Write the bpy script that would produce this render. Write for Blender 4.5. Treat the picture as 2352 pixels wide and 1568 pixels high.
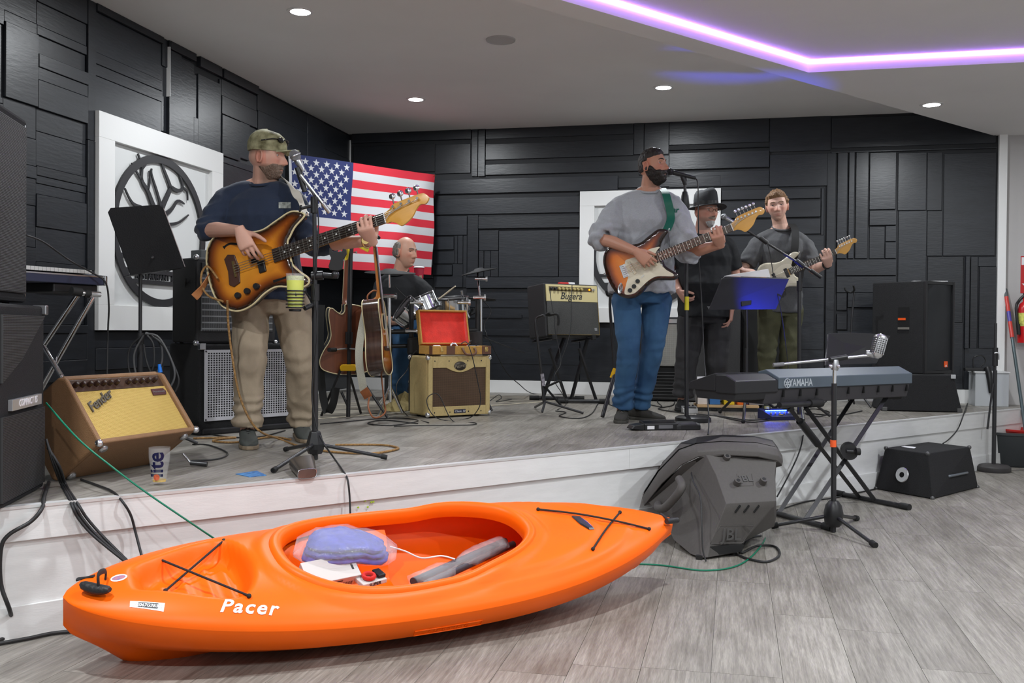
import bpy, bmesh, math, random
import numpy as np
from mathutils import Vector as V, Matrix, geometry
for _o in list(bpy.data.objects): bpy.data.objects.remove(_o)
SC = bpy.context.scene
COL = SC.collection
rad = math.radians
# ------------------------------------------------------------------ camera
FPX = 2235.5; CX, CY = 1176.0, 784.0; CAMH = 1.13
_p, _r, AL, AS = np.radians([0.698, -0.501, 12.81, 51.22])
_M = np.array([[1, 0, 0], [0, -math.sin(_p), math.cos(_p)], [0, -math.cos(_p), -math.sin(_p)]]) @ \
     np.array([[math.cos(_r), -math.sin(_r), 0], [math.sin(_r), math.cos(_r), 0], [0, 0, 1]])
cam = bpy.data.objects.new('camera', bpy.data.cameras.new('camera'))
COL.objects.link(cam)
cam.data.sensor_width = 36.0
cam.data.lens = FPX * 36.0 / 2352.0
cam.data.clip_start = 0.05
_c = Matrix(((_M[0, 0], -_M[0, 1], -_M[0, 2], 0), (_M[1, 0], -_M[1, 1], -_M[1, 2], 0), (_M[2, 0], -_M[2, 1], -_M[2, 2], CAMH), (0, 0, 0, 1)))
cam.matrix_world = _c
SC.camera = cam
# ------------------------------------------------------------------ world, lights, exposure
wd = bpy.data.worlds.new('world'); SC.world = wd; wd.use_nodes = True
wd.node_tree.nodes['Background'].inputs[0].default_value = (0.95, 0.97, 1.0, 1)
wd.node_tree.nodes['Background'].inputs[1].default_value = 0.55
SC.view_settings.view_transform = 'Standard'; SC.view_settings.look = 'None'
SC.view_settings.gamma = 1.0; SC.view_settings.use_curve_mapping = False
SC.view_settings.exposure = 0.0
S = 0.478      # stage height
ZC = 3.20      # ceiling over the stage
Z2 = 2.96      # lower ceiling of the room
LAMP_W = 66.0
def lamp(x, y, z, w=LAMP_W, col=(0.93, 0.97, 1.0), r=0.07):
    L = bpy.data.lights.new('downlight_lamp', 'AREA'); L.shape = 'DISK'; L.size = r * 2; L.energy = w; L.color = col
    o = bpy.data.objects.new('downlight_lamp', L); COL.objects.link(o); o.location = (x, y, z); return o
# the room's own recessed downlights: three over the stage and one in the lower ceiling are in view, the others hang over the room behind the camera
LAMPS = [(-1.404, 6.397, ZC), (-0.887, 8.804, ZC), (1.269, 8.301, ZC), (3.342, 7.812, Z2),
         (-1.9, 2.6, Z2), (0.9, 3.1, Z2), (3.6, 4.4, Z2), (-0.8, 0.2, Z2), (2.0, 0.2, Z2), (4.6, 1.4, Z2)]
# ------------------------------------------------------------------ pixel helpers
def ray(x, y): return V(_M @ np.array([(x - CX) / FPX, (y - CY) / FPX, 1.0]))
O0 = V((0, 0, CAMH))
def G(x, y, z=0.0):
    r = ray(x, y); return O0 + r * ((z - CAMH) / r.z)
def GS(x, y): return G(x, y, S)
def D(x, y, Y):
    r = ray(x, y); return O0 + r * (Y / r.y)
def PW(x, y, p0, n):
    r = ray(x, y); return O0 + r * ((p0 - O0).dot(n) / r.dot(n))
uL = V((math.sin(AL), math.cos(AL), 0)); uB = V((math.cos(AL), -math.sin(AL), 0)); uS = V((math.sin(AS), math.cos(AS), 0))
nL = V((uL.y, -uL.x, 0)); nB = V((uB.y, -uB.x, 0)); nS = V((uS.y, -uS.x, 0))   # nS points to the audience
OFFS, OFFB, OFFL = -3.85, -9.78, -4.03
PB = nB * OFFB; PL = nL * OFFL
UP = V((0, 0, 1))
# ------------------------------------------------------------------ materials
MATS = {}
def _n(nt, t, **k):
    n = nt.nodes.new(t)
    for a, b in k.items(): setattr(n, a, b)
    return n
def mat(name, col=(.5, .5, .5), rough=.5, metal=0., noise=0., nscale=20., stretch=(1, 1, 1), bump=0., bscale=None, spec=.5, coat=0., emit=None, estr=0., alpha=1., trans=0., ior=1.45, rnd=0., coord='Object', col2=None, vcol=None, sheen=0.):
    if name in MATS: return MATS[name]
    m = bpy.data.materials.new(name); m.use_nodes = True; nt = m.node_tree; b = nt.nodes['Principled BSDF']
    I = b.inputs
    I['Base Color'].default_value = (*col, 1); I['Roughness'].default_value = rough; I['Metallic'].default_value = metal
    I['Specular IOR Level'].default_value = spec; I['Coat Weight'].default_value = coat; I['Coat Roughness'].default_value = .08
    I['IOR'].default_value = ior; I['Transmission Weight'].default_value = trans; I['Alpha'].default_value = alpha
    if sheen: I['Sheen Weight'].default_value = sheen
    if emit: I['Emission Color'].default_value = (*emit, 1); I['Emission Strength'].default_value = estr
    src = None
    if noise or bump:
        tc = _n(nt, 'ShaderNodeTexCoord'); mp = _n(nt, 'ShaderNodeMapping'); mp.inputs['Scale'].default_value = stretch
        nt.links.new(tc.outputs[coord], mp.inputs[0])
        vec = mp.outputs[0]
        if rnd:
            oi = _n(nt, 'ShaderNodeObjectInfo'); ad = _n(nt, 'ShaderNodeVectorMath', operation='MULTIPLY_ADD')
            cb = _n(nt, 'ShaderNodeCombineXYZ')
            for q in range(3): nt.links.new(oi.outputs['Random'], cb.inputs[q])
            ad.inputs[1].default_value = (37., 61., 83.)
            nt.links.new(cb.outputs[0], ad.inputs[0]); nt.links.new(vec, ad.inputs[2]); vec = ad.outputs[0]
    if noise:
        t = _n(nt, 'ShaderNodeTexNoise'); t.inputs['Scale'].default_value = nscale; t.inputs['Detail'].default_value = 5
        nt.links.new(vec, t.inputs[0])
        r = _n(nt, 'ShaderNodeValToRGB'); c2 = col2 or tuple(c * (1 + noise) for c in col); c1 = col if col2 else tuple(c * (1 - noise) for c in col)
        r.color_ramp.elements[0].position = .3; r.color_ramp.elements[1].position = .7
        r.color_ramp.elements[0].color = (*c1, 1); r.color_ramp.elements[1].color = (*c2, 1)
        nt.links.new(t.outputs[0], r.inputs[0]); src = r.outputs[0]
    if vcol:
        a = _n(nt, 'ShaderNodeAttribute', attribute_name=vcol)
        if src is not None:
            mx = _n(nt, 'ShaderNodeMix', data_type='RGBA', blend_type='MULTIPLY'); mx.inputs[0].default_value = 1
            nt.links.new(a.outputs[0], mx.inputs[6]); nt.links.new(src, mx.inputs[7]); src = mx.outputs[2]
        else: src = a.outputs[0]
    if rnd:
        oi2 = _n(nt, 'ShaderNodeObjectInfo'); mr = _n(nt, 'ShaderNodeMapRange'); mr.inputs[3].default_value = 1 - rnd; mr.inputs[4].default_value = 1 + rnd
        nt.links.new(oi2.outputs['Random'], mr.inputs[0])
        mx = _n(nt, 'ShaderNodeMix', data_type='RGBA', blend_type='MULTIPLY'); mx.inputs[0].default_value = 1
        if src is None: mx.inputs[6].default_value = (*col, 1)
        else: nt.links.new(src, mx.inputs[6])
        nt.links.new(mr.outputs[0], mx.inputs[7]); src = mx.outputs[2]
    if src is not None: nt.links.new(src, I['Base Color'])
    if bump:
        t2 = _n(nt, 'ShaderNodeTexNoise'); t2.inputs['Scale'].default_value = bscale or nscale; t2.inputs['Detail'].default_value = 4
        nt.links.new(vec, t2.inputs[0]); bp = _n(nt, 'ShaderNodeBump'); bp.inputs['Strength'].default_value = bump; bp.inputs['Distance'].default_value = .01
        nt.links.new(t2.outputs[0], bp.inputs['Height']); nt.links.new(bp.outputs[0], I['Normal'])
    MATS[name] = m; return m
def weave(name, c1, c2, sx, sy, rough=.8, metal=0., bump=.4, thr=.5):
    """two-colour woven cloth or mesh: product of two fine waves in object x / z"""
    if name in MATS: return MATS[name]
    m = mat(name, c1, rough, metal); nt = m.node_tree; b = nt.nodes['Principled BSDF']
    tc = _n(nt, 'ShaderNodeTexCoord'); sp = _n(nt, 'ShaderNodeSeparateXYZ'); nt.links.new(tc.outputs['Object'], sp.inputs[0])
    outs = []
    for ax, sc in ((0, sx), (2, sy)):
        mu = _n(nt, 'ShaderNodeMath', operation='MULTIPLY'); mu.inputs[1].default_value = sc; nt.links.new(sp.outputs[ax], mu.inputs[0])
        sn = _n(nt, 'ShaderNodeMath', operation='SINE'); nt.links.new(mu.outputs[0], sn.inputs[0]); outs.append(sn)
    mm = _n(nt, 'ShaderNodeMath', operation='MAXIMUM'); nt.links.new(outs[0].outputs[0], mm.inputs[0]); nt.links.new(outs[1].outputs[0], mm.inputs[1])
    r = _n(nt, 'ShaderNodeValToRGB'); r.color_ramp.elements[0].position = thr - .15; r.color_ramp.elements[1].position = thr + .35
    r.color_ramp.elements[0].color = (*c1, 1); r.color_ramp.elements[1].color = (*c2, 1)
    nt.links.new(mm.outputs[0], r.inputs[0]); nt.links.new(r.outputs[0], b.inputs['Base Color'])
    bp = _n(nt, 'ShaderNodeBump'); bp.inputs['Strength'].default_value = bump; bp.inputs['Distance'].default_value = .002
    nt.links.new(mm.outputs[0], bp.inputs['Height']); nt.links.new(bp.outputs[0], b.inputs['Normal']); return m
# ------------------------------------------------------------------ mesh builder
def frame(p, ax, up=UP):
    """matrix with local z along ax"""
    z = V(ax).normalized(); x = V(up).cross(z)
    if x.length < 1e-4: x = V((1, 0, 0)).cross(z)
    if x.length < 1e-4: x = V((0, 1, 0)).cross(z)
    x.normalize(); y = z.cross(x)
    return Matrix(((x.x, y.x, z.x, p[0]), (x.y, y.y, z.y, p[1]), (x.z, y.z, z.z, p[2]), (0, 0, 0, 1)))
def axes(p, x, y, z):
    return Matrix(((x[0], y[0], z[0], p[0]), (x[1], y[1], z[1], p[1]), (x[2], y[2], z[2], p[2]), (0, 0, 0, 1)))
def T(x, y, z): return Matrix.Translation((x, y, z))
def Rz(a): return Matrix.Rotation(rad(a), 4, 'Z')
def Rx(a): return Matrix.Rotation(rad(a), 4, 'X')
def Ry(a): return Matrix.Rotation(rad(a), 4, 'Y')
class B:
    def __init__(s, M=None): s.v = []; s.f = []; s.m = []; s.M = M or Matrix.Identity(4); s.mi = 0
    def _add(s, vs, fs, M=None):
        k = len(s.v); A = s.M @ M if M is not None else s.M
        s.v += [A @ V(p) for p in vs]; s.f += [[i + k for i in f] for f in fs]; s.m += [s.mi] * len(fs); return s
    def box(s, c, d, M=None):
        x, y, z = c; a, b, e = d[0] / 2, d[1] / 2, d[2] / 2
        vs = [(x + i * a, y + j * b, z + k * e) for k in (-1, 1) for j in (-1, 1) for i in (-1, 1)]
        return s._add(vs, [(0, 2, 3, 1), (4, 5, 7, 6), (0, 1, 5, 4), (2, 6, 7, 3), (0, 4, 6, 2), (1, 3, 7, 5)], M)
    def bx(s, x0, x1, y0, y1, z0, z1, M=None): return s.box(((x0 + x1) / 2, (y0 + y1) / 2, (z0 + z1) / 2), (abs(x1 - x0), abs(y1 - y0), abs(z1 - z0)), M)
    def prism(s, poly, z0, z1, M=None):
        n = len(poly); vs = [(p[0], p[1], z0) for p in poly] + [(p[0], p[1], z1) for p in poly]
        fs = [tuple(range(n - 1, -1, -1)), tuple(range(n, 2 * n))] + [(i, (i + 1) % n, n + (i + 1) % n, n + i) for i in range(n)]
        return s._add(vs, fs, M)
    def solid(s, bot, top):
        """prism between two equal 3-D loops"""
        n = len(bot); fs = [tuple(range(n - 1, -1, -1)), tuple(range(n, 2 * n))] + [(i, (i + 1) % n, n + (i + 1) % n, n + i) for i in range(n)]
        return s._add(list(bot) + list(top), fs)
    def loft(s, rings, cap=True, closed=False, M=None):
        n = len(rings[0]); vs = [p for r in rings for p in r]; fs = []
        m = len(rings)
        for j in range(m if closed else m - 1):
            a, b = j * n, ((j + 1) % m) * n
            fs += [(a + i, a + (i + 1) % n, b + (i + 1) % n, b + i) for i in range(n)]
        if cap and not closed: fs += [tuple(range(n - 1, -1, -1)), tuple(range((m - 1) * n, m * n))]
        return s._add(vs, fs, M)
    def cyl(s, p0, p1, r0, r1=None, n=14, M=None):
        p0, p1 = V(p0), V(p1); F = frame((0, 0, 0), p1 - p0); r1 = r0 if r1 is None else r1
        ring = lambda p, r: [p + F @ V((r * math.cos(6.28318 * i / n), r * math.sin(6.28318 * i / n), 0)) for i in range(n)]
        return s.loft([ring(p0, r0), ring(p1, r1)], M=M)
    def tube(s, pts, r, n=8, closed=False, M=None, flat=None, up0=None):
        P = [V(p) for p in pts]; m = len(P); rings = []
        R = r if isinstance(r, (list, tuple)) else [r] * m
        up = up0
        for i in range(m):
            if closed: t = P[(i + 1) % m] - P[i - 1]
            else: t = P[min(i + 1, m - 1)] - P[max(i - 1, 0)]
            if t.length < 1e-9: t = V((0, 0, 1))
            t.normalize()
            if up is None: up = V((0, 0, 1)) if abs(t.z) < .9 else V((1, 0, 0))
            x = up.cross(t)
            if x.length < 1e-5: x = V((1, .1, 0)).cross(t)
            x.normalize(); y = t.cross(x); up = y
            ra = R[i] if isinstance(R[i], (tuple, list)) else (R[i], R[i])
            if flat: ra = (ra[0], ra[0] * flat)
            rings.append([P[i] + x * (ra[0] * math.cos(6.28318 * k / n)) + y * (ra[1] * math.sin(6.28318 * k / n)) for k in range(n)])
        return s.loft(rings, closed=closed, M=M)
    def lathe(s, prof, n=20, M=None, cap=True):
        rings = [[(r * math.cos(6.28318 * i / n), r * math.sin(6.28318 * i / n), z) for i in range(n)] for r, z in prof]
        return s.loft(rings, cap=cap, M=M)
    def ball(s, c, r, n=14, M=None):
        r = r if isinstance(r, (tuple, list)) else (r, r, r); k = max(6, n // 2 + 2)
        rings = []
        for j in range(k):
            a = math.pi * (j + .02) / (k - .96) if 0 < j < k - 1 else (0.06 if j == 0 else math.pi - .06)
            rings.append([(c[0] + r[0] * math.sin(a) * math.cos(6.28318 * i / n), c[1] + r[1] * math.sin(a) * math.sin(6.28318 * i / n), c[2] - r[2] * math.cos(a)) for i in range(n)])
        return s.loft(rings, M=M)
    def torus(s, c, R, r, n=20, k=8, M=None, arc=(0, 360)):
        full = arc[1] - arc[0] >= 360
        pts = [(c[0] + R * math.cos(rad(arc[0] + (arc[1] - arc[0]) * i / (n if full else n - 1))), c[1] + R * math.sin(rad(arc[0] + (arc[1] - arc[0]) * i / (n if full else n - 1))), c[2]) for i in range(n)]
        return s.tube(pts, r, k, closed=full, M=M)
    def sheet(s, grid, thick=0., closed=False, M=None):
        """grid[j][i] of points; optional thickness along normals"""
        m, n = len(grid), len(grid[0]); fs = []
        for j in range(m - 1): fs += [(j * n + i, j * n + i + 1, (j + 1) * n + i + 1, (j + 1) * n + i) for i in range(n - 1)]
        vs = [V(p) for r in grid for p in r]
        if thick:
            nr = [V((0, 0, 0)) for _ in vs]
            for f in fs:
                q = (vs[f[1]] - vs[f[0]]).cross(vs[f[3]] - vs[f[0]])
                for i in f: nr[i] += q
            k = len(vs); vs = vs + [p - q.normalized() * thick if q.length > 1e-12 else p for p, q in zip(vs, nr)]
            fs = fs + [tuple(i + k for i in reversed(f)) for f in fs]
            per = [i for i in range(n)] + [j * n + n - 1 for j in range(1, m)] + [(m - 1) * n + i for i in range(n - 2, -1, -1)] + [j * n for j in range(m - 2, 0, -1)]
            fs += [(per[(i + 1) % len(per)], per[i], per[i] + k, per[(i + 1) % len(per)] + k) for i in range(len(per))]
        return s._add(vs, fs, M)
    def mesh(s, name, Minv=None):
        me = bpy.data.meshes.new(name)
        vs = [Minv @ p for p in s.v] if Minv is not None else s.v
        me.from_pydata([tuple(p) for p in vs], [], s.f)
        me.polygons.foreach_set('material_index', s.m)
        me.update(); return me
MW = {}
def tag(o, label=None, cat=None, group=None, kind=None):
    if label: o['label'] = label
    if cat: o['category'] = cat
    if group: o['group'] = group
    if kind: o['kind'] = kind
    return o
def thing(name, label, cat, loc=(0, 0, 0), rz=0., group=None, M=None):
    o = bpy.data.objects.new(name, None); o.empty_display_size = .1; COL.objects.link(o)
    Mx = M if M is not None else T(*loc) @ Rz(rz)
    o.matrix_world = Mx; MW[o] = Mx.copy()
    return tag(o, label, cat, group)
def put(name, b, m, par=None, world=False, smooth=None, bev=0., seg=2, label=None, cat=None, group=None, kind=None, loc=None, M=None):
    """link one mesh object; geometry local to parent (or given in world space with world=True)"""
    base = None
    if isinstance(b, B):
        Mi = None
        if world and par is not None: Mi = MW[par].inverted()
        elif par is None and loc is not None: base = T(*loc); Mi = base.inverted()
        elif par is None and M is not None: base = M; Mi = None
        me = b.mesh(name, Mi)
    else: me = b
    for q in (m if isinstance(m, (list, tuple)) else [m]): me.materials.append(q)
    if smooth is not None:
        me.polygons.foreach_set('use_smooth', [True] * len(me.polygons))
        if smooth < 180: me.set_sharp_from_angle(angle=rad(smooth))
    o = bpy.data.objects.new(name, me); COL.objects.link(o)
    if par is not None:
        o.parent = par; MW[o] = MW[par].copy()
    else:
        if base is not None: o.matrix_world = base
        MW[o] = (base or Matrix.Identity(4)).copy()
    if bev:
        d = o.modifiers.new('bevel', 'BEVEL'); d.width = bev; d.segments = seg; d.limit_method = 'ANGLE'; d.angle_limit = rad(40); d.harden_normals = False
    return tag(o, label, cat, group, kind)
def text_mesh(s, size, bold=0., shear=0., ext=.001, align='CENTER', space=1.):
    c = bpy.data.curves.new('text', 'FONT'); c.body = s; c.size = size; c.extrude = ext; c.shear = shear; c.offset = bold; c.align_x = align; c.align_y = 'CENTER'; c.space_character = space; c.resolution_u = 3
    o = bpy.data.objects.new('text', c); me = bpy.data.meshes.new_from_object(o); bpy.data.objects.remove(o); bpy.data.curves.remove(c); me.materials.clear(); return me
def text(name, s, size, m, par, M, **k):
    """flat lettering; M in the parent's space (x right, y up of the letters)"""
    me = text_mesh(s, size, **k); me.transform(M); return put(name, me, m, par)
STAND = Matrix(((1, 0, 0, 0), (0, 0, -1, 0), (0, 1, 0, 0), (0, 0, 0, 1)))   # letters upright, facing -y
def spl(pts, n=8, closed=False):
    """catmull-rom through the points"""
    P = [V(p) if len(p) == 3 else V((p[0], p[1], 0)) for p in pts]; m = len(P); out = []
    for i in range(m if closed else m - 1):
        g = (lambda k: P[k % m]) if closed else (lambda k: P[max(0, min(m - 1, k))])
        a, b, c, d = g(i - 1), g(i), g(i + 1), g(i + 2)
        for j in range(n):
            t = j / n; out.append(.5 * ((2 * b) + (c - a) * t + (2 * a - 5 * b + 4 * c - d) * t * t + (3 * b - a - 3 * c + d) * t ** 3))
    if not closed: out.append(P[-1])
    return out
def lerp(a, b, t): return a + (b - a) * t
# ------------------------------------------------------------------ shared materials
BLK = mat('black_plastic', (.014, .014, .015), .42)
BLKM = mat('black_metal', (.018, .018, .02), .35, .0, spec=.6)
RUB = mat('black_rubber', (.012, .012, .012), .7)
CHROME = mat('chrome', (.82, .83, .85), .12, 1.)
STEEL = mat('brushed_steel', (.55, .56, .58), .32, 1.)
WHITE = mat('white_paint', (.78, .78, .77), .38, bump=.03, bscale=60)
CARPET = mat('black_carpet_covering', (.013, .013, .014), .95, noise=.4, nscale=260, bump=.5, bscale=320)
TOLEX = mat('black_textured_vinyl', (.02, .02, .021), .6, bump=.35, bscale=300)
GOLD = mat('brass', (.75, .55, .22), .25, 1.)
# ================================================================== SETTING
PLANK = mat('grey_oak_vinyl', (.36, .345, .32), .42, noise=.2, nscale=1.0, rnd=.09, coord='Object')
def wood_nodes():
    """grey vinyl oak: long grain streaks, knots and board to board tone"""
    m = PLANK; nt = m.node_tree; b = nt.nodes['Principled BSDF']
    for n in list(nt.nodes):
        if n.type not in ('BSDF_PRINCIPLED', 'OUTPUT_MATERIAL'): nt.nodes.remove(n)
    tc = _n(nt, 'ShaderNodeTexCoord'); oi = _n(nt, 'ShaderNodeObjectInfo')
    cb = _n(nt, 'ShaderNodeCombineXYZ')
    for q in range(3): nt.links.new(oi.outputs['Random'], cb.inputs[q])
    ad = _n(nt, 'ShaderNodeVectorMath', operation='MULTIPLY_ADD'); ad.inputs[1].default_value = (13., 47., 9.)
    nt.links.new(cb.outputs[0], ad.inputs[0]); nt.links.new(tc.outputs['Object'], ad.inputs[2])
    def nz(scale, vec, detail=5, dist=0.):
        mp = _n(nt, 'ShaderNodeMapping'); mp.inputs['Scale'].default_value = vec; nt.links.new(ad.outputs[0], mp.inputs[0])
        t = _n(nt, 'ShaderNodeTexNoise'); t.inputs['Scale'].default_value = scale; t.inputs['Detail'].default_value = detail; t.inputs['Distortion'].default_value = dist
        nt.links.new(mp.outputs[0], t.inputs[0]); return t.outputs[0]
    big = nz(3., (1.6, .5, 1), 3, .6); grain = nz(9., (9., .45, 1), 6, .4); fine = nz(40., (9., .5, 1), 3)
    def ramp(src, c0, c1, p0, p1):
        r = _n(nt, 'ShaderNodeValToRGB'); r.color_ramp.elements[0].position = p0; r.color_ramp.elements[1].position = p1
        r.color_ramp.elements[0].color = (*c0, 1); r.color_ramp.elements[1].color = (*c1, 1); nt.links.new(src, r.inputs[0]); return r.outputs[0]
    a = ramp(big, (.215, .198, .172), (.33, .31, .277), .3, .66)
    g = ramp(grain, (.66, .65, .64), (1.12, 1.12, 1.12), .3, .68)
    h = ramp(fine, (.84, .84, .84), (1.1, 1.1, 1.1), .35, .65)
    mr = _n(nt, 'ShaderNodeMapRange'); mr.inputs[3].default_value = .93; mr.inputs[4].default_value = 1.07; nt.links.new(oi.outputs['Random'], mr.inputs[0])
    cur = a
    for o in (g, h, mr.outputs[0]):
        mx = _n(nt, 'ShaderNodeMix', data_type='RGBA', blend_type='MULTIPLY'); mx.inputs[0].default_value = 1
        nt.links.new(cur, mx.inputs[6]); nt.links.new(o, mx.inputs[7]); cur = mx.outputs[2]
    nt.links.new(cur, b.inputs['Base Color']); b.inputs['Roughness'].default_value = .4
    bp = _n(nt, 'ShaderNodeBump'); bp.inputs['Strength'].default_value = .12; bp.inputs['Distance'].default_value = .002
    nt.links.new(grain, bp.inputs['Height']); nt.links.new(bp.outputs[0], b.inputs['Normal'])
wood_nodes()
JOINT = mat('dark_joint', (.16, .15, .14), .7)
def clip(poly, p, n):
    """keep the side where (x-p).n <= 0"""
    out = []
    for i in range(len(poly)):
        a, b = poly[i], poly[(i + 1) % len(poly)]; da, db = (a - p).dot(n), (b - p).dot(n)
        if da <= 0: out.append(a)
        if (da < 0) != (db < 0) and abs(da - db) > 1e-9: out.append(a + (b - a) * (da / (da - db)))
    return out
def planks(par, z, region, w, L, th, seed):
    """boards running along the left wall direction, cut to a convex region [(point, outward normal)...]"""
    rn = random.Random(seed); cnt = 0
    us = [p for p in region['box']]
    a0, a1, c0, c1 = us
    c = c0; k = 0
    while c < c1:
        a = a0 - rn.random() * L
        while a < a1:
            poly = [uL * x + nL * y for x, y in ((a + .0008, c + .0008), (a + L - .0008, c + .0008), (a + L - .0008, c + w - .0008), (a + .0008, c + w - .0008))]
            for p, n in region['cuts']:
                if poly: poly = clip(poly, p, n)
            if len(poly) >= 3:
                ctr = sum(poly, V((0, 0, 0))) / len(poly); ar = sum(((poly[i] - ctr).cross(poly[(i + 1) % len(poly)] - ctr)).length for i in range(len(poly))) / 2
                if ar > .004:
                    Mw = axes(V((ctr.x, ctr.y, z)), nL, uL, UP)   # local y along the board
                    Mi = Mw.inverted(); b = B(); loc = [Mi @ V((q.x, q.y, z)) for q in poly]
                    if (loc[1] - loc[0]).cross(loc[2] - loc[0]).z < 0: loc.reverse()
                    b.prism([(q.x, q.y) for q in loc], -th, 0)
                    me = b.mesh('plank'); me.materials.append(PLANK)
                    o = bpy.data.objects.new('plank', me); COL.objects.link(o); o.parent = par; o.matrix_local = MW[par].inverted() @ Mw; cnt += 1
            a += L
        c += w; k += 1
    return cnt
Zv = V((0, 0, 0))
sfp = nS * OFFS                                   # a point on the stage front plane
# ---- floor of the room
b = B(); b._add([(-6, -3, -.006), (8, -3, -.006), (8, 12, -.006), (-6, 12, -.006)], [(0, 1, 2, 3)]); b._add([(-6, -3, -.12), (8, -3, -.12), (8, 12, -.12), (-6, 12, -.12)], [(3, 2, 1, 0)])
floor = put('floor', b, JOINT, kind='structure')
planks(floor, 0., {'box': (.6, 9.9, -4.2, 3.4), 'cuts': [(sfp + nS * .0, -nS), (PB, -nB), (V((0, 1.6, 0)), V((0, -1, 0))), (V((5.3, 0, 0)), V((1, 0, 0)))]}, .23, 1.22, .006, 4)
# ---- stage platform
cornerLB = PL + PB
uv = lambda a, c: uS * a + nS * c
def isect(p, d, q, e):
    den = d.x * e.y - d.y * e.x; t = ((q.x - p.x) * e.y - (q.y - p.y) * e.x) / den; return p + d * t
cL = isect(PL, uL, sfp, uS); cR = isect(PB, uB, sfp, uS)
b = B()
ins = -nS * .012
b.solid([cL + ins, cR + ins, cornerLB], [q + UP * (S - .008) for q in (cL + ins, cR + ins, cornerLB)])
stage = put('floor_stage', b, JOINT, kind='structure')
planks(stage, S, {'box': (1.5, 9.9, -4.2, 3.2), 'cuts': [(sfp + nS * .004, nS), (PB, -nB), (PL, -nL)]}, .23, 1.22, .008, 9)
LB = axes(V((0, 0, 0)), uS, -nS, UP)              # along the stage front
aR = cR.dot(uS); aL0 = cL.dot(uS); yf = -OFFS
def front(name, a0, a1, z0, z1, t0, t1, m, **k):
    b = B(); b.bx(a0, a1, yf - t1, yf - t0, z0, z1); return put(name, b, m, M=None, **k) if False else put(name, b, m, M=LB, kind='structure', bev=.0015)
FASC = mat('white_fascia_paint', (.74, .745, .74), .45, noise=.04, nscale=7, bump=.05, bscale=45, stretch=(1, 1, 6))
o_ = front('wall_stage_front', aL0, aR, 0, S - .012, -.01, .0, FASC)
for i, (a0, a1) in enumerate(((aL0, 3.93), (3.932, 7.2), (7.202, aR - .05))):
    front('trim_%d' % (i + 1), a0, a1, S - .125, S - .006, .0005, .018, FASC)
front('baseboard_stage', aL0, aR, 0, .118, .0005, .014, FASC)
front('trim_4', aR - .048, aR + .02, 0, S - .006, .0005, .018, FASC)
b = B(); b.bx(aL0, aR, yf - .020, yf + .022, S + .0005, S + .0022); b.bx(aL0, aR, yf - .0215, yf - .0185, S - .008, S + .0022)
put('trim_5', b, mat('aluminium_edging', (.62, .62, .61), .45, .25), M=LB, kind='structure')
# ---- left wall and back wall: charcoal boards
CHAR = mat('charcoal_painted_boards', (.0145, .0165, .021), .36, noise=.18, nscale=5, stretch=(1, 1, 5), bump=.09, bscale=14, rnd=.16, spec=.55)
CHARB = mat('charcoal_backing', (.012, .013, .016), .6)
def wallM(u, n): return axes(V((0, 0, 0)), u, n, UP)
ML = axes(PL, uL, -nL, UP)       # x along the wall, y into the wall, z up
MB_ = axes(PB, uB, -nB, UP)
def wall(name, M, x0, x1, z0, z1, m):
    b = B(); b.bx(x0, x1, 0.0, .15, z0, z1); return put(name, b, m, M=M, kind='structure')
cu = 9.78
wl = wall('wall_left', ML, -1.5, cu + .15, 0, 3.35, CHARB)
wb = wall('wall_back', MB_, -4.03, 2.40, 0, 3.35, CHARB)
def board(par, x0, x1, z0, z1, t):
    b = B(); g = .0012; b.bx(x0 + g, x1 - g, -t, .004, z0 + g, z1 - g); return put('plank', b, CHAR, par, bev=.002, seg=1)
def pxL(x, y): q = PW(x, y, PL, nL); return (q - PL).dot(uL), q.z
def pxB(x, y): q = PW(x, y, PB, nB); return (q - PB).dot(uB), q.z
def lb(x0, x1, ys, ts):
    """column of boards on the left wall: ys are pixel rows at x0"""
    ua, ub = pxL(x0, 500)[0], pxL(x1, 500)[0]
    zs = [min(3.2, pxL(x0, y)[1]) for y in ys]
    for i in range(len(zs) - 1): board(wl, ua, ub, zs[i + 1], zs[i], ts[i % len(ts)])
lb(-40, 2, (-140, -95, -20, 40, 226, 330, 480, 600, 700, 800), (.02, .012, .02, .012, .016))
lb(2, 78, (-105, -52, 22, 48, 222, 300, 365, 395, 460, 560, 640, 730, 800, 900), (.022, .014, .018, .03, .012, .015, .02, .014, .012, .016))
lb(78, 193, (-64, 2, 56, 78, 122, 153, 182, 248, 300, 380, 402, 420, 445, 520, 600, 670, 745, 765, 830, 880), (.022, .014, .018, .006, .034, .026, .03, .012, .012, .02, .016, .012))
lb(193, 212, (-5, 320, 620, 900), (.026, .028, .026))
for y0, y1, t in ((5, 24, .034), (24, 118, .012), (118, 145, .02), (145, 172, .016), (172, 262, .013)): lb(212, 366, (y0, y1), (t,))
lb(366, 378, (84, 150, 300), (.02, .012)); lb(378, 381, (90, 330), (.035,))
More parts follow.
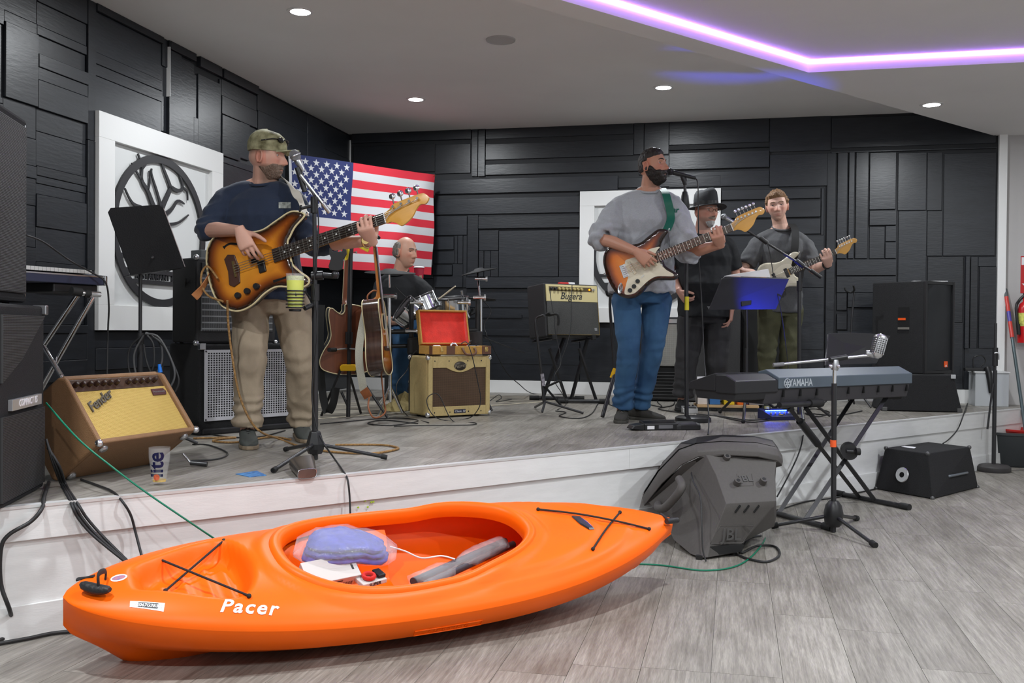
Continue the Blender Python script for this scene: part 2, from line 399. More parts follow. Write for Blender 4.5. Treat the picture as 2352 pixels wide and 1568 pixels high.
for x0, x1, y0, y1, t in ((381, 440, 92, 112, .038), (381, 410, 112, 322, .022), (410, 440, 132, 330, .017), (440, 450, 168, 268, .005), (440, 450, 268, 332, .017), (450, 500, 168, 350, .017), (450, 500, 128, 152, .036),
                          (500, 504, 180, 420, .012), (504, 585, 154, 178, .036), (504, 585, 180, 218, .014), (504, 585, 218, 260, .02), (504, 546, 262, 356, .024), (546, 568, 278, 362, .02), (568, 585, 290, 366, .014), (504, 585, 358, 372, .02),
                          (504, 585, 372, 450, .015), (504, 585, 450, 560, .018), (504, 585, 560, 660, .015), (504, 585, 660, 760, .02), (504, 585, 760, 900, .015),
                          (585, 700, 205, 252, .02), (585, 700, 252, 330, .026), (585, 700, 330, 430, .015), (585, 700, 430, 560, .02), (585, 700, 560, 690, .014), (585, 700, 690, 900, .02),
                          (700, 738, 262, 900, .024), (738, 806, 282, 340, .016), (738, 806, 340, 470, .02), (738, 806, 470, 640, .015), (738, 806, 640, 900, .02)): lb(x0, x1, (y0, y1), (t,))
lb(212, 500, (762, 800, 850, 905), (.016, .03, .012))
# dark wedge offcuts beside the octagonal board
def bb(x0, y0, x1, y1, t):
    ua, za = pxB(x0, y1); ub, zb = pxB(x1, y0); za2 = pxB(x0, y0)[1]
    board(wb, ua, ub, max(za, S + .135), min(3.2, zb), t)
bb(810, 290, 1084, 330, .03)
for r in ((812, 330, 1000, 400, .014), (812, 400, 996, 470, .02), (812, 470, 996, 545, .014), (812, 545, 996, 640, .02), (812, 640, 1000, 705, .014), (812, 705, 1072, 780, .02), (812, 780, 1072, 905, .014),
          (1000, 330, 1082, 400, .016), (1084, 285, 1099, 406, .022), (1099, 285, 1116, 406, .028), (1116, 270, 1456, 320, .013), (1116, 320, 1456, 368, .02), (1116, 368, 1468, 403, .026), (1000, 403, 1420, 447, .03),
          (1420, 403, 1655, 432, .02), (1000, 450, 1334, 494, .02), (1456, 270, 1480, 356, .02), (1480, 270, 1537, 356, .015), (1468, 357, 1537, 402, .02), (1537, 270, 1767, 334, .016), (1537, 337, 1767, 346, .03), (1537, 346, 1767, 391, .034), (1537, 391, 1767, 431, .018),
          (1767, 258, 1909, 350, .014), (1767, 352, 1909, 430, .02), (1655, 432, 1885, 460, .022), (1655, 460, 1885, 502, .026), (1655, 502, 1885, 540, .016), (1655, 540, 1893, 600, .012), (1655, 600, 1893, 660, .02), (1655, 660, 1893, 740, .014), (1655, 740, 1893, 800, .02), (1655, 800, 1893, 905, .013),
          (1885, 432, 1893, 540, .012), (1893, 352, 1920, 905, .028), (1100, 494, 1332, 526, .034), (1100, 528, 1146, 576, .012), (1146, 528, 1284, 636, .02), (1284, 526, 1332, 636, .016), (1100, 576, 1112, 636, .02), (1112, 576, 1128, 636, .012), (1128, 576, 1146, 636, .02),
          (996, 496, 1074, 541, .02), (996, 544, 1044, 574, .036), (1044, 541, 1052, 606, .012), (1052, 541, 1064, 606, .02), (1064, 541, 1074, 660, .014), (996, 574, 1044, 606, .013), (996, 608, 1040, 632, .036), (1040, 606, 1064, 640, .014), (996, 634, 1064, 660, .02), (1074, 494, 1100, 636, .026),
          (1072, 636, 1332, 662, .038), (1072, 662, 1332, 671, .008), (1072, 671, 1332, 689, .02), (1072, 689, 1332, 706, .03), (1072, 706, 1332, 723, .02), (1072, 723, 1200, 730, .03), (1200, 723, 1332, 730, .02), (1072, 730, 1332, 758, .016), (1072, 758, 1332, 770, .028), (1072, 770, 1332, 788, .014), (1072, 788, 1332, 834, .02), (1072, 834, 1332, 905, .016),
          (1332, 732, 1655, 790, .016), (1332, 790, 1655, 905, .02),
          (1909, 258, 2288, 341, .014), (1909, 341, 2288, 350, .03), (1921, 350, 1947, 594, .02), (1947, 350, 1963, 594, .026), (1963, 350, 1995, 594, .02), (1996, 350, 2058, 482, .024), (1996, 483, 2058, 518, .034), (1996, 520, 2032, 594, .012), (2033, 519, 2058, 555, .024), (2032, 556, 2058, 594, .03),
          (2061, 350, 2128, 484, .018), (2128, 350, 2164, 484, .018), (2061, 484, 2128, 660, .02), (2128, 484, 2165, 588, .014), (2165, 350, 2288, 588, .016), (1921, 595, 2058, 633, .032), (1921, 634, 2058, 672, .024), (1921, 672, 1945, 712, .014), (1946, 672, 2020, 706, .034), (1945, 707, 2030, 760, .014), (1921, 720, 1945, 757, .024), (1921, 760, 2030, 905, .014),
          (2030, 660, 2128, 905, .016), (2128, 589, 2212, 740, .02), (2128, 740, 2212, 905, .014), (2213, 589, 2226, 800, .045), (2226, 589, 2246, 800, .016), (2246, 589, 2288, 612, .012), (2246, 612, 2288, 800, .024), (2213, 800, 2288, 905, .016)):
    bb(*r)
# right end: white corner board, grey wall beyond
GREY = mat('light_grey_wall_paint', (.47, .455, .45), .6, noise=.03, nscale=3)
wall('wall_right', MB_, 2.40, 5.6, 0, 3.35, GREY)
b = B(); b.bx(2.365, 2.435, -.05, .0, S, 2.97); put('trim_6', b, WHITE, M=MB_, kind='structure', bev=.002)
b = B(); b.bx(-4.03, 2.365, -.018, .0, S, S + .13); put('baseboard_back', b, WHITE, M=MB_, kind='structure', bev=.002)
b = B(); b.bx(2.5, cu, -.018, .0, S, S + .13); put('baseboard_left', b, WHITE, M=ML, kind='structure', bev=.002)
# thin light edging strips left showing beside two boards
for M_, x in ((ML, pxL(379.5, 200)[0]),):
    b = B(); b.bx(x - .003, x + .003, -.04, -.0, pxL(379.5, 222)[1], pxL(379.5, 108)[1]); put('trim_7', b, WHITE, M=M_, kind='structure')
b = B(); b.bx(cu - .022, cu - .012, -.03, -.016, pxL(806, 400)[1], pxL(806, 325)[1]); put('trim_8', b, WHITE, M=ML, kind='structure')
# ---- ceilings
CEIL = mat('matt_ceiling_paint', (.80, .79, .77), .85, noise=.02, nscale=2)
se = -4.248                       # edge of the lower ceiling, along the stage front direction
b = B(); lo = [uv(-6, se + .0), uv(14, se), uv(14, se - 12), uv(-6, se - 12)]
b.solid([q + UP * ZC for q in lo], [q + UP * (ZC + .1) for q in lo]); put('ceiling_stage', b, CEIL, kind='structure')
tc_ = G(1857, 166.4, Z2)          # corner of the recessed tray
tA = tc_ - uS * 9.0; tB = tc_ + uB * 6.0
b = B(); zz = UP * Z2; e0, e1 = uv(-6, se), uv(14, se)
fl = lambda p: V((p.x, p.y, 0))
t0, t1, t2 = fl(tc_), fl(tA), fl(tB)
# strip between edge and tray, then the part right of the tray
b.solid([e0 + zz, e1 + zz, fl(t2 + uB * 3) + zz, t0 + zz, t1 + zz], [q + UP * (ZC - .001) for q in (e0, e1, fl(t2 + uB * 3), t0, t1)])
put('ceiling_room', b, CEIL, kind='structure')
b = B(); ZT = Z2 + .085
b.solid([t1 + UP * ZT, t0 + UP * ZT, t2 + UP * ZT + uB * 3, V((9, -4, ZT)), V((-8, -4, ZT))], [q + UP * .1 for q in (t1 + UP * ZT, t0 + UP * ZT, t2 + UP * ZT + uB * 3, V((9, -4, ZT)), V((-8, -4, ZT)))])
put('ceiling_tray', b, CEIL, kind='structure')
LED = mat('violet_led', (.5, .3, 1), .4, emit=(.42, .17, 1.0), estr=20.)
for i, (p, q, off) in enumerate(((t0, t1, nS), (t0, t2, nB))):
    d = (q - p).normalized(); b = B(); P0 = p + off * .012 + UP * (ZT - .012); b.tube([P0 + d * .01, P0 + d * 4.6], .007, 6)
    put('led_strip', b, LED, label=('violet led strip running along the slanted tray edge' if i == 0 else 'violet led strip along the straight tray edge parallel to back wall'), cat='led strip', loc=P0)
# ---- recessed lights and the ceiling loudspeaker
LENS = mat('lit_lens', (1, 1, 1), .5, emit=(.95, .98, 1.0), estr=30.)
lab = ['recessed ceiling downlight over the cap wearing bassist', 'recessed ceiling downlight nearest the room corner and flag', 'recessed ceiling downlight above the singer in grey sweatshirt', 'recessed downlight in the lower ceiling by the corner trim']
for i, (x, y, z) in enumerate(LAMPS):
    if i < 4:
        t = thing('downlight', lab[i], 'ceiling light', (x, y, z), group='recessed downlights')
        b = B(); b.lathe([(.066, -.001), (.066, -.006), (.088, -.004), (.09, 0)], 24, cap=False); put('trim_ring', b, WHITE, t, smooth=40)
        b = B(); b.cyl((0, 0, -.0015), (0, 0, -.003), .066, n=24); put('lens', b, LENS, t)
    lamp(x, y, (z if i < 4 else ZT) - .012, LAMP_W * (.52 if i < 3 else .5 if i == 3 else 1.))
g = G(1150, 91, ZC); b = B(); b.lathe([(.0, -.006), (.098, -.006), (.1, -.009), (.105, -.009), (.107, 0)], 28, cap=False)
put('ceiling_speaker', b, mat('grey_perforated_grille', (.50, .49, .48), .8, bump=.3, bscale=300), M=T(*g), smooth=40, label='round grey speaker grille flush in the ceiling', cat='speaker')
# ================================================================== KAYAK
ORANGE = mat('orange_polyethylene', (1.0, .138, .001), .42, noise=.03, nscale=9, bump=.03, bscale=500, spec=.32)
KL, KW = 2.45, .372
KM = T(-.367, 3.721, .229) @ Rz(28.13) @ Ry(-1.06) @ Rx(15.4)
KMi = KM.inverted()
kay = thing('kayak', 'bright orange plastic sit-in kayak lying on the floor before the stage', 'kayak', M=KM)
def kw(t):
    a = abs(2 * t - 1)
    return KW * (max(0, 1 - a ** 2.3) ** (.62 if t < .5 else .86)) + .004
def kz(t): return .05 * (2 * t - 1) ** 2 - (.012 if t < .08 else 0) * 0
def sst(a, b, x): x = max(0., min(1., (x - a) / (b - a))); return x * x * (3 - 2 * x)
CKX, CKY, CKA, CKB = -.035, 0.0, .485, .283      # cockpit oval
def oval(x, y, cx=CKX, a=CKA, b=CKB):
    dx, dy = (x - cx) / a, y / (b * (1 - .10 * max(-1, min(1, (x - cx) / a))))
    return (abs(dx) ** 2.35 + abs(dy) ** 2.35) ** (1 / 2.35)
def kdeck(t, s):
    w = kw(t); x = (t - .5) * KL; y = s * w; e = 1 - abs(2 * t - 1) ** 5
    c = max(0., 1 - abs(s) ** 3.2) ** .62
    z = kz(t) + .092 * e * c
    # step around the cockpit and the raised foredeck arcs
    q = oval(x, y); z += .014 * (1 - sst(1.12, 1.2, q)) * e
    q2 = oval(x, y, CKX + .16, .66, .31); z += .011 * (1 - sst(.96, 1.03, q2)) * sst(.05, .2, x) * e
    q3 = oval(x, y, CKX + .20, .78, .335); z += .008 * (1 - sst(.97, 1.02, q3)) * sst(.1, .25, x) * e
    # tank well behind the cockpit
    wx = sst(-1.03, -.96, x) * (1 - sst(-.735 - .09 * (y / .25) ** 2 + .06, -.675 - .09 * (y / .25) ** 2 + .06, x)); hwid = .07 + .125 * sst(-1.04, -.70, x)
    wy = 1 - sst(hwid - .045, hwid + .02, abs(y)); z -= .082 * wx * wy
    z += .006 * wx * wy * (1 if (x * 14) % 1 < .35 else 0)
    return V((x, y, z))
def khull(t, s):
    """s: -1 near seam ... 0 keel ... 1 far seam"""
    w = kw(t); x = (t - .5) * KL; a = abs(s); e = (1 - abs(2 * t - 1) ** 3.5); sg = 1 if s > 0 else -1
    dep = .237 * (.34 + .66 * e) if t > .5 else .237 * (.62 + .38 * e)
    sk = .075 * math.exp(-((t - .115) / .06) ** 2) - .02 * math.exp(-((t - .24) / .08) ** 2) + .02 * math.exp(-((t - .94) / .05) ** 2)
    if t < .10: dep *= .35 + .65 * math.sqrt(max(0, t / .10))
    if t > .93: dep *= .22 + .78 * (1 - (t - .93) / .07)
    zc = -.132 * (dep / .237)
    yc = w * .70 * (.55 + .45 * e)
    pr = [(1., w, kz(t)), (.93, w * .995, kz(t) - .018), (.6, w * .93 * (.8 + .2 * e), lerp(kz(t), zc, .6)), (.42, yc, zc), (.22, yc * .62, lerp(zc, -dep, .42)), (.08, yc * .2 + .004, -dep * .97 - sk * .6), (0., 0., -dep - sk)]
    for (a0, y0, z0), (a1, y1, z1) in zip(pr, pr[1:]):
        if a <= a0 + 1e-9 and a >= a1 - 1e-9:
            k = (a0 - a) / (a0 - a1); return V((x, sg * lerp(y0, y1, k), lerp(z0, z1, k)))
    return V((x, 0, -dep))
NT, NS = 190, 56
def kt(j): u = j / NT; return u if True else u
b = B(); vs = []; fs = []
for j in range(NT + 1):
    for i in range(NS + 1): vs.append(kdeck(kt(j), math.sin((i / NS - .5) * math.pi) * .6 + (2 * i / NS - 1) * .4))
for j in range(NT):
    for i in range(NS):
        c = (vs[j * (NS + 1) + i] + vs[(j + 1) * (NS + 1) + i + 1]) / 2
        if oval(c.x, c.y) > 1.03: fs.append((j * (NS + 1) + i, (j + 1) * (NS + 1) + i, (j + 1) * (NS + 1) + i + 1, j * (NS + 1) + i + 1))
b._add(vs, fs); put('deck', b, ORANGE, kay, smooth=60)
ss = [-1, -.97, -.93, -.8, -.6, -.5, -.42, -.3, -.22, -.14, -.08, -.03, 0, .03, .08, .14, .22, .3, .42, .5, .6, .8, .93, .97, 1]
b = B(); b.sheet([[khull(j / 120, s) for s in ss] for j in range(121)]); put('hull', b, ORANGE, kay, smooth=70)
# rolled seam and cockpit coaming
def ovp(th, k=1., dz=.0):
    lo, hi = 0, 2.
    for _ in range(30):
        m_ = (lo + hi) / 2
        if oval(CKX + m_ * CKA * math.cos(th), m_ * CKB * math.sin(th)) < k: lo = m_
        else: hi = m_
    x, y = CKX + lo * CKA * math.cos(th), lo * CKB * math.sin(th); t = x / KL + .5; p = kdeck(t, y / kw(t)); p.z += dz; return p
ring = [[ovp(6.28318 * i / 96, k, z) for i in range(96)] for k, z in ((1.075, -.006), (1.06, .008), (1.03, .014), (1.0, .010), (.975, -.002), (.965, -.03), (.975, -.05))]
b = B(); b.loft(ring, cap=False); put('coaming', b, ORANGE, kay, smooth=60)
# moulded seat shoulders and seat pan
def seatp(i, j):
    x = lerp(-.46, -.02, i); y = lerp(-.31, .31, j); a = abs(y) / .31
    z = -.165 + .02 * (a > 2) + .20 * sst(.62, .98, a) * (1 - .15 * i) + .14 * (1 - sst(0, .28, i)) * (1 - a * .3) - .02 * math.exp(-((i - .6) / .3) ** 2) * (1 - a)
    return V((x, y * (.80 + .12 * i), min(z, .02)))
b = B(); b.sheet([[seatp(i / 20, j / 24) for j in range(25)] for i in range(21)], .006); put('seat', b, ORANGE, kay, smooth=70)
BUNGEE = mat('black_bungee_cord', (.018, .016, .016), .75)
def kpx(x, y, zl):
    o = KMi @ O0; d = (KMi.to_3x3() @ ray(x, y)); return o + d * ((zl - o.z) / d.z)
def on_deck(x, y, off=0.):
    t = max(.002, min(.998, x / KL + .5)); s = max(-.995, min(.995, y / kw(t))); p = kdeck(t, s); e = .004
    nx = (kdeck(t + e, s) - kdeck(t - e, s)).cross(kdeck(t, min(1, s + e)) - kdeck(t, max(-1, s - e)))
    if nx.z < 0: nx = -nx
    return p + nx.normalized() * off
def cord(pts, m=BUNGEE, r=.0045, sag=0):
    q = [kpx(x, y, z) for x, y, z in pts]; b = B(); b.tube(spl(q, 6), r, 7); put('bungee_cord', b, m, kay, smooth=60)
def dk(px, py, lift=.006):
    """pixel to a point on the deck surface"""
    p = kpx(px, py, .08)
    for _ in range(12): p = kpx(px, py, on_deck(p.x, p.y).z + lift)
    return p
def dcord(a, c, mid=None, lift=.006):
    p, q = dk(*a, lift), dk(*c, lift); pts = [p] + ([dk(*m, .01) for m in mid] if mid else []) + [q]
    b = B(); b.tube(spl(pts, 8) if mid else pts, .0042, 7); b.ball(p, .008); b.ball(q, .008); put('bungee_cord', b, BUNGEE, kay, smooth=60)
dcord((362, 1282), (572, 1368)); dcord((514, 1241), (380, 1356))
dcord((1236, 1169), (1491, 1214), [(1330, 1180), (1420, 1197)]); dcord((1424, 1176), (1362, 1260), [(1392, 1215)])
# carrying handles
HND = mat('moulded_handle_plastic', (.02, .02, .022), .5, bump=.3, bscale=80)
p, q = dk(186, 1340, .03), dk(252, 1354, .03); b = B(); d = (q - p)
b.tube([p + d * k + V((0, 0, -.008 * math.sin(3.14 * k))) for k in (0, .1, .3, .5, .7, .9, 1)], [.009, .017, .021, .022, .021, .017, .010], 10, flat=.75); h = put('carry_handle', b, HND, kay, smooth=60)
b = B(); a0 = dk(242, 1330, .0); a1 = p + d * .62; b.tube(spl([a0, a0 + V((0, 0, .03)), a1 + V((0, .012, .04)), a1], 6), [.009] * 19, 8, flat=.4); put('webbing_strap', b, BUNGEE, h, smooth=60)
b = B(); e0, e1 = dk(178, 1330, .004), dk(216, 1322, .004); b.tube([e0, lerp(e0, e1, .5), e1], [.011, .006, .008], 8, flat=.5); put('pad_eye', b, HND, kay, smooth=60)
p, q = dk(1531, 1197, .03), dk(1556, 1194, .03); b = B(); b.tube([p, lerp(p, q, .5), q], [.012, .013, .012], 10); h = put('carry_handle', b, HND, kay, smooth=60)
b = B(); b.tube([dk(1518, 1180, .004), lerp(p, q, .3)], .006, 8); put('webbing_strap', b, BUNGEE, h, smooth=60)
# badge on the foredeck
pts = [dk(1312, 1185, .003), dk(1330, 1186, .003), dk(1348, 1198, .003), dk(1366, 1215, .003), dk(1354, 1216, .003), dk(1332, 1203, .003)]
b = B(); ctr = sum(pts, V()) / 6; b.solid([lerp(p, ctr, 0) for p in pts], [lerp(p, ctr, .12) + V((0, 0, .005)) for p in pts]); put('badge', b, mat('chrome_badge', (.5, .52, .56), .15, 1.), kay)
# decals wrapped on the deck shoulder
def wrap_text(name, s, size, m, px, py, pa, qa, **k):
    me = text_mesh(s, size, ext=.0004, **k); c = dk(px, py, .0); ex = (dk(*qa, 0) - dk(*pa, 0)).normalized()
    nn = (on_deck(c.x, c.y, .01) - on_deck(c.x, c.y, 0)).normalized(); ey = nn.cross(ex).normalized()
    for v in me.vertices:
        w_ = c + ex * v.co.x + ey * v.co.y; v.co = on_deck(w_.x, w_.y, .0016 + v.co.z)
    return put(name, me, m, kay)
LETW = mat('white_decal', (.8, .8, .82), .4)
wrap_text('lettering', 'Pacer', .068, LETW, 571, 1394, (512, 1392), (628, 1397), bold=.0016, shear=.22, space=1.2)
def decal(name, corners, m, off=.0012):
    b = B(); g = []
    for v_ in range(4):
        r_ = []
        for u_ in range(7):
            p = lerp(lerp(corners[0], corners[1], u_ / 6), lerp(corners[3], corners[2], u_ / 6), v_ / 3); r_.append(on_deck(p.x, p.y, off))
        g.append(r_)
    b.sheet(g); return put(name, b, m, kay)
decal('serial_plate', [dk(299, 1380, 0), dk(379, 1385, 0), dk(376, 1399, 0), dk(298, 1393, 0)], LETW, .001)
decal('serial_plate_face', [dk(318, 1383, 0), dk(364, 1386, 0), dk(362, 1396, 0), dk(317, 1393, 0)], mat('dark_print', (.05, .05, .055), .5), .0016)
wrap_text('serial_lettering', 'LPE067G3B323', .0155, LETW, 339, 1390, (300, 1387), (378, 1392), bold=.0003)
c = dk(273, 1327, 0); b = B(); b.loft([[on_deck(c.x + r * .026 * math.cos(6.283 * i / 20), c.y + r * .022 * math.sin(6.283 * i / 20), .0012) for i in range(20)] for r in (1, .99)]); put('round_sticker', b, LETW, kay)
b = B(); b.loft([[on_deck(c.x + r * .021 * math.cos(6.283 * i / 20), c.y + r * .013 * math.sin(6.283 * i / 20), .0018) for i in range(20)] for r in (1, .99)]); put('sticker_print', b, mat('blue_red_print', (.12, .17, .4), .5, noise=.3, nscale=60, col2=(.6, .2, .2)), kay)
# raised lettering panel low on the near side
hx = kpx(1010, 1412, -.06)
b = B(); hp = lambda x, s: khull(x / KL + .5, s) + V((0, -.0015, 0))
xc = hx.x; g0 = [hp(xc - .13 + .26 * i / 12, -.74) for i in range(13)]; g1 = [hp(xc - .13 + .26 * i / 12, -.62) for i in range(13)]
b.tube(g0 + g1[::-1], .0022, 6, closed=True); put('moulded_frame', b, ORANGE, kay, smooth=60)
me = text_mesh('LIFETIME', .036, ext=.001, space=1.15)
for v in me.vertices:
    x_, y_, z_ = v.co; v.co = hp(xc + x_, -.68 - (-y_) * -1.6) + V((0, -z_ - .0006, 0))
put('moulded_lettering', me, ORANGE, kay)
# strap buckle hanging inside
b = B(); pa = kpx(800, 1217, .03); pb = kpx(815, 1245, -.02); b.tube([pa, lerp(pa, pb, .3), lerp(pa, pb, .65), pb], [.016, .024, .02, .009], 10, flat=.4); b.ball(kpx(787, 1229, .0), .012); put('buckle', b, HND, kay, smooth=60)
# ---- things lying inside the cockpit
def inK(name, label, cat, p, rz=0):
    return thing(name, label, cat, M=KM @ T(*p) @ Rz(rz))
FILM = mat('clear_plastic_film', (.95, .95, .97), .12, alpha=.19, spec=.7, bump=.7, bscale=38)
t = inK('life_jacket', 'folded blue life jacket in a clear plastic bag inside the kayak', 'life jacket', kpx(795, 1272, .06))
BLUE = mat('blue_nylon', (.035, .05, .36), .5, noise=.25, nscale=30, bump=.3, bscale=50)
def lump(L_, W_, H_, k, seed, bend=0.):
    rn = random.Random(seed); b = B(); rings = []
    for j in range(13):
        u = j / 12; x = (u - .5) * L_; f = (1 - abs(2 * u - 1) ** 3.0) ** .5 + .08
        rings.append([(x, W_ / 2 * f * math.cos(a) * (1 + .06 * math.sin(3 * a + j)), H_ / 2 * f * math.copysign(abs(math.sin(a)) ** .7, math.sin(a)) * (1 + .1 * math.sin(2 * j + a * 2)) + bend * math.sin(u * 3.1 * 1.5) + .004 * rn.uniform(-1, 1)) for a in (6.28318 * i / 22 for i in range(22))])
    b.loft(rings); return b
for k in range(3):
    b = lump(.335 - .02 * k, .17, .030, 1, k, .018); b.v = [v + V((0, .004 * k, .023 * k)) for v in b.v]; put('folded_panel', b, BLUE, t, smooth=60)
b = lump(.40, .215, .098, 1, 8, .018); b.v = [v + V((0, 0, .024)) for v in b.v]; put('plastic_bag', b, FILM, t, smooth=180)
bp = kpx(757, 1316, .045); t = inK('cardboard_box', 'white retail carton with barcode lying in the kayak', 'box', bp, 7)
CARD = mat('white_carton', (.58, .56, .54), .6); REDC = mat('red_carton', (.62, .03, .025), .5)
TB = Rx(24)
b = B(TB); b.bx(-.10, .10, -.05, .05, -.025, .025); put('carton', b, CARD, t, bev=.002)
b = B(TB); b.bx(.1004, .101, -.05, .05, -.025, .025); put('end_flap', b, REDC, t)
INK = mat('black_ink', (.03, .03, .03), .6)
b = B(TB)
for k in range(11): b.bx(.035 + k * .0035, .035 + k * .0035 + (.001 if k % 3 else .002), -.0506, -.0501, -.018, .0)
put('barcode', b, INK, t)
b = B(TB); b.bx(-.005, .03, -.0506, -.0501, .008, .014); put('print', b, INK, t)
b = B(TB); b.bx(.075, .083, -.02, .02, .0251, .0256); put('print', b, INK, t)
t = inK('paddle_hardware', 'small red and black blister pack lying in the kayak', 'package', kpx(852, 1330, .03), 12)
b = B(); b.bx(-.05, .05, -.03, .03, -.012, .006); put('tray', b, CARD, t, bev=.003)
b = B(); b.torus((-.01, 0, .016), .02, .008, 14, 6); put('red_ring', b, REDC, t, smooth=60)
b = B(); b.bx(.02, .05, -.02, .03, .006, .02); put('black_clip', b, BLK, t, bev=.003); text('lettering', 'SUPER', .018, INK, t, T(0, -.031, -.003) @ STAND)
# paddle halves wrapped in film
pa, pb = kpx(960, 1340, .05), kpx(1150, 1246, .0)
t = inK('paddle', 'black paddle shafts wrapped in clear film inside the kayak', 'paddle', lerp(pa, pb, .5)); MW[t] = KM @ T(*lerp(pa, pb, .5))
d_ = (pb - pa) / 2; e_ = d_.normalized(); sd = e_.cross(V((0, 0, 1))).normalized()
for s_ in (-1, 1):
    b = B(); b.cyl(-d_ * 1.0 + sd * .022 * s_, d_ * 1.25 + sd * .02 * s_ + V((0, 0, -.02)), .0145, n=14); put('shaft', b, mat('charcoal_shaft', (.05, .05, .055), .35), t, smooth=40)
b = B(); n_ = 15; rr = []
for j in range(n_):
    u = j / (n_ - 1); c = lerp(-d_ * .98, d_ * 1.02, u); f = .052 * (1 - .72 * math.exp(-((u - .42) / .09) ** 2)) * (1 - .25 * u)
    rr.append([c + sd * (f * math.cos(a) * (1 + .1 * math.sin(5 * a + j * 2))) + V((0, 0, f * .62 * math.sin(a) * (1 + .12 * math.sin(4 * a + j)))) for a in (6.28318 * i / 20 for i in range(20))])
b.loft(rr); put('film_wrap', b, FILM, t, smooth=180)
c = lerp(-d_, d_, .42); b = B(); b.tube(spl([c + V((0, .01, .02)), c + V((-.05, .03, .03)), c + V((-.12, .05, .02)), c + V((-.17, .10, .03)), c + V((-.22, .13, .04))], 6), .003, 6); put('white_tie', b, LETW, t, smooth=60)
# ================================================================== GEAR, LEFT OF THE STAGE
def bframe(p, ang): return T(*p) @ Rz(ang)
def lineM(p, q, up=UP): return frame(p, V(q) - V(p), up)
def pole(name, par, p, q, r, m=BLKM, r1=None, n=12, world=True, sm=40, **k):
    b = B(); b.cyl(p, q, r, r1, n); return put(name, b, m, par, world=world, smooth=sm, **k)
def bentpole(name, par, pts, r, m=BLKM, n=8, world=True, k=6):
    b = B(); b.tube(spl(pts, k) if len(pts) > 2 else pts, r, n); return put(name, b, m, par, world=world, smooth=60)
def box(name, par, x0, x1, y0, y1, z0, z1, m, bev=.004, M=None, **k):
    b = B(M); b.bx(x0, x1, y0, y1, z0, z1); return put(name, b, m, par, bev=bev, **k)
def knob(name, par, M, r, h, m=BLK, n=14):
    b = B(M); b.lathe([(r, 0), (r, h * .75), (r * .85, h), (.0005, h)], n); return put(name, b, m, par, smooth=40)
def feet(par, pts, r=.016, h=.012):
    for p in pts:
        b = B(); b.cyl((p[0], p[1], -h), (p[0], p[1], 0), r, r * .9, 12); put('rubber_foot', b, RUB, par, smooth=40)
# ---- loudspeaker tower at the left edge
GRILLE = weave('perforated_black_grille', (.008, .008, .008), (.035, .035, .036), 1100, 1100, .6, bump=.6)
P0 = V((-1.864, 3.905, S)); nd = V((.10, -.55, 0)).normalized(); ang = math.degrees(math.atan2(-nd.y, -nd.x))
# local x runs away from the viewer along the front face, y goes into the box (to the left), z up
Ms = axes(P0 + nd * .56, -nd, UP.cross(-nd), UP)
zt = D(103, 703, 3.905).z - S
t = thing('floor_loudspeaker', 'tall black carpeted loudspeaker standing on the stage behind the tan amplifier', 'loudspeaker', M=Ms)
box('cabinet', t, 0, .56, .012, .42, .005, zt, CARPET, .012)
b = B(); b.prism([(.03, .03), (.53, .03), (.53, .33), (.03, .33)], -.012, 0, Matrix(((1, 0, 0, 0), (0, 0, -1, 0.0), (0, 1, 0, 0), (0, 0, 0, 1))).copy()); put('lower_grille', b, GRILLE, t)
b = B(); b.prism([(.03, zt - .04), (.53, zt - .04), (.25, zt - .2), (.03, zt - .28)], -.012, 0, Matrix(((1, 0, 0, 0), (0, 0, -1, 0), (0, 1, 0, 0), (0, 0, 0, 1)))); put('horn_flare', b, GRILLE, t)
box('name_plate', t, .12, .47, -.004, .012, .345, .385, mat('silver_plate', (.5, .51, .53), .35, .6), .001)
text('lettering', 'COMPACT 15', .036, LETW, t, T(.30, -.0045, .367) @ STAND, bold=.0006, shear=.25)
b = B(); b.bx(.53, .565, -.003, .05, zt - .035, zt + .003); put('corner_protector', b, STEEL, t, bev=.004)
zb = S + zt + .012; zt2 = D(62, 276, 3.86).z
P1 = V((D(62, 500, 3.87).x, 3.87, zb)); Ms2 = axes(P1 + nd * .50, -nd, UP.cross(-nd), UP)
t = thing('stacked_loudspeaker', 'black loudspeaker with perforated grille stacked on the tall carpeted loudspeaker', 'loudspeaker', M=Ms2)
box('cabinet', t, 0, .50, .0, .40, .0, zt2 - zb, CARPET, .014)
box('grille', t, .035, .462, -.010, .004, .035, zt2 - zb - .035, GRILLE, .004)
for x in (.03, .47):
    for z in (.03, zt2 - zb - .03, .3): b = B(); b.cyl((x, -.003, z), (x, .001, z), .006, n=8); put('screw', b, STEEL, t)
for x in (.06, .44): feet(t, [(x, .06), (x, .34)], .015, .012)
# ---- keyboard on a chrome stand behind the tower
kA, kB = D(-60, 560, 4.35), D(238, 640, 5.05)
kx = (kB - kA); kx.z = 0; kl = kx.length; kx.normalize(); ky = UP.cross(kx); Mk = axes(V((kA.x, kA.y, kB.z - .035)), kx, ky, UP)
NAVY = mat('dark_blue_plastic', (.028, .033, .065), .4)
t = thing('stage_keyboard', 'dark blue keyboard with grey keys held up on chrome legs', 'keyboard', M=Mk)
b = B(); b.prism([(-.0, .0), (.30, .0), (.32, .035), (.28, .075), (.10, .06), (0, .045)], 0, kl, axes((0, 0, 0), (0, 1, 0), (0, 0, 1), (1, 0, 0))); put('body', b, NAVY, t, bev=.004)
b = B(); b.bx(0, kl, -.002, .002, .04, .047); put('silver_line', b, STEEL, t)
for k in range(int((kl - .12) / .0235)):
    box('key', t, .05 + k * .0235, .05 + k * .0235 + .021, .005, .13, .055, .074, mat('aged_white_key', (.55, .55, .54), .35), .001)
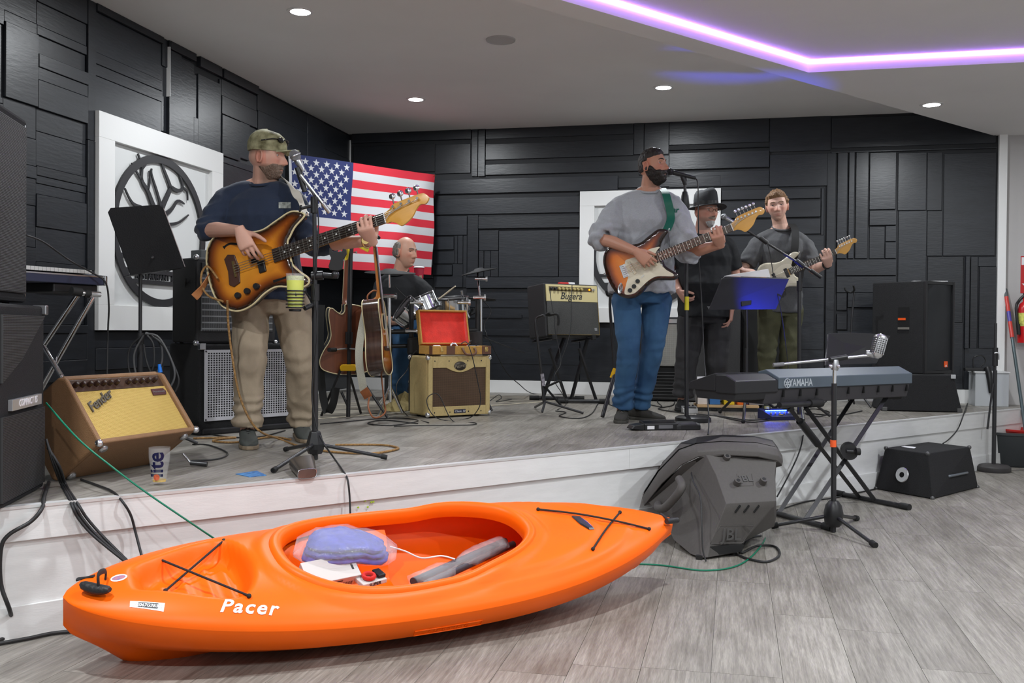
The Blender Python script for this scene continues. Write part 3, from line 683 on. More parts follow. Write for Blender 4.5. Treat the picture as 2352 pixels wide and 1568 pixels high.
b = B(); b.prism([(-.01, 0), (.31, 0), (.33, .03), (.29, .078), (-.01, .05)], kl, kl + .018, axes((0, 0, 0), (0, 1, 0), (0, 0, 1), (1, 0, 0))); put('end_cap', b, STEEL, t, bev=.004)
b = B(); b.bx(kl - .3, kl - .02, .02, .26, -.045, .0); put('underside_box', b, BLK, t, bev=.006)
sx = thing('keyboard_stand', 'chrome tubular x-stand under the dark blue keyboard', 'stand', D(150, 860, 4.75).to_tuple()[:2] + (S,))
tp = [D(170, 690, 4.85), D(212, 690, 5.0)]
for i, (a, c) in enumerate((((178, 678), (96, 800)), ((214, 682), (118, 850)))): pole('leg', sx, D(*a, 4.86), V((D(*c, 4.86).x, 4.86, D(*c, 4.86).z)) + (D(*c, 4.86) - D(*a, 4.86)) * (.0 if i else .0), .0125, CHROME)
pole('leg', sx, D(96, 790, 4.86), D(140, 862, 4.8), .0125, CHROME)
q = D(140, 862, 4.8); pole('leg', sx, q, V((q.x + .2, q.y - .05, S + .012)), .0125, CHROME); q = D(118, 850, 4.86); pole('leg', sx, q, V((q.x - .25, q.y + .05, S + .012)), .0125, CHROME)
b = B(); b.cyl(D(172, 672, 4.84), D(230, 676, 4.95), .014, n=12); put('support_arm', b, CHROME, sx, world=True, smooth=40)
b = B(); b.cyl(D(164, 668, 4.82), D(186, 671, 4.86), .022, n=12); put('arm_sleeve', b, RUB, sx, world=True, smooth=40)
b = B(); b.cyl(D(196, 674, 4.88), D(206, 675, 4.9), .02, n=12); put('arm_collar', b, RUB, sx, world=True, smooth=40)
b = B(); b.cyl(V((sx.location.x - .32, sx.location.y + .05, S + .012)), V((sx.location.x + .4, sx.location.y + .02, S + .012)), .0125, n=10); put('foot_bar', b, CHROME, sx, world=True, smooth=40)
# ---- tilted tan amplifier
TAN = mat('tan_textured_vinyl', (.235, .125, .058), .55, noise=.06, nscale=40, bump=.3, bscale=260)
CLOTH = weave('gold_grille_cloth', (.40, .26, .055), (.66, .47, .14), 1050, 1050, .75, bump=.5)
A0 = GS(187, 1110); A1 = GS(395, 1071); wd_ = (A1 - A0); wd_.z = 0; AWd = .60; wd_.normalize(); nf = V((wd_.y, -wd_.x, 0))
pp = lambda x, y: (lambda q: ((q - A0).dot(nf), q.z - S))(PW(x, y, A0, wd_))
prof = [(0, 0.0), pp(231, 1018), pp(143, 857), pp(112, 882)]
pf, pt = V(prof[1]), V(prof[2]); dn = V((pf[1] - pt[1], -(pf[0] - pt[0])));
# rectangular cabinet leaning back: bottom face from (0,0) to pf, front face pf to pt
uf = (V(pt) - V(pf)).normalized(); ub = V((uf.y, -uf.x)); hgt = (V(pt) - V(pf)).length; dep = min(.36, pf[1] / max(.05, ub.y)); bo = V(pf) - ub * dep; A0 = A0 + nf * bo.x + UP * max(0., bo.y)
MA = axes(A0, wd_, V((0, 0, 0)) + (-(nf * ub.x + UP * ub.y)), nf * uf.x + UP * uf.y) @ T(0, -dep, 0)
# local: x along width, -y is the grille side (y=0), y=dep is the back, z up the face
t = thing('tan_amplifier', 'tan vinyl guitar amplifier with gold grille cloth tilted back', 'amplifier', M=MA)
H_ = hgt; d0 = dep + .0
b = B(); pr_ = [(0, 0), (d0, 0), (d0 + .02, .02), (d0 + .02, H_ * .86), (d0 - .09, H_ + .0), (.03, H_ + .0), (0, H_ - .03)]
b.prism(pr_, 0, .022, axes((0, 0, 0), (0, 1, 0), (0, 0, 1), (1, 0, 0))); put('side_panel', b, TAN, t, bev=.010, seg=3)
b = B(); b.prism(pr_, AWd - .022, AWd, axes((0, 0, 0), (0, 1, 0), (0, 0, 1), (1, 0, 0))); put('side_panel', b, TAN, t, bev=.010, seg=3)
box('bottom_panel', t, .02, AWd - .02, 0, d0, 0, .022, TAN, .006); box('top_panel', t, .02, AWd - .02, .02, d0 - .08, H_ - .022, H_, TAN, .006)
box('back_panel', t, .02, AWd - .02, d0 - .01, d0 + .018, .02, H_ * .86, TAN, .006)
box('grille', t, .024, AWd - .024, .018, .03, .024, H_ - .085, CLOTH, .003)
box('control_panel', t, .024, AWd - .024, .02, .05, H_ - .083, H_ - .024, mat('brown_control_panel', (.06, .032, .02), .35), .002, M=None)
for k in [.05 + .039 * i for i in range(7)] + [.355 + .042 * i for i in range(5)]:
    kb = knob('knob', t, T(k, .02, H_ - .054) @ Rx(90), .0115, .022, mat('brown_knob', (.03, .014, .01), .25))
    b = B(T(k, -.003, H_ - .054) @ Rx(90)); b.cyl((0, 0, 0), (0, 0, .0015), .006, n=10); put('knob_cap', b, CHROME, kb)
b = B(); b.prism([(0, 0), (.085, 0), (.095, .016), (.085, .034), (.006, .034)], 0, .005, T(.465, .017, H_ - .135) @ STAND); put('name_badge', b, mat('maroon_badge', (.07, .02, .02), .4), t, bev=.001)
text('badge_lettering', 'Acoustasonic', .014, STEEL, t, T(.51, .0115, H_ - .118) @ STAND, shear=.3)
text('logo', 'Fender', .062, mat('antique_silver', (.14, .125, .10), .45, .5), t, T(.135, .014, H_ - .14) @ STAND @ Rz(24), bold=.001, shear=.35, ext=.003)
for x in (.0, AWd):
    b = B(); b.ball((x, .006, .006), (.017, .017, .017), 12); put('corner_cap', b, CHROME, t, smooth=60)
for x in (.05, AWd - .05):
    for y in (.045, d0 - .035):
        b = B(T(x, y, 0) @ Rx(180)); b.lathe([(.021, 0), (.021, .006), (.014, .014), (.0005, .015)], 14); put('metal_foot', b, STEEL, t, smooth=40)
b = B(); b.cyl(A1 + UP * .02 + nf * .09 + wd_ * .02, A1 + nf * .16 + wd_ * .05 + UP * .014, .012, n=10); put('tilt_leg', b, BLKM, t, world=True, smooth=40)
b = B(); b.cyl(A1 + nf * .05 + wd_ * .015 + UP * .06, A1 + nf * .09 + wd_ * .02 + UP * .02, .006, n=10); put('tilt_leg_bracket', b, STEEL, t, world=True, smooth=40)
# ---- music stand with a black desk
t = thing('music_stand', 'black music stand holding a songbook before the white tree sign', 'music stand', (D(322, 900, 5.2).x, 5.2, S))
BL, BR, TL, TR = D(300, 632, 5.08), D(424, 614, 5.42), D(245, 478, 5.02), D(340, 452, 5.36)
TR = TL + (BR - BL) * .98; nn = (BR - BL).cross(TL - BL).normalized()
b = B(); lp = [lerp(BL, BR, u) for u in (0, 1)]
cr = [lerp(BL, TL, .0), BR, lerp(BR, TR, .94), lerp(TR, TL, .07), lerp(TL, TR, .07), lerp(BL, TL, .94)]
b.solid([p - nn * .002 for p in cr], [p + nn * .002 for p in cr]); put('desk', b, mat('black_powder_coat', (.010, .010, .011), .85, spec=.2, bump=.15, bscale=150), t, world=True)
b = B(); e = (BR - BL).normalized(); sg = 1 if nn.dot(V((2, -5.2, 0))) < 0 else -1
b.solid([BL + nn * .0, BR, BR + nn * sg * .05, BL + nn * sg * .05], [p + UP * .004 for p in (BL, BR, BR + nn * sg * .05, BL + nn * sg * .05)]); put('ledge', b, BLKM, t, world=True)
sb = thing('songbook', 'thick songbook standing on the black music stand', 'book', lerp(BL, BR, .6))
c = [lerp(BL, BR, .12), lerp(BL, BR, 1.03), lerp(lerp(BL, BR, 1.03), lerp(TL, TR, 1.03), .93), lerp(lerp(BL, BR, .12), lerp(TL, TR, .12), .9)]
b = B(); b.solid([p + nn * sg * .006 + UP * .004 for p in c], [p + nn * sg * .04 + UP * .004 for p in c]); put('pages', b, mat('paper_edge', (.42, .36, .36), .7), sb, world=True)
b = B(); b.solid([p + nn * sg * .04 + UP * .004 for p in c], [p + nn * sg * .038 + UP * .004 for p in c]); put('cover', b, BLK, sb, world=True)
mc = lerp(lerp(BL, BR, .25), lerp(TL, TR, .25), .08); hp_ = V((D(322, 800, 5.2).x, 5.2, 0))
pt_ = V((hp_.x, hp_.y, D(322, 615, 5.2).z)); pole('upper_pole', t, V((hp_.x, hp_.y, S + .6)), pt_, .0095); pole('lower_pole', t, V((hp_.x, hp_.y, S + .05)), V((hp_.x, hp_.y, D(322, 770, 5.2).z)), .0145)
b = B(); b.cyl(V((hp_.x, hp_.y, D(322, 790, 5.2).z)), V((hp_.x, hp_.y, D(322, 765, 5.2).z)), .02, n=12); put('clutch', b, BLK, t, world=True, smooth=40)
b = B(); b.cyl(pt_ - UP * .02, pt_ + UP * .05, .016, n=10); put('tilt_joint', b, BLK, t, world=True, smooth=40)
pole('bracket', t, pt_ + UP * .03, lerp(lerp(BL, BR, .5), lerp(TL, TR, .5), .22), .011)
for a in (30, 150, 270): pole('leg', t, V((hp_.x, hp_.y, S + .16)), V((hp_.x + .30 * math.cos(rad(a)), hp_.y + .30 * math.sin(rad(a)), S + .012)), .009)
ck = thing('cable_coil', 'looped grey black cables hanging on the music stand pole', 'cable', (hp_.x + .05, hp_.y, D(322, 770, 5.2).z))
CAB = mat('black_cable', (.018, .018, .019), .5); CABG = mat('grey_cable', (.07, .07, .072), .5)
for k, pts in enumerate([[(336, 765), (298, 800), (300, 860), (340, 885), (372, 850), (368, 790), (340, 766)], [(330, 770), (308, 815), (318, 872), (350, 865), (372, 830), (366, 780), (335, 764)],
                        [(334, 764), (372, 790), (404, 850), (410, 880), (395, 905), (370, 890), (340, 840), (330, 790)], [(334, 766), (365, 775), (395, 830), (400, 870), (376, 905), (352, 905)], [(338, 770), (352, 790), (354, 830), (350, 850)]]):
    bentpole('loop', ck, [D(x, y, 5.16 - .012 * k) for x, y in pts], .0055, CABG if k % 2 else CAB)
b = B(); b.cyl(D(368, 855, 5.1), D(366, 836, 5.1), .012, .008, n=10); put('blue_plug', b, mat('bright_blue_sleeve', (.01, .16, .62), .4), ck, world=True, smooth=40)
# ---- bass stack: combo amplifier on a cabinet with white grille
GW = mat('pale_grey_grille_paint', (.50, .50, .53), .4)
ca = 48.; C0 = GS(458, 1001); Mc = bframe(C0, ca)
t = thing('bass_cabinet', 'black bass speaker cabinet with white square-holed metal grille', 'amplifier', M=Mc)
hc = D(458, 790, C0.y).z - S; WC = .70
box('cabinet', t, 0, WC, .012, .36, .0, hc, CARPET, .012)
# square-holed grille: horizontal and vertical bars, one perforated panel
gx0, gx1, gz0, gz1 = .03, WC - .03, .085, hc - .035
nx, nz = 34, 28; vs = []; fs = []; px_ = (gx1 - gx0 - .036) / nx; pz_ = (gz1 - gz0 - .036) / nz
xs = [gx0, gx0 + .018]; 
for i in range(nx): xs += [gx0 + .018 + i * px_ + px_ * .30, gx0 + .018 + (i + 1) * px_]
xs = sorted(set([gx0] + [gx0 + .018 + i * px_ + o for i in range(nx) for o in (0, px_ * .34)] + [gx1 - .018, gx1])); zs = sorted(set([gz0] + [gz0 + .018 + i * pz_ + o for i in range(nz) for o in (0, pz_ * .34)] + [gz1 - .018, gz1]))
n_ = len(xs)
for z in zs:
    for x in xs: vs.append((x, -.002, z))
for j in range(len(zs) - 1):
    for i in range(n_ - 1):
        hole = (1 <= i < n_ - 2 and (i % 2 == 0)) and (1 <= j < len(zs) - 2 and (j % 2 == 0))
        if not hole: fs.append((j * n_ + i, j * n_ + i + 1, (j + 1) * n_ + i + 1, (j + 1) * n_ + i))
b = B(); b._add(vs, fs); gr = put('grille', b, GW, t); md = gr.modifiers.new('solid', 'SOLIDIFY'); md.thickness = .003
box('grille_backing', t, gx0 + .01, gx1 - .01, .009, .013, gz0 + .01, gz1 - .01, BLK, 0)
for x in (gx0 + .009, gx1 - .009):
    for z in (gz0 + .009, gz1 - .009): b = B(); b.cyl((x, -.008, z), (x, -.004, z), .005, n=8); put('screw', b, BLKM, t)
box('corner_protector', t, .0, .04, -.004, .04, hc - .035, hc + .004, STEEL, .004)
box('base_skid', t, .02, WC - .02, .0, .05, .0, .04, BLK, .01)
Mc2 = Mc @ T(.0, .03, hc + .006); hh = D(462, 592, C0.y).z - S - hc
t = thing('bass_combo', 'black guitar combo amplifier standing on the white grilled bass cabinet', 'amplifier', M=Mc2)
box('cabinet', t, 0, .56, .012, .30, .0, hh, TOLEX, .012)
SILV = weave('black_silver_grille_cloth', (.03, .03, .032), (.30, .31, .32), 900, 165, .6, .2, thr=.75)
box('grille', t, .03, .53, -.0, .016, .07, hh - .10, SILV, .002)
box('control_panel', t, .03, .53, -.0, .016, hh - .09, hh - .03, BLK, .002)
for k in range(8): knob('knob', t, T(.07 + k * .058, .0, hh - .06) @ Rx(90), .012, .018)
for x in (0, .56):
    for z in (.0, hh): b = B(); b.ball((x, .014, z), .018, 10); put('corner_cap', b, STEEL, t, smooth=60)
feet(t, [(.05, .05), (.51, .05), (.05, .27), (.51, .27)], .012, .006)
box('handle', t, .18, .38, .11, .14, hh + .0, hh + .03, BLK, .008)
tn = thing('tuner_box', 'small grey box with cables on top of the black combo', 'effects pedal', M=Mc2 @ T(.08, .10, hh))
box('housing', tn, 0, .07, 0, .12, 0, .055, mat('grey_hammered', (.12, .13, .13), .4), .004); b = B(); b.cyl((.08, .05, .02), (.11, .05, .02), .008, n=10); put('jack', b, CHROME, tn, smooth=40)
# ---- microphone stand of the bassist
def mic_head(par, p, q, r=.026, body=STEEL, head=None):
    """handheld microphone from grille centre p to tail q"""
    d = (q - p).normalized(); head = head or mat('microphone_mesh', (.32, .33, .34), .35, .9, bump=.8, bscale=600)
    b = B(); F = frame(p, d); b.lathe([(.001, -r), (r * .6, -r * .85), (r * .95, -r * .3), (r, .0), (r * .92, r * .6), (r * .6, r * 1.05)], 18, M=F); put('mic_grille', b, head, par, world=True, smooth=60)
    b = B(); b.torus((0, 0, r * .1), r * .99, .0035, 20, 6, M=F); put('mic_ring', b, body, par, world=True, smooth=60)
    L_ = (q - p).length; b = B(); b.lathe([(r * .62, r * 1.0), (r * .72, r * 1.3), (r * .5, L_ * .75), (r * .42, L_), (.001, L_)], 16, M=F); put('mic_body', b, body, par, world=True, smooth=40)
YM = 4.81
t = thing('boom_mic_stand', 'black tripod microphone stand with boom at the bassist mouth', 'mic stand', (GS(724, 1055).x, YM, S))
bx_, by_ = GS(724, 1055).x, YM
pole('lower_pole', t, V((bx_, by_, S + .002)), D(724, 655, YM), .0155); pole('upper_pole', t, D(724, 668, YM), D(722, 462, YM), .0105)
b = B(); b.cyl(D(724, 690, YM), D(724, 652, YM), .020, n=14); put('clutch', b, BLK, t, world=True, smooth=40)
b = B(); b.lathe([(.034, -.08), (.045, -.055), (.045, -.03), (.028, .03), (.02, .035)], 6, M=T(bx_, by_, D(724, 1005, YM).z)); put('leg_hub', b, BLK, t, world=True, bev=.003)
hz = D(724, 1018, YM).z
for a in ((627, 1087), (889, 1056), (655, 1037)):
    g = GS(*a) + UP * .013; st = V((bx_, by_, hz)); l = pole('leg', t, st, g, .0095); b = B(); d = (g - st).normalized(); b.cyl(g - d * .03, g, .0125, n=12); put('end_cap', b, RUB, l, world=True, smooth=40)
bc = D(722, 466, YM); pole('boom', t, D(690, 402, YM - .02), D(756, 486, YM + .02), .0085, CHROME); b = B(); b.cyl(D(741, 467, YM), D(757, 488, YM + .02), .0115, n=12); put('boom_counterweight', b, STEEL, t, world=True, smooth=40)
b = B(); b.cyl(bc - UP * .05, bc + UP * .03, .019, n=12); put('boom_clamp', b, BLK, t, world=True, smooth=40)
b = B(); b.cyl(bc + V((-.06, -.02, -.03)), bc + V((.0, 0, -.01)), .008, n=10); b.cyl(bc + V((-.065, -.03, -.045)), bc + V((-.065, .0, -.015)), .006, n=8); put('boom_wing_bolt', b, BLK, t, world=True, smooth=40)
b = B(); b.tube([D(700, 440, YM), D(690, 405, YM), D(683, 385, YM)], [.012, .016, .014], 10); put('mic_clip', b, BLK, t, world=True, smooth=40)
mic_head(t, D(677, 356, YM - .01), D(697, 393, YM + .01), .027)
bentpole('cable', t, [D(688, 390, YM), D(705, 425, YM), D(728, 470, YM - .03), D(731, 560, YM - .025), D(722, 640, YM - .03), D(729, 760, YM - .03), D(716, 900, YM - .03), D(728, 985, YM - .04)], .0035, CAB, 6)
# phone clamp on the pole
ph = thing('phone_holder', 'black spring phone clamp fixed on the bassist microphone pole', 'phone holder', D(735, 632, YM).to_tuple())
b = B(); b.cyl(D(716, 634, YM), D(742, 632, YM), .022, n=14); put('pole_clamp', b, BLK, ph, world=True, smooth=40)
b = B(); b.cyl(D(742, 632, YM), D(776, 634, YM - .02), .013, n=12); put('arm', b, BLKM, ph, world=True, smooth=40)
b = B(); b.ball(D(770, 630, YM - .02), .02); put('ball_joint', b, BLKM, ph, world=True, smooth=60)
c = [D(x, y, YM - .03) for x, y in ((757, 570), (762, 572), (764, 578), (786, 578), (788, 571), (795, 573), (796, 583), (789, 596), (786, 618), (776, 622), (758, 620), (755, 612), (761, 592), (756, 582))]
b = B(); b.solid([p + V((0, -.009, 0)) for p in c], [p + V((0, .012, 0)) for p in c]); put('jaw', b, RUB, ph, world=True, bev=.002)
# cup holder with the drink
YD = YM - .06
ch = thing('cup_holder', 'black coiled wire cup holder clamped to the bassist microphone pole', 'cup holder', D(678, 700, YD).to_tuple())
cc = D(678, 690, YD)
zt_, zb_ = D(678, 628, YD).z, D(678, 708, YD).z; cxy = V((cc.x, cc.y, 0))
def rdr(z): return lerp(.036, .045, (z - zb_) / (zt_ - zb_))
for k in range(7):
    z = D(678, 668 + k * 7.6, YD).z; r_ = max(.034, rdr(z)) + .004 + (.002 if k > 3 else 0)
    b = B(); b.torus((cc.x, cc.y, z), r_ if k < 6 else .026, .0032, 28, 6); put('wire_ring', b, BLK, ch, world=True, smooth=60)
b = B(); b.cyl(V((cc.x, cc.y, zb_ - .010)), V((cc.x, cc.y, zb_ - .004)), .03, n=18); put('base_plate', b, BLK, ch, world=True, smooth=40)
bentpole('arm', ch, [V((cc.x + .043, cc.y, zt_ - .08)), D(708, 680, YM), D(718, 690, YM), D(722, 672, YM)], .005, BLKM)
b = B(); b.cyl(D(700, 708, YD), D(717, 700, YM - .02), .012, n=10); put('clamp_knob', b, BLK, ch, world=True, smooth=40)
dr = thing('drink_cup', 'clear plastic cup of lime green drink in the wire holder', 'cup', (cc.x, cc.y, zb_))
hh_ = zt_ - zb_
b = B(); b.lathe([(.001, 0), (.036, 0), (.045, hh_), (.0463, hh_), (.0463, hh_ - .004), (.0445, hh_ - .004), (.0355, .003), (.001, .003)], 28, cap=False); put('cup', b, mat('clear_cup', (.97, .98, .97), .05, alpha=.08, spec=.7), dr, smooth=40)
b = B(); b.lathe([(.001, .004), (.0345, .004), (.0418, hh_ * .80), (.001, hh_ * .80)], 28); put('drink', b, mat('lime_drink', (.60, .66, .0), .15, noise=.08, nscale=14), dr, smooth=40)
b = B(); b.lathe([(.001, hh_ * .801), (.0418, hh_ * .801), (.0432, hh_ * .93), (.001, hh_ * .91)], 24); put('ice', b, mat('pale_ice_layer', (.52, .56, .32), .2, bump=.8, bscale=60), dr, smooth=40)
b = B(); b.cyl(V((.012, -.036, hh_ * .35)), V((-.016, -.02, hh_ * 1.32)), .003, n=8); put('straw', b, BLK, dr, smooth=40)
# ================================================================== GEAR, MIDDLE AND RIGHT OF THE STAGE
# ---- rug under the drums
r0, r1 = GS(690, 966), GS(1345, 916); rd = (r1 - r0).normalized(); rp = V((-rd.y, rd.x, 0))
b = B(); c = [r0, r1, r1 + rp * .5, lerp(r1, r0, .12) + rp * 1.0, r0 + rp * 1.2]; b.solid([p + UP * .0003 for p in c], [p + UP * .003 for p in c])
rg_ = put('rug', b, mat('streaked_rug', (.05, .047, .043), .95, noise=.5, nscale=4, stretch=(1, 3.5, 1), col2=(.46, .42, .34), bump=.4, bscale=200), loc=lerp(r0, r1, .5), label='flat cream and grey streaked rug spread under the drum kit', cat='rug')
b = B(); c = [r0, r1, r1 + rp * .03, r0 + rp * .03]; b.solid([p + UP * .003 for p in c], [p + UP * .0045 for p in c]); put('border', b, mat('cream_border', (.58, .52, .40), .9), rg_, world=True)
# ---- tweed amplifier
TWEED = mat('cream_tweed_vinyl', (.55, .42, .185), .6, noise=.07, nscale=60, bump=.25, bscale=240)
OX = weave('oxblood_grille_cloth', (.028, .017, .011), (.16, .095, .055), 950, 800, .8, bump=.5, thr=.45)
PA = GS(984, 961); MP = bframe(PA, 34); W_, H_, D_ = .53, .452, .30
t = thing('tweed_amplifier', 'cream tweed combo amplifier with brown grille beneath the open case', 'amplifier', M=MP)
zf = .014
box('cabinet', t, 0, W_, .03, D_, zf, H_, TWEED, .012)
# front baffle with the dipped upper rim
up_ = [(W_ - .035, H_ - .085)] + [(W_ * (.72 - .44 * k / 10), H_ - .085 - .035 * math.sin(math.pi * k / 10)) for k in range(11)] + [(.035, H_ - .085)]
b = B(); b.prism([(0, zf), (0, H_), (.035, H_ - .085)] [:2] + [(.035, H_ - .001), (.035, .085), (.035, zf)], 0, .03, T(0, .03, 0) @ STAND); put('baffle_rail', b, TWEED, t, bev=.004)
b = B(); b.prism([(W_ - .035, zf), (W_, zf), (W_, H_), (W_ - .035, H_)], 0, .03, T(0, .03, 0) @ STAND); put('baffle_rail', b, TWEED, t, bev=.004)
b = B(); b.prism([(.035, H_ - .001), (.035, H_ - .085)] + [(W_ * (.28 + .44 * k / 10), H_ - .085 - .035 * math.sin(math.pi * k / 10)) for k in range(11)] + [(W_ - .035, H_ - .085), (W_ - .035, H_ - .001)], 0, .03, T(0, .03, 0) @ STAND); put('upper_baffle', b, TWEED, t, bev=.003)
box('lower_baffle', t, .035, W_ - .035, .0, .03, zf, .082, TWEED, .003)
box('grille', t, .03, W_ - .03, .012, .03, .075, H_ - .06, OX, 0)
b = B(T(W_ / 2, 0, H_ - .072) @ STAND); b.loft([[(.052 * k * math.cos(6.283 * i / 24), .033 * k * math.sin(6.283 * i / 24), z) for i in range(24)] for k, z in ((1, 0), (1, .003), (.93, .005))]); bd = put('oval_badge', b, mat('dark_bronze', (.06, .05, .04), .35, .6), t, smooth=40)
text('badge_lettering', 'Peavey', .038, mat('pale_bronze', (.42, .36, .26), .35, .8), bd, T(W_ / 2, -.0052, H_ - .072) @ STAND @ Rz(10), shear=.3, ext=.0006)
box('model_plate', t, W_ / 2 - .05, W_ / 2 + .05, -.003, .001, .03, .058, mat('navy_plate', (.015, .015, .04), .3), .001)
text('model_lettering', 'Classic 30', .022, LETW, t, T(W_ / 2, -.0036, .044) @ STAND, shear=.2, ext=.0004)
for x, z in ((.05, H_ - .035), (.17, H_ - .035), (.33, H_ - .035), (.45, H_ - .035), (.05, .04), (.18, .04), (.34, .04), (.45, .04)):
    b = B(); b.cyl((x, -.002, z), (x, .002, z), .005, n=8); put('screw', b, BLKM, t)
for x, y, z in ((0, .0, H_), (W_, .0, H_), (0, D_, H_), (W_, D_, H_), (0, .0, zf), (W_, .0, zf)):
    b = B(); b.ball((x, y + (.012 if y == 0 else -.012), z + (-.012 if z > .1 else .012)), (.02, .02, .02), 10); put('corner_cap', b, CHROME, t, smooth=60)
feet(t, [(.05, .06), (.45, .06), (.05, .24), (.45, .24)], .014, .0)
for x, y in ((.05, .06), (.45, .06), (.05, .24), (.45, .24)):
    b = B(); b.cyl((x, y, 0), (x, y, zf), .016, n=10); put('rubber_foot', b, RUB, t, smooth=40)
# ---- open accessory case on the amplifier
TWD = mat('yellow_tweed_cloth', (.50, .27, .06), .7, noise=.12, nscale=90, bump=.3, bscale=300); BRN = mat('brown_leather', (.13, .055, .03), .5); PLUSH = mat('red_plush', (.72, .035, .022), .9, noise=.16, nscale=16, bump=.3, bscale=120, sheen=.4)
c0 = PW(987, 812, PA + MP.to_3x3() @ V((0, .03, 0)), MP.to_3x3() @ V((0, 1, 0)))
box_z = H_ + .024
b = B(); b.bx(.10, .46, .0, .24, H_ + .001, H_ + .012); put('songbook', b, mat('cream_paper', (.66, .60, .46), .7), M=MP, bev=.002, label='flat cream songbook under the red-lined case', cat='book')
MC = MP @ T(.022, -.01, H_ + .014) @ Rz(-4)
t = thing('accessory_case', 'open tweed instrument case lined with red plush on amplifier', 'case', M=MC)
CW, CD, CHh = .485, .235, .062
for nm, a in (('front_wall', (0, CW, 0, .010)), ('back_wall', (0, CW, CD - .01, CD)), ('side_wall', (0, .01, .01, CD - .01)), ('side_wall', (CW - .01, CW, .01, CD - .01))): box(nm, t, a[0], a[1], a[2], a[3], 0, CHh, TWD, .003)
box('bottom', t, .01, CW - .01, .01, CD - .01, 0, .008, TWD, .001); box('lining', t, .01, CW - .01, .01, CD - .01, .008, .047, PLUSH, .004)
box('corner_leather', t, -.002, .002, -.002, .05, 0, CHh, BRN, .001); box('front_leather', t, .115, .185, -.003, .0005, 0, CHh, BRN, .001); box('front_leather', t, CW - .075, CW + .002, -.003, .0005, 0, CHh, BRN, .001)
ML_ = T(0, CD, CHh) @ Rx(-14)
b = B(ML_); b.bx(0, CW - .075, -.008, .004, 0, .265); put('lid_panel', b, TWD, t, bev=.003)
for a in ((0, .012, 0, .265), (CW - .087, CW - .075, 0, .265), (.012, CW - .087, .253, .265), (.012, CW - .087, 0, .01)):
    b = B(ML_); b.bx(a[0], a[1], -.05, -.008, a[2], a[3]); put('lid_rim', b, TWD, t, bev=.003)
b = B(ML_); b.bx(.012, CW - .087, -.014, -.008, .01, .253); put('lid_lining', b, PLUSH, t)
b = B(ML_); b.bx(CW - .094, CW - .087, -.046, -.014, .01, .253); put('lid_lining', b, PLUSH, t)
bentpole('handle', t, [(.245, -.006, .045), (.245, -.028, .02), (.265, -.034, .0), (.325, -.034, .0), (.345, -.028, .02), (.345, -.006, .045)], .0085, BRN, world=False)
for x in (.245, .345): box('handle_mount', t, x - .012, x + .012, -.008, .0, .042, .056, GOLD, .002)
for x in (.075, .445): box('latch', t, x - .012, x + .012, -.008, .0, .02, .055, GOLD, .002); bentpole('latch_loop', t, [(x - .008, -.01, .05), (x - .008, -.012, .03), (x + .008, -.012, .03), (x + .008, -.01, .05)], .002, GOLD, world=False)
for nm, lb_, p, d, m in (('tape_roll', 'white tape block lying in the open tweed case', (.06, .05, .047), (.05, .03, .02), LETW), ('harmonica', 'silver harmonica lying in the open tweed case', (.36, .06, .047), (.10, .028, .018), STEEL)):
    b = B(); b.box((p[0], p[1], p[2] + d[2] / 2), d); put(nm, b, m, M=MC, bev=.004, label=lb_, cat=nm.split('_')[0])
t2 = thing('capo', 'chrome capo resting in the open tweed case', 'capo', M=MC @ T(.19, .05, .05))
b = B(); b.torus((0, 0, .02), .026, .008, 14, 8, M=Rx(80), arc=(0, 200)); put('jaw', b, STEEL, t2, smooth=60); b = B(); b.bx(-.03, .03, -.012, .012, 0, .008); put('pad', b, RUB, t2, bev=.003)
t2 = thing('spring_clamp', 'small black clamp standing up in the open case', 'clamp', M=MC @ T(.325, .05, .047))
bentpole('jaw', t2, [(0, 0, 0), (.002, 0, .035), (.022, 0, .055)], .006, BLK, world=False); bentpole('jaw', t2, [(.05, 0, 0), (.062, 0, .02), (.06, 0, .04)], .006, BLK, world=False)
# ---- crumpled yellow cloth beside the amplifier
b = B(); cc = GS(925, 945); g = []; rn = random.Random(3)
for j in range(15):
    row = []
    for i in range(19):
        u, v_ = i / 18 * 2 - 1, j / 14 * 2 - 1; q = max(0, 1 - (abs(u) ** 2.2 + abs(v_) ** 2.2)); row.append(V((u * .14 + .02 * math.sin(7 * v_), v_ * .12 + .02 * math.sin(6 * u), .006 + .17 * q ** .75 * (.75 + .25 * math.sin(5 * u + 3 * v_)) * (.8 + .25 * u) + .012 * math.sin(9 * u + 7 * v_) * q)))
    g.append(row)
b.sheet(g, .004); put('crumpled_cloth', b, mat('straw_canvas', (.50, .40, .18), .85, bump=.4, bscale=120), M=T(cc.x - .02, cc.y + .1, S) @ Rz(30), smooth=60, label='crumpled straw yellow canvas bag beside the tweed amplifier', cat='bag')
# ---- black combo with cream panel on a folding stand
YB = 8.6
f0 = D(1256, 772, YB); MBg = T(*f0) @ Rz(34) @ Rx(-6)
t = thing('cream_panel_combo', 'black combo amplifier with cream control panel on a tilted stand', 'amplifier', M=MBg)
Wb = .62; Hb = (D(1248, 648, YB) - f0).length; Db = .27
box('cabinet', t, 0, Wb, .012, Db, 0, Hb, TOLEX, .010)
GR = mat('sparkle_black_grille', (.03, .03, .03), .7, noise=.9, nscale=330, col2=(.085, .085, .08), bump=.4, bscale=300)
CRM = mat('cream_panel', (.62, .53, .27), .45)
box('grille', t, .022, Wb - .022, .002, .016, .018, Hb - .165, GR, .001)
box('cream_panel', t, .02, Wb - .02, .0, .016, Hb - .163, Hb - .012, CRM, .002)
box('control_strip', t, .05, Wb - .09, -.002, .004, Hb - .07, Hb - .03, mat('dark_gold_strip', (.10, .075, .035), .35, .3), .001)
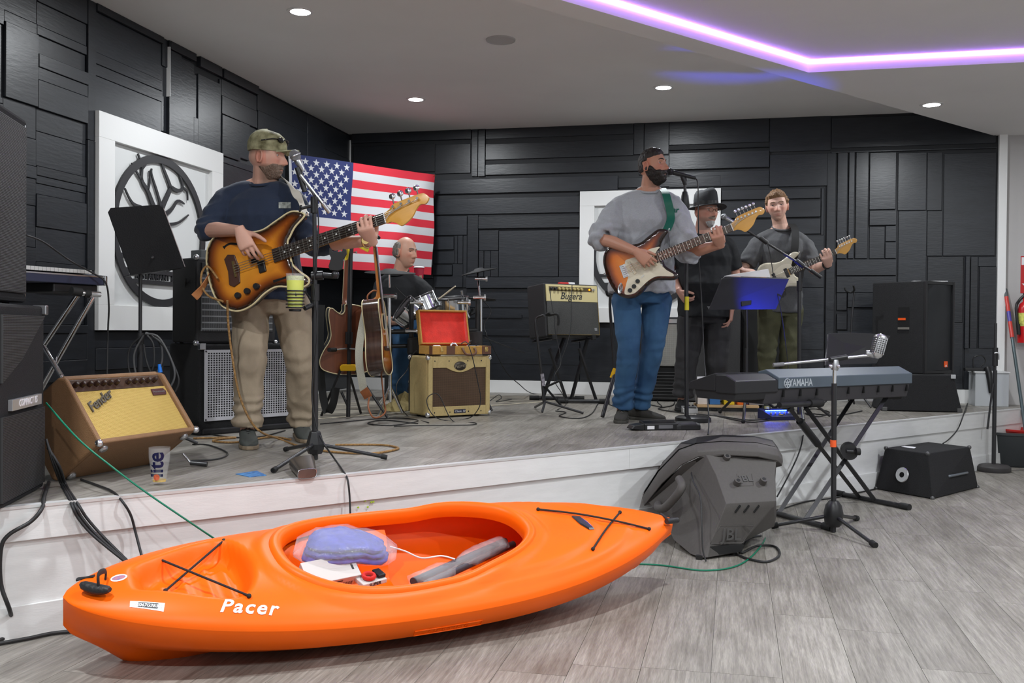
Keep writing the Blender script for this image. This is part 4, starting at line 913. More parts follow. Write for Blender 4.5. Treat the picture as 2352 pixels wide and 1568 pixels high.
for k in range(9): knob('knob', t, T(.075 + k * .042, -.002, Hb - .05) @ Rx(90), .013, .02, mat('ivory_gold_knob', (.45, .36, .14), .35) if k > 1 else BLK)
b = B(); b.ball((Wb - .115, -.006, Hb - .05), .009, 10); put('jewel_lamp', b, mat('amber_jewel', (.8, .25, .01), .2, emit=(1., .25, .0), estr=2.5), t, smooth=60)
for x in (Wb - .09, Wb - .07): box('switch', t, x, x + .012, -.012, .0, Hb - .06, Hb - .04, STEEL, .002)
box('gold_piping', t, .02, Wb - .02, -.001, .003, .013, .017, GOLD, 0); box('gold_piping', t, Wb - .022, Wb - .018, -.001, .003, .013, Hb - .163, GOLD, 0)
text('logo', 'Bugera', .088, INK, t, T(Wb * .47, -.0012, Hb - .115) @ STAND, shear=.35, bold=.0008, ext=.001)
box('badge', t, Wb - .075, Wb - .045, -.001, .004, .05, .078, STEEL, .001); box('handle', t, .2, .36, .12, .15, Hb, Hb + .02, BLK, .006)
for x in (.02, Wb - .02):
    for y in (.03, Db - .02): b = B(); b.cyl((x, y, -.008), (x, y, 0), .012, n=8); put('rubber_foot', b, RUB, t)
t2 = thing('pocket_tuner', 'small red and white gadget lying on the cream panel combo', 'gadget', M=MBg @ T(.30, .03, Hb + .0))
box('body', t2, -.10, .0, .0, .035, 0, .016, REDC, .004); box('cap', t2, .0, .07, .0, .035, 0, .018, LETW, .004)
st = thing('amplifier_stand', 'black folding cross-leg stand carrying the cream panel combo', 'stand', (GS(1310, 915).x, YB + .15, S))
for k, (a, c) in enumerate((((1296, 775), (1246, 906)), ((1262, 800), (1302, 915)), ((1350, 775), (1312, 905)), ((1330, 800), (1370, 915)))):
    yy = YB + (.30 if k in (0, 2) else .10); g = D(*c, yy); g.z = S + .02; pole('leg', st, D(*a, yy), g, .017 if k % 2 == 0 else .014, n=4)
for a, c in (((1216, 914), (1342, 907)), ((1282, 922), (1400, 918))):
    p, q = GS(*a), GS(*c); p.y = q.y = (YB + .4 if a[0] == 1216 else YB + .05); p.x = D(a[0], 900, p.y).x; q.x = D(c[0], 900, q.y).x; p.z = q.z = S + .022
    l = pole('foot_bar', st, p, q, .016)
    for e_, s_ in ((p, 1), (q, -1)): b = B(); d_ = (q - p).normalized() * s_; b.cyl(e_, e_ + d_ * .09, .022, n=12); put('rubber_sleeve', b, RUB, l, world=True, smooth=40)
for dx in (.06, .50):
    b = B(MBg); b.bx(dx - .015, dx + .015, -.02, Db + .02, -.03, -.009); put('support_arm', b, BLKM, st, world=True, bev=.003)
    b = B(MBg); b.bx(dx - .02, dx + .02, -.045, -.018, -.035, .012); put('retaining_lip', b, RUB, st, world=True, bev=.004)
# ---- empty instrument stand in front of it
YE = 7.62
t = thing('instrument_stand', 'empty black single guitar stand with padded yoke before the combo', 'guitar stand', (D(1250, 940, YE).x, YE, S))
pts = [(1252, 925), (1246, 870), (1240, 820), (1232, 760), (1230, 742), (1236, 730), (1250, 724), (1262, 719)]
pole('lower_tube', t, D(1250, 924, YE), D(1244, 856, YE), .013); bentpole('upper_tube', t, [D(1244, 858, YE), D(1236, 790, YE), D(1230, 745, YE), D(1234, 730, YE), D(1250, 724, YE - .05)], .0105)
b = B(); b.cyl(D(1249, 886, YE - .014), D(1245, 858, YE - .014), .0135, n=12); put('printed_label', b, mat('grey_print', (.3, .28, .32), .5, noise=.6, nscale=60), t, world=True, smooth=40)
bentpole('yoke', t, [D(1263, 718, YE - .02), D(1255, 722, YE), D(1262, 724, YE), D(1274, 721, YE - .04), D(1281, 723, YE - .05), D(1283, 735, YE - .05), D(1282, 747, YE - .05)], .010, RUB)
for a in ((1229, 938), (1245, 950), (1340, 934)): l = pole('leg', t, D(1252, 922, YE), GS(*a) * 1 + UP * .012 if a[0] != 1340 else V((D(1340, 930, YE - .1).x, YE - .1, S + .012)), .0095); 
pole('cradle_arm', t, D(1250, 890, YE), D(1286, 874, YE - .12), .009, RUB); pole('cradle_arm', t, D(1252, 888, YE), D(1288, 930, YE + .1), .009, RUB)
# ---- guitar stand behind the singer
YG = 7.4
t = thing('hanging_guitar_stand', 'black hanging guitar stand with yellow catch behind the blue jeans', 'guitar stand', (D(1402, 900, YG).x, YG, S))
bentpole('pole', t, [D(1412, 862, YG), D(1405, 760, YG), D(1401, 700, YG), D(1404, 660, YG)], .011)
b = B(); b.cyl(D(1406, 868, YG), D(1414, 846, YG), .02, n=10); put('yellow_catch', b, mat('yellow_plastic', (.75, .42, .005), .4), t, world=True, smooth=40)
pole('leg', t, D(1412, 858, YG), V((D(1384, 928, YG - .2).x, YG - .2, S + .014)), .015); pole('leg', t, D(1412, 862, YG), V((D(1430, 915, YG + .2).x, YG + .2, S + .014)), .012); pole('leg', t, D(1412, 858, YG), V((D(1455, 910, YG).x, YG, S + .014)), .012)
bentpole('yoke', t, [D(1392, 668, YG), D(1396, 678, YG), D(1404, 676, YG), D(1412, 664, YG)], .009, RUB)
# ---- amps behind the singer and the man in the hat
M3 = T(*V((D(1486, 900, 9.0).x, 9.0, S))) @ Rz(-6)
t = thing('rack_case', 'low black slatted rack unit on the stage behind the singer', 'rack', M=M3)
hr = D(1500, 843, 9.0).z - S; box('case', t, 0, .30, .02, .40, 0.012, hr, BLK, .006)
for k in range(9): box('slat', t, .015, .285, .0, .02, .03 + k * (hr - .05) / 9, .03 + k * (hr - .05) / 9 + .006, mat('grey_slat', (.10, .10, .10), .4, .5), 0)
feet(t, [(.03, .05), (.27, .05), (.03, .36), (.27, .36)], .012, .0)
for x, y in ((.03, .05), (.27, .05), (.03, .36), (.27, .36)): b = B(); b.cyl((x, y, 0), (x, y, .012), .012, n=8); put('foot', b, RUB, t)
h2 = D(1500, 728, 9.0).z - S - hr
t = thing('silver_cloth_amplifier', 'small amplifier with grey silver grille cloth and red light on the rack', 'amplifier', M=M3 @ T(-.045, 0, hr + .002))
box('cabinet', t, 0, .34, .014, .26, 0, h2, TOLEX, .008); box('grille', t, .012, .328, .0, .016, .012, h2 - .06, weave('silver_cloth', (.16, .155, .14), (.34, .33, .30), 700, 700, .7), .001)
box('panel', t, .012, .328, .0, .016, h2 - .056, h2 - .02, mat('silver_panel', (.42, .42, .41), .35, .3), .001); box('chrome_line', t, .012, .328, -.002, .002, h2 - .064, h2 - .058, CHROME, 0)
b = B(); b.ball((.212, -.006, h2 - .04), .016, 10); put('jewel_lamp', b, mat('red_jewel', (.7, .02, .02), .2, emit=(1., .02, .01), estr=4.), t, smooth=60)
M4 = T(*V((D(1572, 900, 8.95).x, 8.95, S))) @ Rz(-8)
t = thing('monitor_cabinet', 'charcoal carpeted speaker cabinet standing behind the man in black', 'loudspeaker', M=M4)
h4 = D(1600, 700, 8.95).z - S; box('cabinet', t, 0, .50, .0, .42, 0.01, h4, mat('charcoal_carpet', (.05, .049, .05), .95, noise=.2, nscale=200, bump=.4, bscale=300), .01)
for x in (.12, .44): b = B(); b.cyl((x, -.004, .09), (x, .002, .09), .013, n=10); put('brass_screw', b, GOLD, t, smooth=40)
for x, y in ((.05, .05), (.45, .05), (.05, .37), (.45, .37)): b = B(); b.cyl((x, y, 0), (x, y, .01), .015, n=8); put('foot', b, RUB, t)
M5 = T(*V((D(1702, 900, 9.0).x + .0, 9.02, S))) @ Rz(-8)
t = thing('tall_bass_cabinet', 'tall black speaker cabinet beside the charcoal carpeted cabinet', 'loudspeaker', M=M5)
h5 = D(1700, 690, 9.0).z - S; box('cabinet', t, 0, .42, .014, .4, .01, h5, TOLEX, .01); box('grille', t, .02, .40, .0, .016, .03, h5 - .03, mat('black_cloth', (.01, .01, .01), .9), .002)
for x, y in ((.05, .05), (.37, .05), (.05, .35), (.37, .35)): b = B(); b.cyl((x, y, 0), (x, y, .01), .015, n=8); put('foot', b, RUB, t)
# ---- right hand loudspeaker pair
sa = GS(2035, 944); sb_ = GS(2190, 946)
Mx = T(sa.x, sa.y, S) @ Rz(-9)
t = thing('floor_subwoofer', 'wide black carpeted wedge cabinet carrying the right loudspeaker', 'loudspeaker', M=Mx)
hs = D(2100, 860, sa.y).z - S; W5 = .60
b = B(); b.prism([(0, 0), (.43, 0), (.38, hs), (.08, hs)][:4], 0, 1, Matrix.Identity(4)) if False else None
b = B(); b.solid([V((-.03, 0, .006)), V((W5, 0, .006)), V((W5, .45, .006)), V((-.03, .45, .006))], [V((.05, .04, hs)), V((W5 - .06, .04, hs)), V((W5 - .06, .45, hs)), V((.05, .45, hs))]); put('cabinet', b, CARPET, t, bev=.008)
box('corner_protector', t, -.03, .01, -.006, .03, .003, .035, mat('dark_metal_corner', (.10, .10, .10), .4, .6), .003); box('corner_protector', t, W5 - .04, W5, -.006, .03, .003, .035, mat('dark_metal_corner'), .003)
box('corner_protector', t, W5 - .085, W5 - .045, .03, .07, hs - .03, hs + .004, STEEL, .003)
Y6 = sa.y + .10; bl = D(2012, 862, Y6)
w6 = .37; f6 = V((D(2118, 862, Y6).x, Y6 - .02, 0))
Mj = T(D(2120, 860, Y6).x, Y6 - .02, S + hs + .002) @ Rz(28)
hj = D(2100, 645, Y6).z - S - hs
t = thing('club_loudspeaker', 'tall black loudspeaker with grey mesh front and orange badge on the wedge cabinet', 'loudspeaker', M=Mj)
MESH = mat('dark_grey_speaker_mesh', (.025, .027, .03), .45, .3, noise=.3, nscale=2.5, bump=.3, bscale=500)
b = B(); pr_ = [(0, .012), (.36, .012), (.33, .34), (.03, .42)]
pr_ = [(0, .012), (.36, .012), (.24, .40), (-.06, .40)]
b.prism([(0, .012), (.36, .012), (.30, .52), (-.04, .52)], 0, hj); put('cabinet', b, CARPET, t, bev=.008)
b = B(); g = []
for j in range(9):
    row = []
    for i in range(9): u = i / 8; row.append((.02 + .32 * u, .008 - .02 * math.sin(math.pi * u), .03 + (hj - .06) * j / 8))
    g.append(row)
b.sheet(g, .003); put('grille', b, MESH, t, smooth=60)
for a in ((0, .02, 0, hj), (.34, .36, 0, hj)): box('front_edge', t, a[0], a[1], -.012, .014, a[2], a[3], BLK, .004)
box('front_edge', t, .02, .34, -.008, .014, 0, .03, BLK, .004); box('front_edge', t, .02, .34, -.008, .014, hj - .03, hj, BLK, .004)
OB = mat('orange_badge', (.85, .10, .012), .35); box('badge', t, .235, .275, -.016, -.008, .055, .105, OB, .002); text('badge_lettering', 'JBL', .02, LETW, t, T(.255, -.0166, .066) @ STAND, ext=.0003)
# recessed handle cup on the side that faces the room
sv = V((-.04, .508, 0)); e6 = sv.normalized(); n6 = V((-e6.y, e6.x, 0)); Mh = axes(V((0, .012, 0)) + e6 * .19, -e6, UP, n6)
b = B(Mh); b.bx(-.055, .055, hj * .50, hj * .72, -.004, .002); put('handle_cup', b, mat('deep_black', (.004, .004, .004), .9), t)
b = B(Mh); b.bx(-.055, .055, hj * .475, hj * .50, -.002, .006); put('handle_lip', b, mat('worn_grey_lip', (.16, .15, .13), .6), t, bev=.002)
b = B(Mh); b.bx(-.055, .02, hj * .578, hj * .602, .002, .004); put('orange_label', b, OB, t)
pp_ = thing('paper_sheet', 'white paper sheet lying on top of the tall black loudspeaker', 'paper', M=Mj @ T(.12, .1, hj + .001) @ Rz(-35)); box('sheet', pp_, -.10, .18, -.02, .2, 0, .004, mat('white_paper', (.8, .8, .8), .6), 0)
# ---- second instrument stand beside the loudspeaker
YH = 8.55
t = thing('slim_guitar_stand', 'slim black guitar stand with curved yoke beside the tall loudspeaker', 'guitar stand', (D(1955, 900, YH).x, YH, S))
bentpole('pole', t, [V((D(1950, 900, YH).x, YH, S + .05)), D(1955, 760, YH), D(1962, 672, YH)], .009); bentpole('yoke', t, [D(1940, 660, YH), D(1944, 668, YH), D(1955, 671, YH), D(1962, 666, YH - .03), D(1960, 655, YH - .05)], .009, RUB)
q = V((D(1950, 900, YH).x, YH, S + .25))
for a in (-60, 60, 180): pole('leg', t, q, V((q.x + .24 * math.cos(rad(a)), q.y + .24 * math.sin(rad(a)), S + .012)), .009)
# ---- junction box at the right end of the stage, clamp on top
Mq = MB_ @ T((PW(2222, 880, PB, nB) - PB).dot(uB) - .0, -.30, S)
t = thing('steel_box', 'light grey metal box at the end of the stage', 'box', M=Mq)
hq = .30; box('case', t, 0, .28, 0, .25, 0, hq, mat('light_grey_enamel', (.46, .48, .50), .4), .003); box('lid', t, -.008, .288, -.008, .258, hq, hq + .012, mat('white_enamel', (.68, .69, .69), .4), .002)
t2 = thing('clamp_tool', 'black spring clamp lying on the light grey metal box', 'clamp', M=Mq @ T(.02, .03, hq + .013))
b = B(); b.bx(-.10, .12, .0, .08, 0, .03); put('base', b, BLK, t2, bev=.006)
bentpole('wire_loop', t2, [(-.02, .04, .03), (-.02, .04, .12), (.05, .04, .14), (.08, .04, .09), (.04, .04, .04)], .006, BLK, world=False)
b = B(); b.tube([(.085, -.012, .03), (.09, -.045, -.02), (.10, -.05, -.12), (.105, -.05, -.19)], [.03, .028, .022, .017], 10); put('hanging_handle', b, BLK, t2, smooth=60)
# ================================================================== GEAR ON THE FLOOR BEFORE THE STAGE
# ---- grey moulded monitor, seen from behind
GRYP = mat('grey_moulded_plastic', (.072, .066, .062), .62, noise=.05, nscale=80, bump=.12, bscale=350)
t = thing('floor_monitor', 'dark grey moulded floor monitor speaker seen from its back', 'loudspeaker', G(1640, 1285, 0).to_tuple())
aw = V((.06, .40, 0))
def ring(L, M_, R, back):
    l, m_, r_ = D(*L), D(*M_), D(*R); return [l, lerp(l, m_, .55) + V((0, -.02, 0)), m_, lerp(m_, r_, .06), lerp(m_, r_, .94), r_, r_ + back, lerp(l, r_, .5) + back * 1.05, l + back * .9]
bk = V((.10, .36, .0))
R_ = [ring((1488, 1152, 5.32), (1622, 1044, 5.07), (1784, 1050, 5.10), bk + V((0, 0, -.05))), ring((1506, 1172, 5.28), (1645, 1090, 4.98), (1780, 1090, 5.04), bk + V((0, 0, -.08))),
      ring((1535, 1210, 5.14), (1668, 1156, 4.84), (1783, 1150, 4.93), bk * .9 + V((0, 0, -.14))), ring((1546, 1238, 5.06), (1660, 1178, 4.83), (1778, 1164, 4.93), bk * .85 + V((0, 0, -.16))),
      ring((1585, 1275, 4.88), (1632, 1250, 4.82), (1706, 1245, 4.92), bk * .8 + V((0, 0, -.06))), ring((1600, 1288, 4.83), (1626, 1284, 4.80), (1694, 1268, 4.90), bk * .8)]
for p in R_[-1]: p.z = max(p.z, .012)
for r_ in R_:
    for p in r_: p.z = max(p.z, .012)
ne = [D(*q) for q in ((1475, 1143, 5.36), (1512, 1086, 5.26), (1560, 1036, 5.16), (1600, 1022, 5.12), (1660, 1017, 5.10), (1740, 1020, 5.10), (1785, 1030, 5.12), (1797, 1046, 5.14))]
th = [D(*q) for q in ((1480, 1162, 5.33), (1520, 1112, 5.22), (1566, 1068, 5.12), (1604, 1050, 5.08), (1660, 1046, 5.06), (1740, 1050, 5.06), (1786, 1060, 5.08), (1796, 1070, 5.12))]
R_.insert(0, [th[0], th[2], th[3], th[4], th[6], th[7]] + [th[k] + V((.08, .38, .0)) for k in (7, 4, 0)]); b = B(); b.loft(R_[::-1]); put('body', b, GRYP, t, world=True, bev=.010, seg=3, smooth=50); R_.pop(0)
far = [p + V((.08, .40, .0)) for p in ne]; far2 = [p + V((.08, .40, -.0)) for p in th]
b = B(); b.loft([ne, [lerp(p, q, .5) + V((0, -.016, 0)) for p, q in zip(ne, th)], th, far2, far], closed=True, cap=False)
n_ = len(ne); k = len(b.v) - 5 * n_; b.f += [[0, n_, 2 * n_, 3 * n_, 4 * n_], [5 * n_ - 1 - j * n_ for j in range(5)]]; b.m += [0, 0]
put('front_rim', b, GRYP, t, world=True, smooth=50, bev=.006)
b = B(); g_ = [lerp(p, q, .08) + V((.0, .03, .004)) for p, q in zip(ne, far)] + [lerp(q, p, .08) + V((0, 0, .004)) for p, q in zip(ne, far)][::-1]; b._add(g_, [list(range(len(g_)))]); put('front_grille', b, BLK, t, world=True)
def onface(x, y, Y, dx=0): return D(x, y, Y)
fn = (R_[1][4] - R_[1][3]).cross(R_[2][3] - R_[1][3]).normalized(); fn = fn if fn.y < 0 else -fn
fp = R_[1][3]
F_ = lambda x, y: PW(x, y, fp, fn)
for x, y in ((1667, 1055), (1751, 1051), (1692, 1111), (1751, 1108)):
    p = F_(x, y); b = B(); b.cyl(p + fn * -.01, p + fn * .03, .020, .018, 16); so = put('socket', b, GRYP, t, world=True, smooth=40); b = B(); b.cyl(p + fn * .0302, p + fn * .031, .010, n=12); put('socket_hole', b, BLK, so, world=True)
for x in (1687, 1725):
    b = B(); b.solid([F_(x - 4, 1044) + fn * .002, F_(x + 4, 1044) + fn * .002, F_(x + 5, 1064) + fn * .002, F_(x - 3, 1064) + fn * .002], [F_(x - 4, 1044) + fn * .004, F_(x + 4, 1044) + fn * .004, F_(x + 5, 1064) + fn * .004, F_(x - 3, 1064) + fn * .004]); put('slot', b, mat('deep_black', (.004, .004, .004), .9), t, world=True)
def frame_on(name, pts, Fp, r=.0022):
    b = B(); b.tube([Fp(x, y) for x, y in pts], r, 6, closed=True); put(name, b, GRYP, t, world=True, smooth=60)
frame_on('moulded_frame', ((1691, 1086), (1726, 1086), (1731, 1115), (1700, 1116)), F_)
ex = (F_(1730, 1100) - F_(1700, 1101)).normalized(); ey = fn.cross(ex)
text('moulded_logo', 'JBL', .055, mat('grey_moulded_logo', (.075, .072, .07), .6), t, MW[t].inverted() @ axes(F_(1713, 1100) + fn * .002, ex, ey, fn), bold=.001, ext=.002)
fp2 = R_[3][3]; fn2 = (R_[3][4] - R_[3][3]).cross(R_[4][3] - R_[3][3]).normalized(); fn2 = fn2 if fn2.y < 0 else -fn2
F2 = lambda x, y: PW(x, y, fp2, fn2)
frame_on('moulded_frame', ((1655, 1206), (1732, 1206), (1706, 1246), (1631, 1248)), F2)
ex = (F2(1720, 1225) - F2(1650, 1226)).normalized(); ey = fn2.cross(ex)
text('moulded_logo', 'JBL', .085, mat('grey_moulded_logo'), t, MW[t].inverted() @ axes(F2(1680, 1228) + fn2 * .002, ex, ey, fn2), bold=.001, ext=.002)
for x in (1692, 1712, 1735):
    b = B(); b.tube([F2(x + 8, 1160) + fn2 * .002, F2(x - 4, 1176) + fn2 * .002], .005, 6); put('vent_slot', b, mat('deep_black'), t, world=True)
bentpole('handle', t, [D(1512, 1158, 5.26), D(1512, 1166, 5.16), D(1528, 1165, 5.08), D(1556, 1135, 5.0), D(1566, 1115, 5.0), D(1560, 1100, 5.08)], .022, GRYP, 12)
b = B(); b.solid([F2(1630, 1254) - fn2 * .01, F2(1708, 1250) - fn2 * .01, F2(1700, 1266) - fn2 * .01, F2(1622, 1276) - fn2 * .01], [F2(1630, 1254) + fn2 * .006, F2(1708, 1250) + fn2 * .006, F2(1700, 1266) + fn2 * .006, F2(1622, 1276) + fn2 * .006]); put('input_panel', b, BLK, t, world=True)
for x, y in ((1606, 1284), (1686, 1274)): p = G(x, y, .0); b = B(); b.cyl(p, p + UP * .02, .018, n=10); put('rubber_foot', b, RUB, t, world=True, smooth=40)
bentpole('power_cord', t, [D(1588, 1085, 5.08), D(1592, 1105, 4.98), D(1608, 1140, 4.88), D(1612, 1200, 4.80), D(1614, 1260, 4.76), V((G(1616, 1285).x, 4.74, .006))], .004, CAB)
# ---- portable piano, its back to the room
kd = V((.82, .573, 0)).normalized(); kyv = UP.cross(kd)
kc = V((2.04, 6.08, 0)); 
def solve_s(px, y0):
    lo, hi = -1.5, 1.5
    for _ in range(40):
        m_ = (lo + hi) / 2; q = kc + kd * m_; x = CX + FPX * q.x / q.y
        if x < px: lo = m_
        else: hi = m_
    return lo
sl, sm_, sr = solve_s(1692, 0), solve_s(1790, 0), solve_s(2102, 0)
pm = kc + kd * sm_; zb0 = D(1792, 893, pm.y).z; zc0 = D(1790, 867, pm.y).z; zt0 = D(1787, 850.6, pm.y + .1).z
MY = axes(V((kc.x, kc.y, zb0)), kd, kyv, UP)
t = thing('portable_piano', 'grey and black portable piano standing on a crossed stand', 'keyboard', M=MY)
GB = mat('blue_grey_plastic', (.082, .105, .13), .45, bump=.08, bscale=400); DB = mat('charcoal_plastic', (.018, .018, .02), .45)
hF = zc0 - zb0
PX = axes((0, 0, 0), (0, 1, 0), (0, 0, 1), (1, 0, 0))
b = B(); b.loft([[V((x, y, z)) for y, z in prf] for x, prf in ((sm_, [(0, 0), (0.0, hF), (.10, hF + .045), (.16, hF + .03), (.16, 0)]), (sr - .03, [(0, 0), (0, hF), (.10, hF + .045), (.16, hF + .03), (.16, 0)]), (sr, [(.02, .01), (.02, hF - .01), (.10, hF + .03), (.16, hF + .02), (.16, .01)]))]); put('back_shell', b, GB, t, bev=.004)
b = B(); b.prism([(.004, -.02), (.004, hF * .8), (.08, hF + .02), (.16, hF + .02), (.16, -.02)], sl, sm_, PX); put('left_cheek', b, DB, t, bev=.006)
b = B(); b.prism([(.16, -.01), (.16, hF + .028), (.36, hF * .55), (.38, hF * .3), (.38, -.01)], sl, sr, PX); put('key_bed', b, DB, t, bev=.004)
wk = mat('white_piano_key', (.78, .78, .76), .25); nk = 52; kw_ = (sr - sl - .12) / nk
kme = None
for k in range(nk):
    b = B(); b.bx(0, kw_ * .94, .21, .365, hF * .5 + .012, hF * .5 + .03); 
    if kme is None: kme = b.mesh('key'); kme.materials.append(wk)
    o = bpy.data.objects.new('white_key', kme); COL.objects.link(o); o.parent = t; o.location = (sl + .06 + k * kw_, 0, 0)
b = B(); b.prism([(.03, -.09), (.01, 0), (.34, 0), (.32, -.09)], sm_ - .1, sr - .04, PX); put('underside', b, mat('dark_grey_plastic', (.038, .036, .04), .55), t, bev=.006)
b = B(); b.prism([(.02, -.06), (.005, 0), (.34, 0), (.32, -.06)], sl + .01, sm_ - .1, PX); put('underside', b, DB, t, bev=.006)
for k in range(9): x = lerp(sm_ + .05, sr - .08, k / 8); box('rib_slot', t, x, x + .012, .006, .02, -.05, -.008, mat('deep_black'), 0)
text('logo', 'YAMAHA', .062, mat('pale_grey_print', (.42, .46, .5), .5), t, T(sm_ + .20, -.001, hF * .46) @ STAND @ Matrix.Diagonal((.85, 1, 1, 1)), ext=.0006, bold=.0012)
lg = sm_ + .075
b = B(T(lg, -.001, hF * .46) @ STAND); b.torus((0, 0, 0), .027, .0028, 24, 6); put('logo_ring', b, mat('pale_grey_print'), t, smooth=60)
for k in range(3):
    b = B(T(lg, -.0012, hF * .46) @ STAND @ Rz(60 * k)); b.bx(-.004, .004, -.022, .022, 0, .0015); put('logo_fork', b, mat('pale_grey_print'), t)
# music rest
q = [D(1893, 840, 6.25), D(2010, 836, 6.55), D(2042, 772, 6.68), D(1900, 767, 6.38)]
b = B(); nv = (q[1] - q[0]).cross(q[3] - q[0]).normalized(); cur = [q[0], q[1], q[2], lerp(q[2], q[3], .33) + UP * .012, lerp(q[2], q[3], .66) + UP * .012, q[3]]; b.solid(cur, [p + nv * .012 for p in cur]); put('music_rest', b, mat('smoked_black', (.02, .02, .022), .3), t, world=True, bev=.003)
c_ = sum(q, V()) / 4; b = B(); b.tube([lerp(p, c_, .12) + (-nv if nv.y > 0 else nv) * .002 for p in cur], .0018, 6, closed=True); put('rest_groove', b, BLKM, t, world=True, smooth=60)
# ---- crossed stand
t = thing('crossed_keyboard_stand', 'black double-braced crossed stand under the portable piano', 'stand', (2.04, 6.1, 0))
f1, f2 = G(1764, 1180) + UP * .018, G(1908, 1219) + UP * .018; g1, g2 = G(1922, 1138) + UP * .018, G(2086, 1171) + UP * .018
for p, q in ((f1, f2), (g1, g2)):
    l = pole('foot_bar', t, p, q, .0165)
    d = (q - p).normalized()
    for e_, s_ in ((p, 1), (q, -1)): b = B(); b.cyl(e_ - d * s_ * .01, e_ + d * s_ * .06, .022, n=14); put('rubber_sleeve', b, RUB, l, world=True, smooth=40)
def onb(p, q, px):
    k = (px - (CX + FPX * p.x / p.y)) / ((CX + FPX * q.x / q.y) - (CX + FPX * p.x / p.y)); return lerp(p, q, k)
a1, a2 = onb(f1, f2, 1794), onb(f1, f2, 1856); c1, c2 = onb(g1, g2, 1982), onb(g1, g2, 2018)
zk = zb0 - .10
kq = lambda s, y: kc + kd * s + kyv * y
xr, xl = solve_s(2042, 0), solve_s(1805, 0)
topR = [V((*kq(xr, -.02 + .20)[:2], zk)), V((*kq(xr, .30)[:2], zk))]; topL = [V((*kq(xl, .02)[:2], zk)), V((*kq(xl + .1, .22)[:2], zk))]
q1 = D(2042, 902, 6.55); q2 = D(1965, 905, 6.75); q3 = D(1812, 935, 5.85); q4 = D(1850, 935, 6.1)
for p, q in ((a2, q1), (a1, q2), (c1, q3), (c2, q4)): pole('leg', t, p, q, .017, n=4)
pole('leg_sleeve', t, lerp(c1, q3, .62), lerp(c1, q3, .86), .024, BLK)
h1 = D(1950, 1035, 6.1); b = B(); b.cyl(h1 + V((-.02, -.07, 0)), h1 + V((.02, .07, 0)), .05, n=20); put('pivot_disc', b, BLKM, t, world=True, smooth=40)
b = B(); b.cyl(D(1944, 1036, 6.0), D(1972, 1038, 6.0), .012, n=10); put('locking_knob', b, BLK, t, world=True, smooth=40)
b = B(); b.cyl(D(1966, 1037, 5.98), D(1975, 1037, 5.98), .022, n=12); put('knob_head', b, RUB, t, world=True, smooth=40)
for p, q in ((D(1790, 930, 5.75), D(1886, 925, 6.0)), (D(1985, 910, 6.5), D(2066, 908, 6.62))):
    l = pole('top_bar', t, p, q, .018); d = (q - p).normalized()
    b = B(); b.cyl(q - d * .12, q, .026, n=14); put('rubber_sleeve', b, RUB, l, world=True, smooth=40); b = B(); b.cyl(q, q + d * .004, .02, n=14); put('steel_cap', b, STEEL, l, world=True, smooth=40)
# ---- boom stand with a vintage microphone
t = thing('vintage_mic_stand', 'black tripod boom stand with orange tape and chrome vintage microphone', 'mic stand', (1.827, 5.493, 0))
Yv = 5.493; bxv = 1.827
pole('lower_pole', t, V((bxv, Yv, .004)), D(1916, 880, Yv), .0155); pole('upper_pole', t, D(1916, 885, Yv), D(1917, 848, Yv), .011, CHROME)
b = B(); b.lathe([(.035, -.075), (.05, -.055), (.055, .0), (.045, .045), (.025, .07)], 12, M=T(bxv, Yv, D(1914, 1178, Yv).z)); put('leg_hub', b, BLK, t, world=True, smooth=40)
b = B(); b.cyl(D(1914, 1026, Yv), D(1914, 1010, Yv), .0175, n=14); put('orange_tape', b, mat('orange_tape', (.85, .11, .02), .6), t, world=True, smooth=40)
for a in ((2010, 1258), (1773, 1213), (1968, 1195)):
    g = G(*a) + UP * .014; s0 = V((bxv, Yv, D(1914, 1182, Yv).z)); l = pole('leg', t, s0, g, .0105); d = (g - s0).normalized(); b = B(); b.cyl(g - d * .035, g + d * .004, .017, n=12); put('end_cap', b, RUB, l, world=True, smooth=40)
pv = D(1919, 832, Yv); pole('boom', t, D(1776, 838, Yv - .05), D(1998, 816, Yv + .1), .0082, STEEL); pole('boom_grip', t, D(1776, 838, Yv - .05), D(1800, 836, Yv - .04), .0115, mat('worn_grey', (.16, .16, .17), .5))
b = B(); b.cyl(D(1906, 826, Yv), D(1944, 820, Yv + .03), .016, n=12); put('boom_clamp', b, BLK, t, world=True, smooth=40)
b = B(); b.tube([D(1917, 850, Yv), D(1919, 838, Yv), D(1919, 826, Yv)], [.018, .022, .016], 10); put('swivel', b, STEEL, t, world=True, smooth=40)
for x in (1908, 1925): b = B(); b.ball(D(x, 841, Yv - .02), .012, 10); put('wing_nut', b, CHROME, t, world=True, smooth=60)
YV2 = Yv + .1
b = B(); b.tube([D(1988, 811, YV2), D(1998, 812, YV2), D(2008, 817, YV2)], [.016, .02, .016], 10); put('mic_mount', b, STEEL, t, world=True, smooth=40)
ctr = D(2018, 793, YV2); axm = (D(2024, 770, YV2) - D(2011, 818, YV2)).normalized(); sdm = V((0, -1, 0)).cross(axm).normalized(); fwd = axm.cross(sdm)
Mm = axes(ctr, sdm, fwd, axm)
def rr(w, d, n=20): return [(w * math.copysign(abs(math.cos(a)) ** .7, math.cos(a)), d * math.copysign(abs(math.sin(a)) ** .7, math.sin(a))) for a in (6.28318 * i / n for i in range(n))]
b = B(Mm); b.loft([[(x, y, z) for x, y in rr(w, d)] for w, d, z in ((.018, .02, -.075), (.032, .032, -.06), (.036, .036, -.02), (.036, .036, .035), (.032, .033, .055), (.018, .02, .066))]); mb = put('mic_shell', b, mat('satin_silver', (.62, .63, .64), .25, .95), t, world=True, smooth=50)
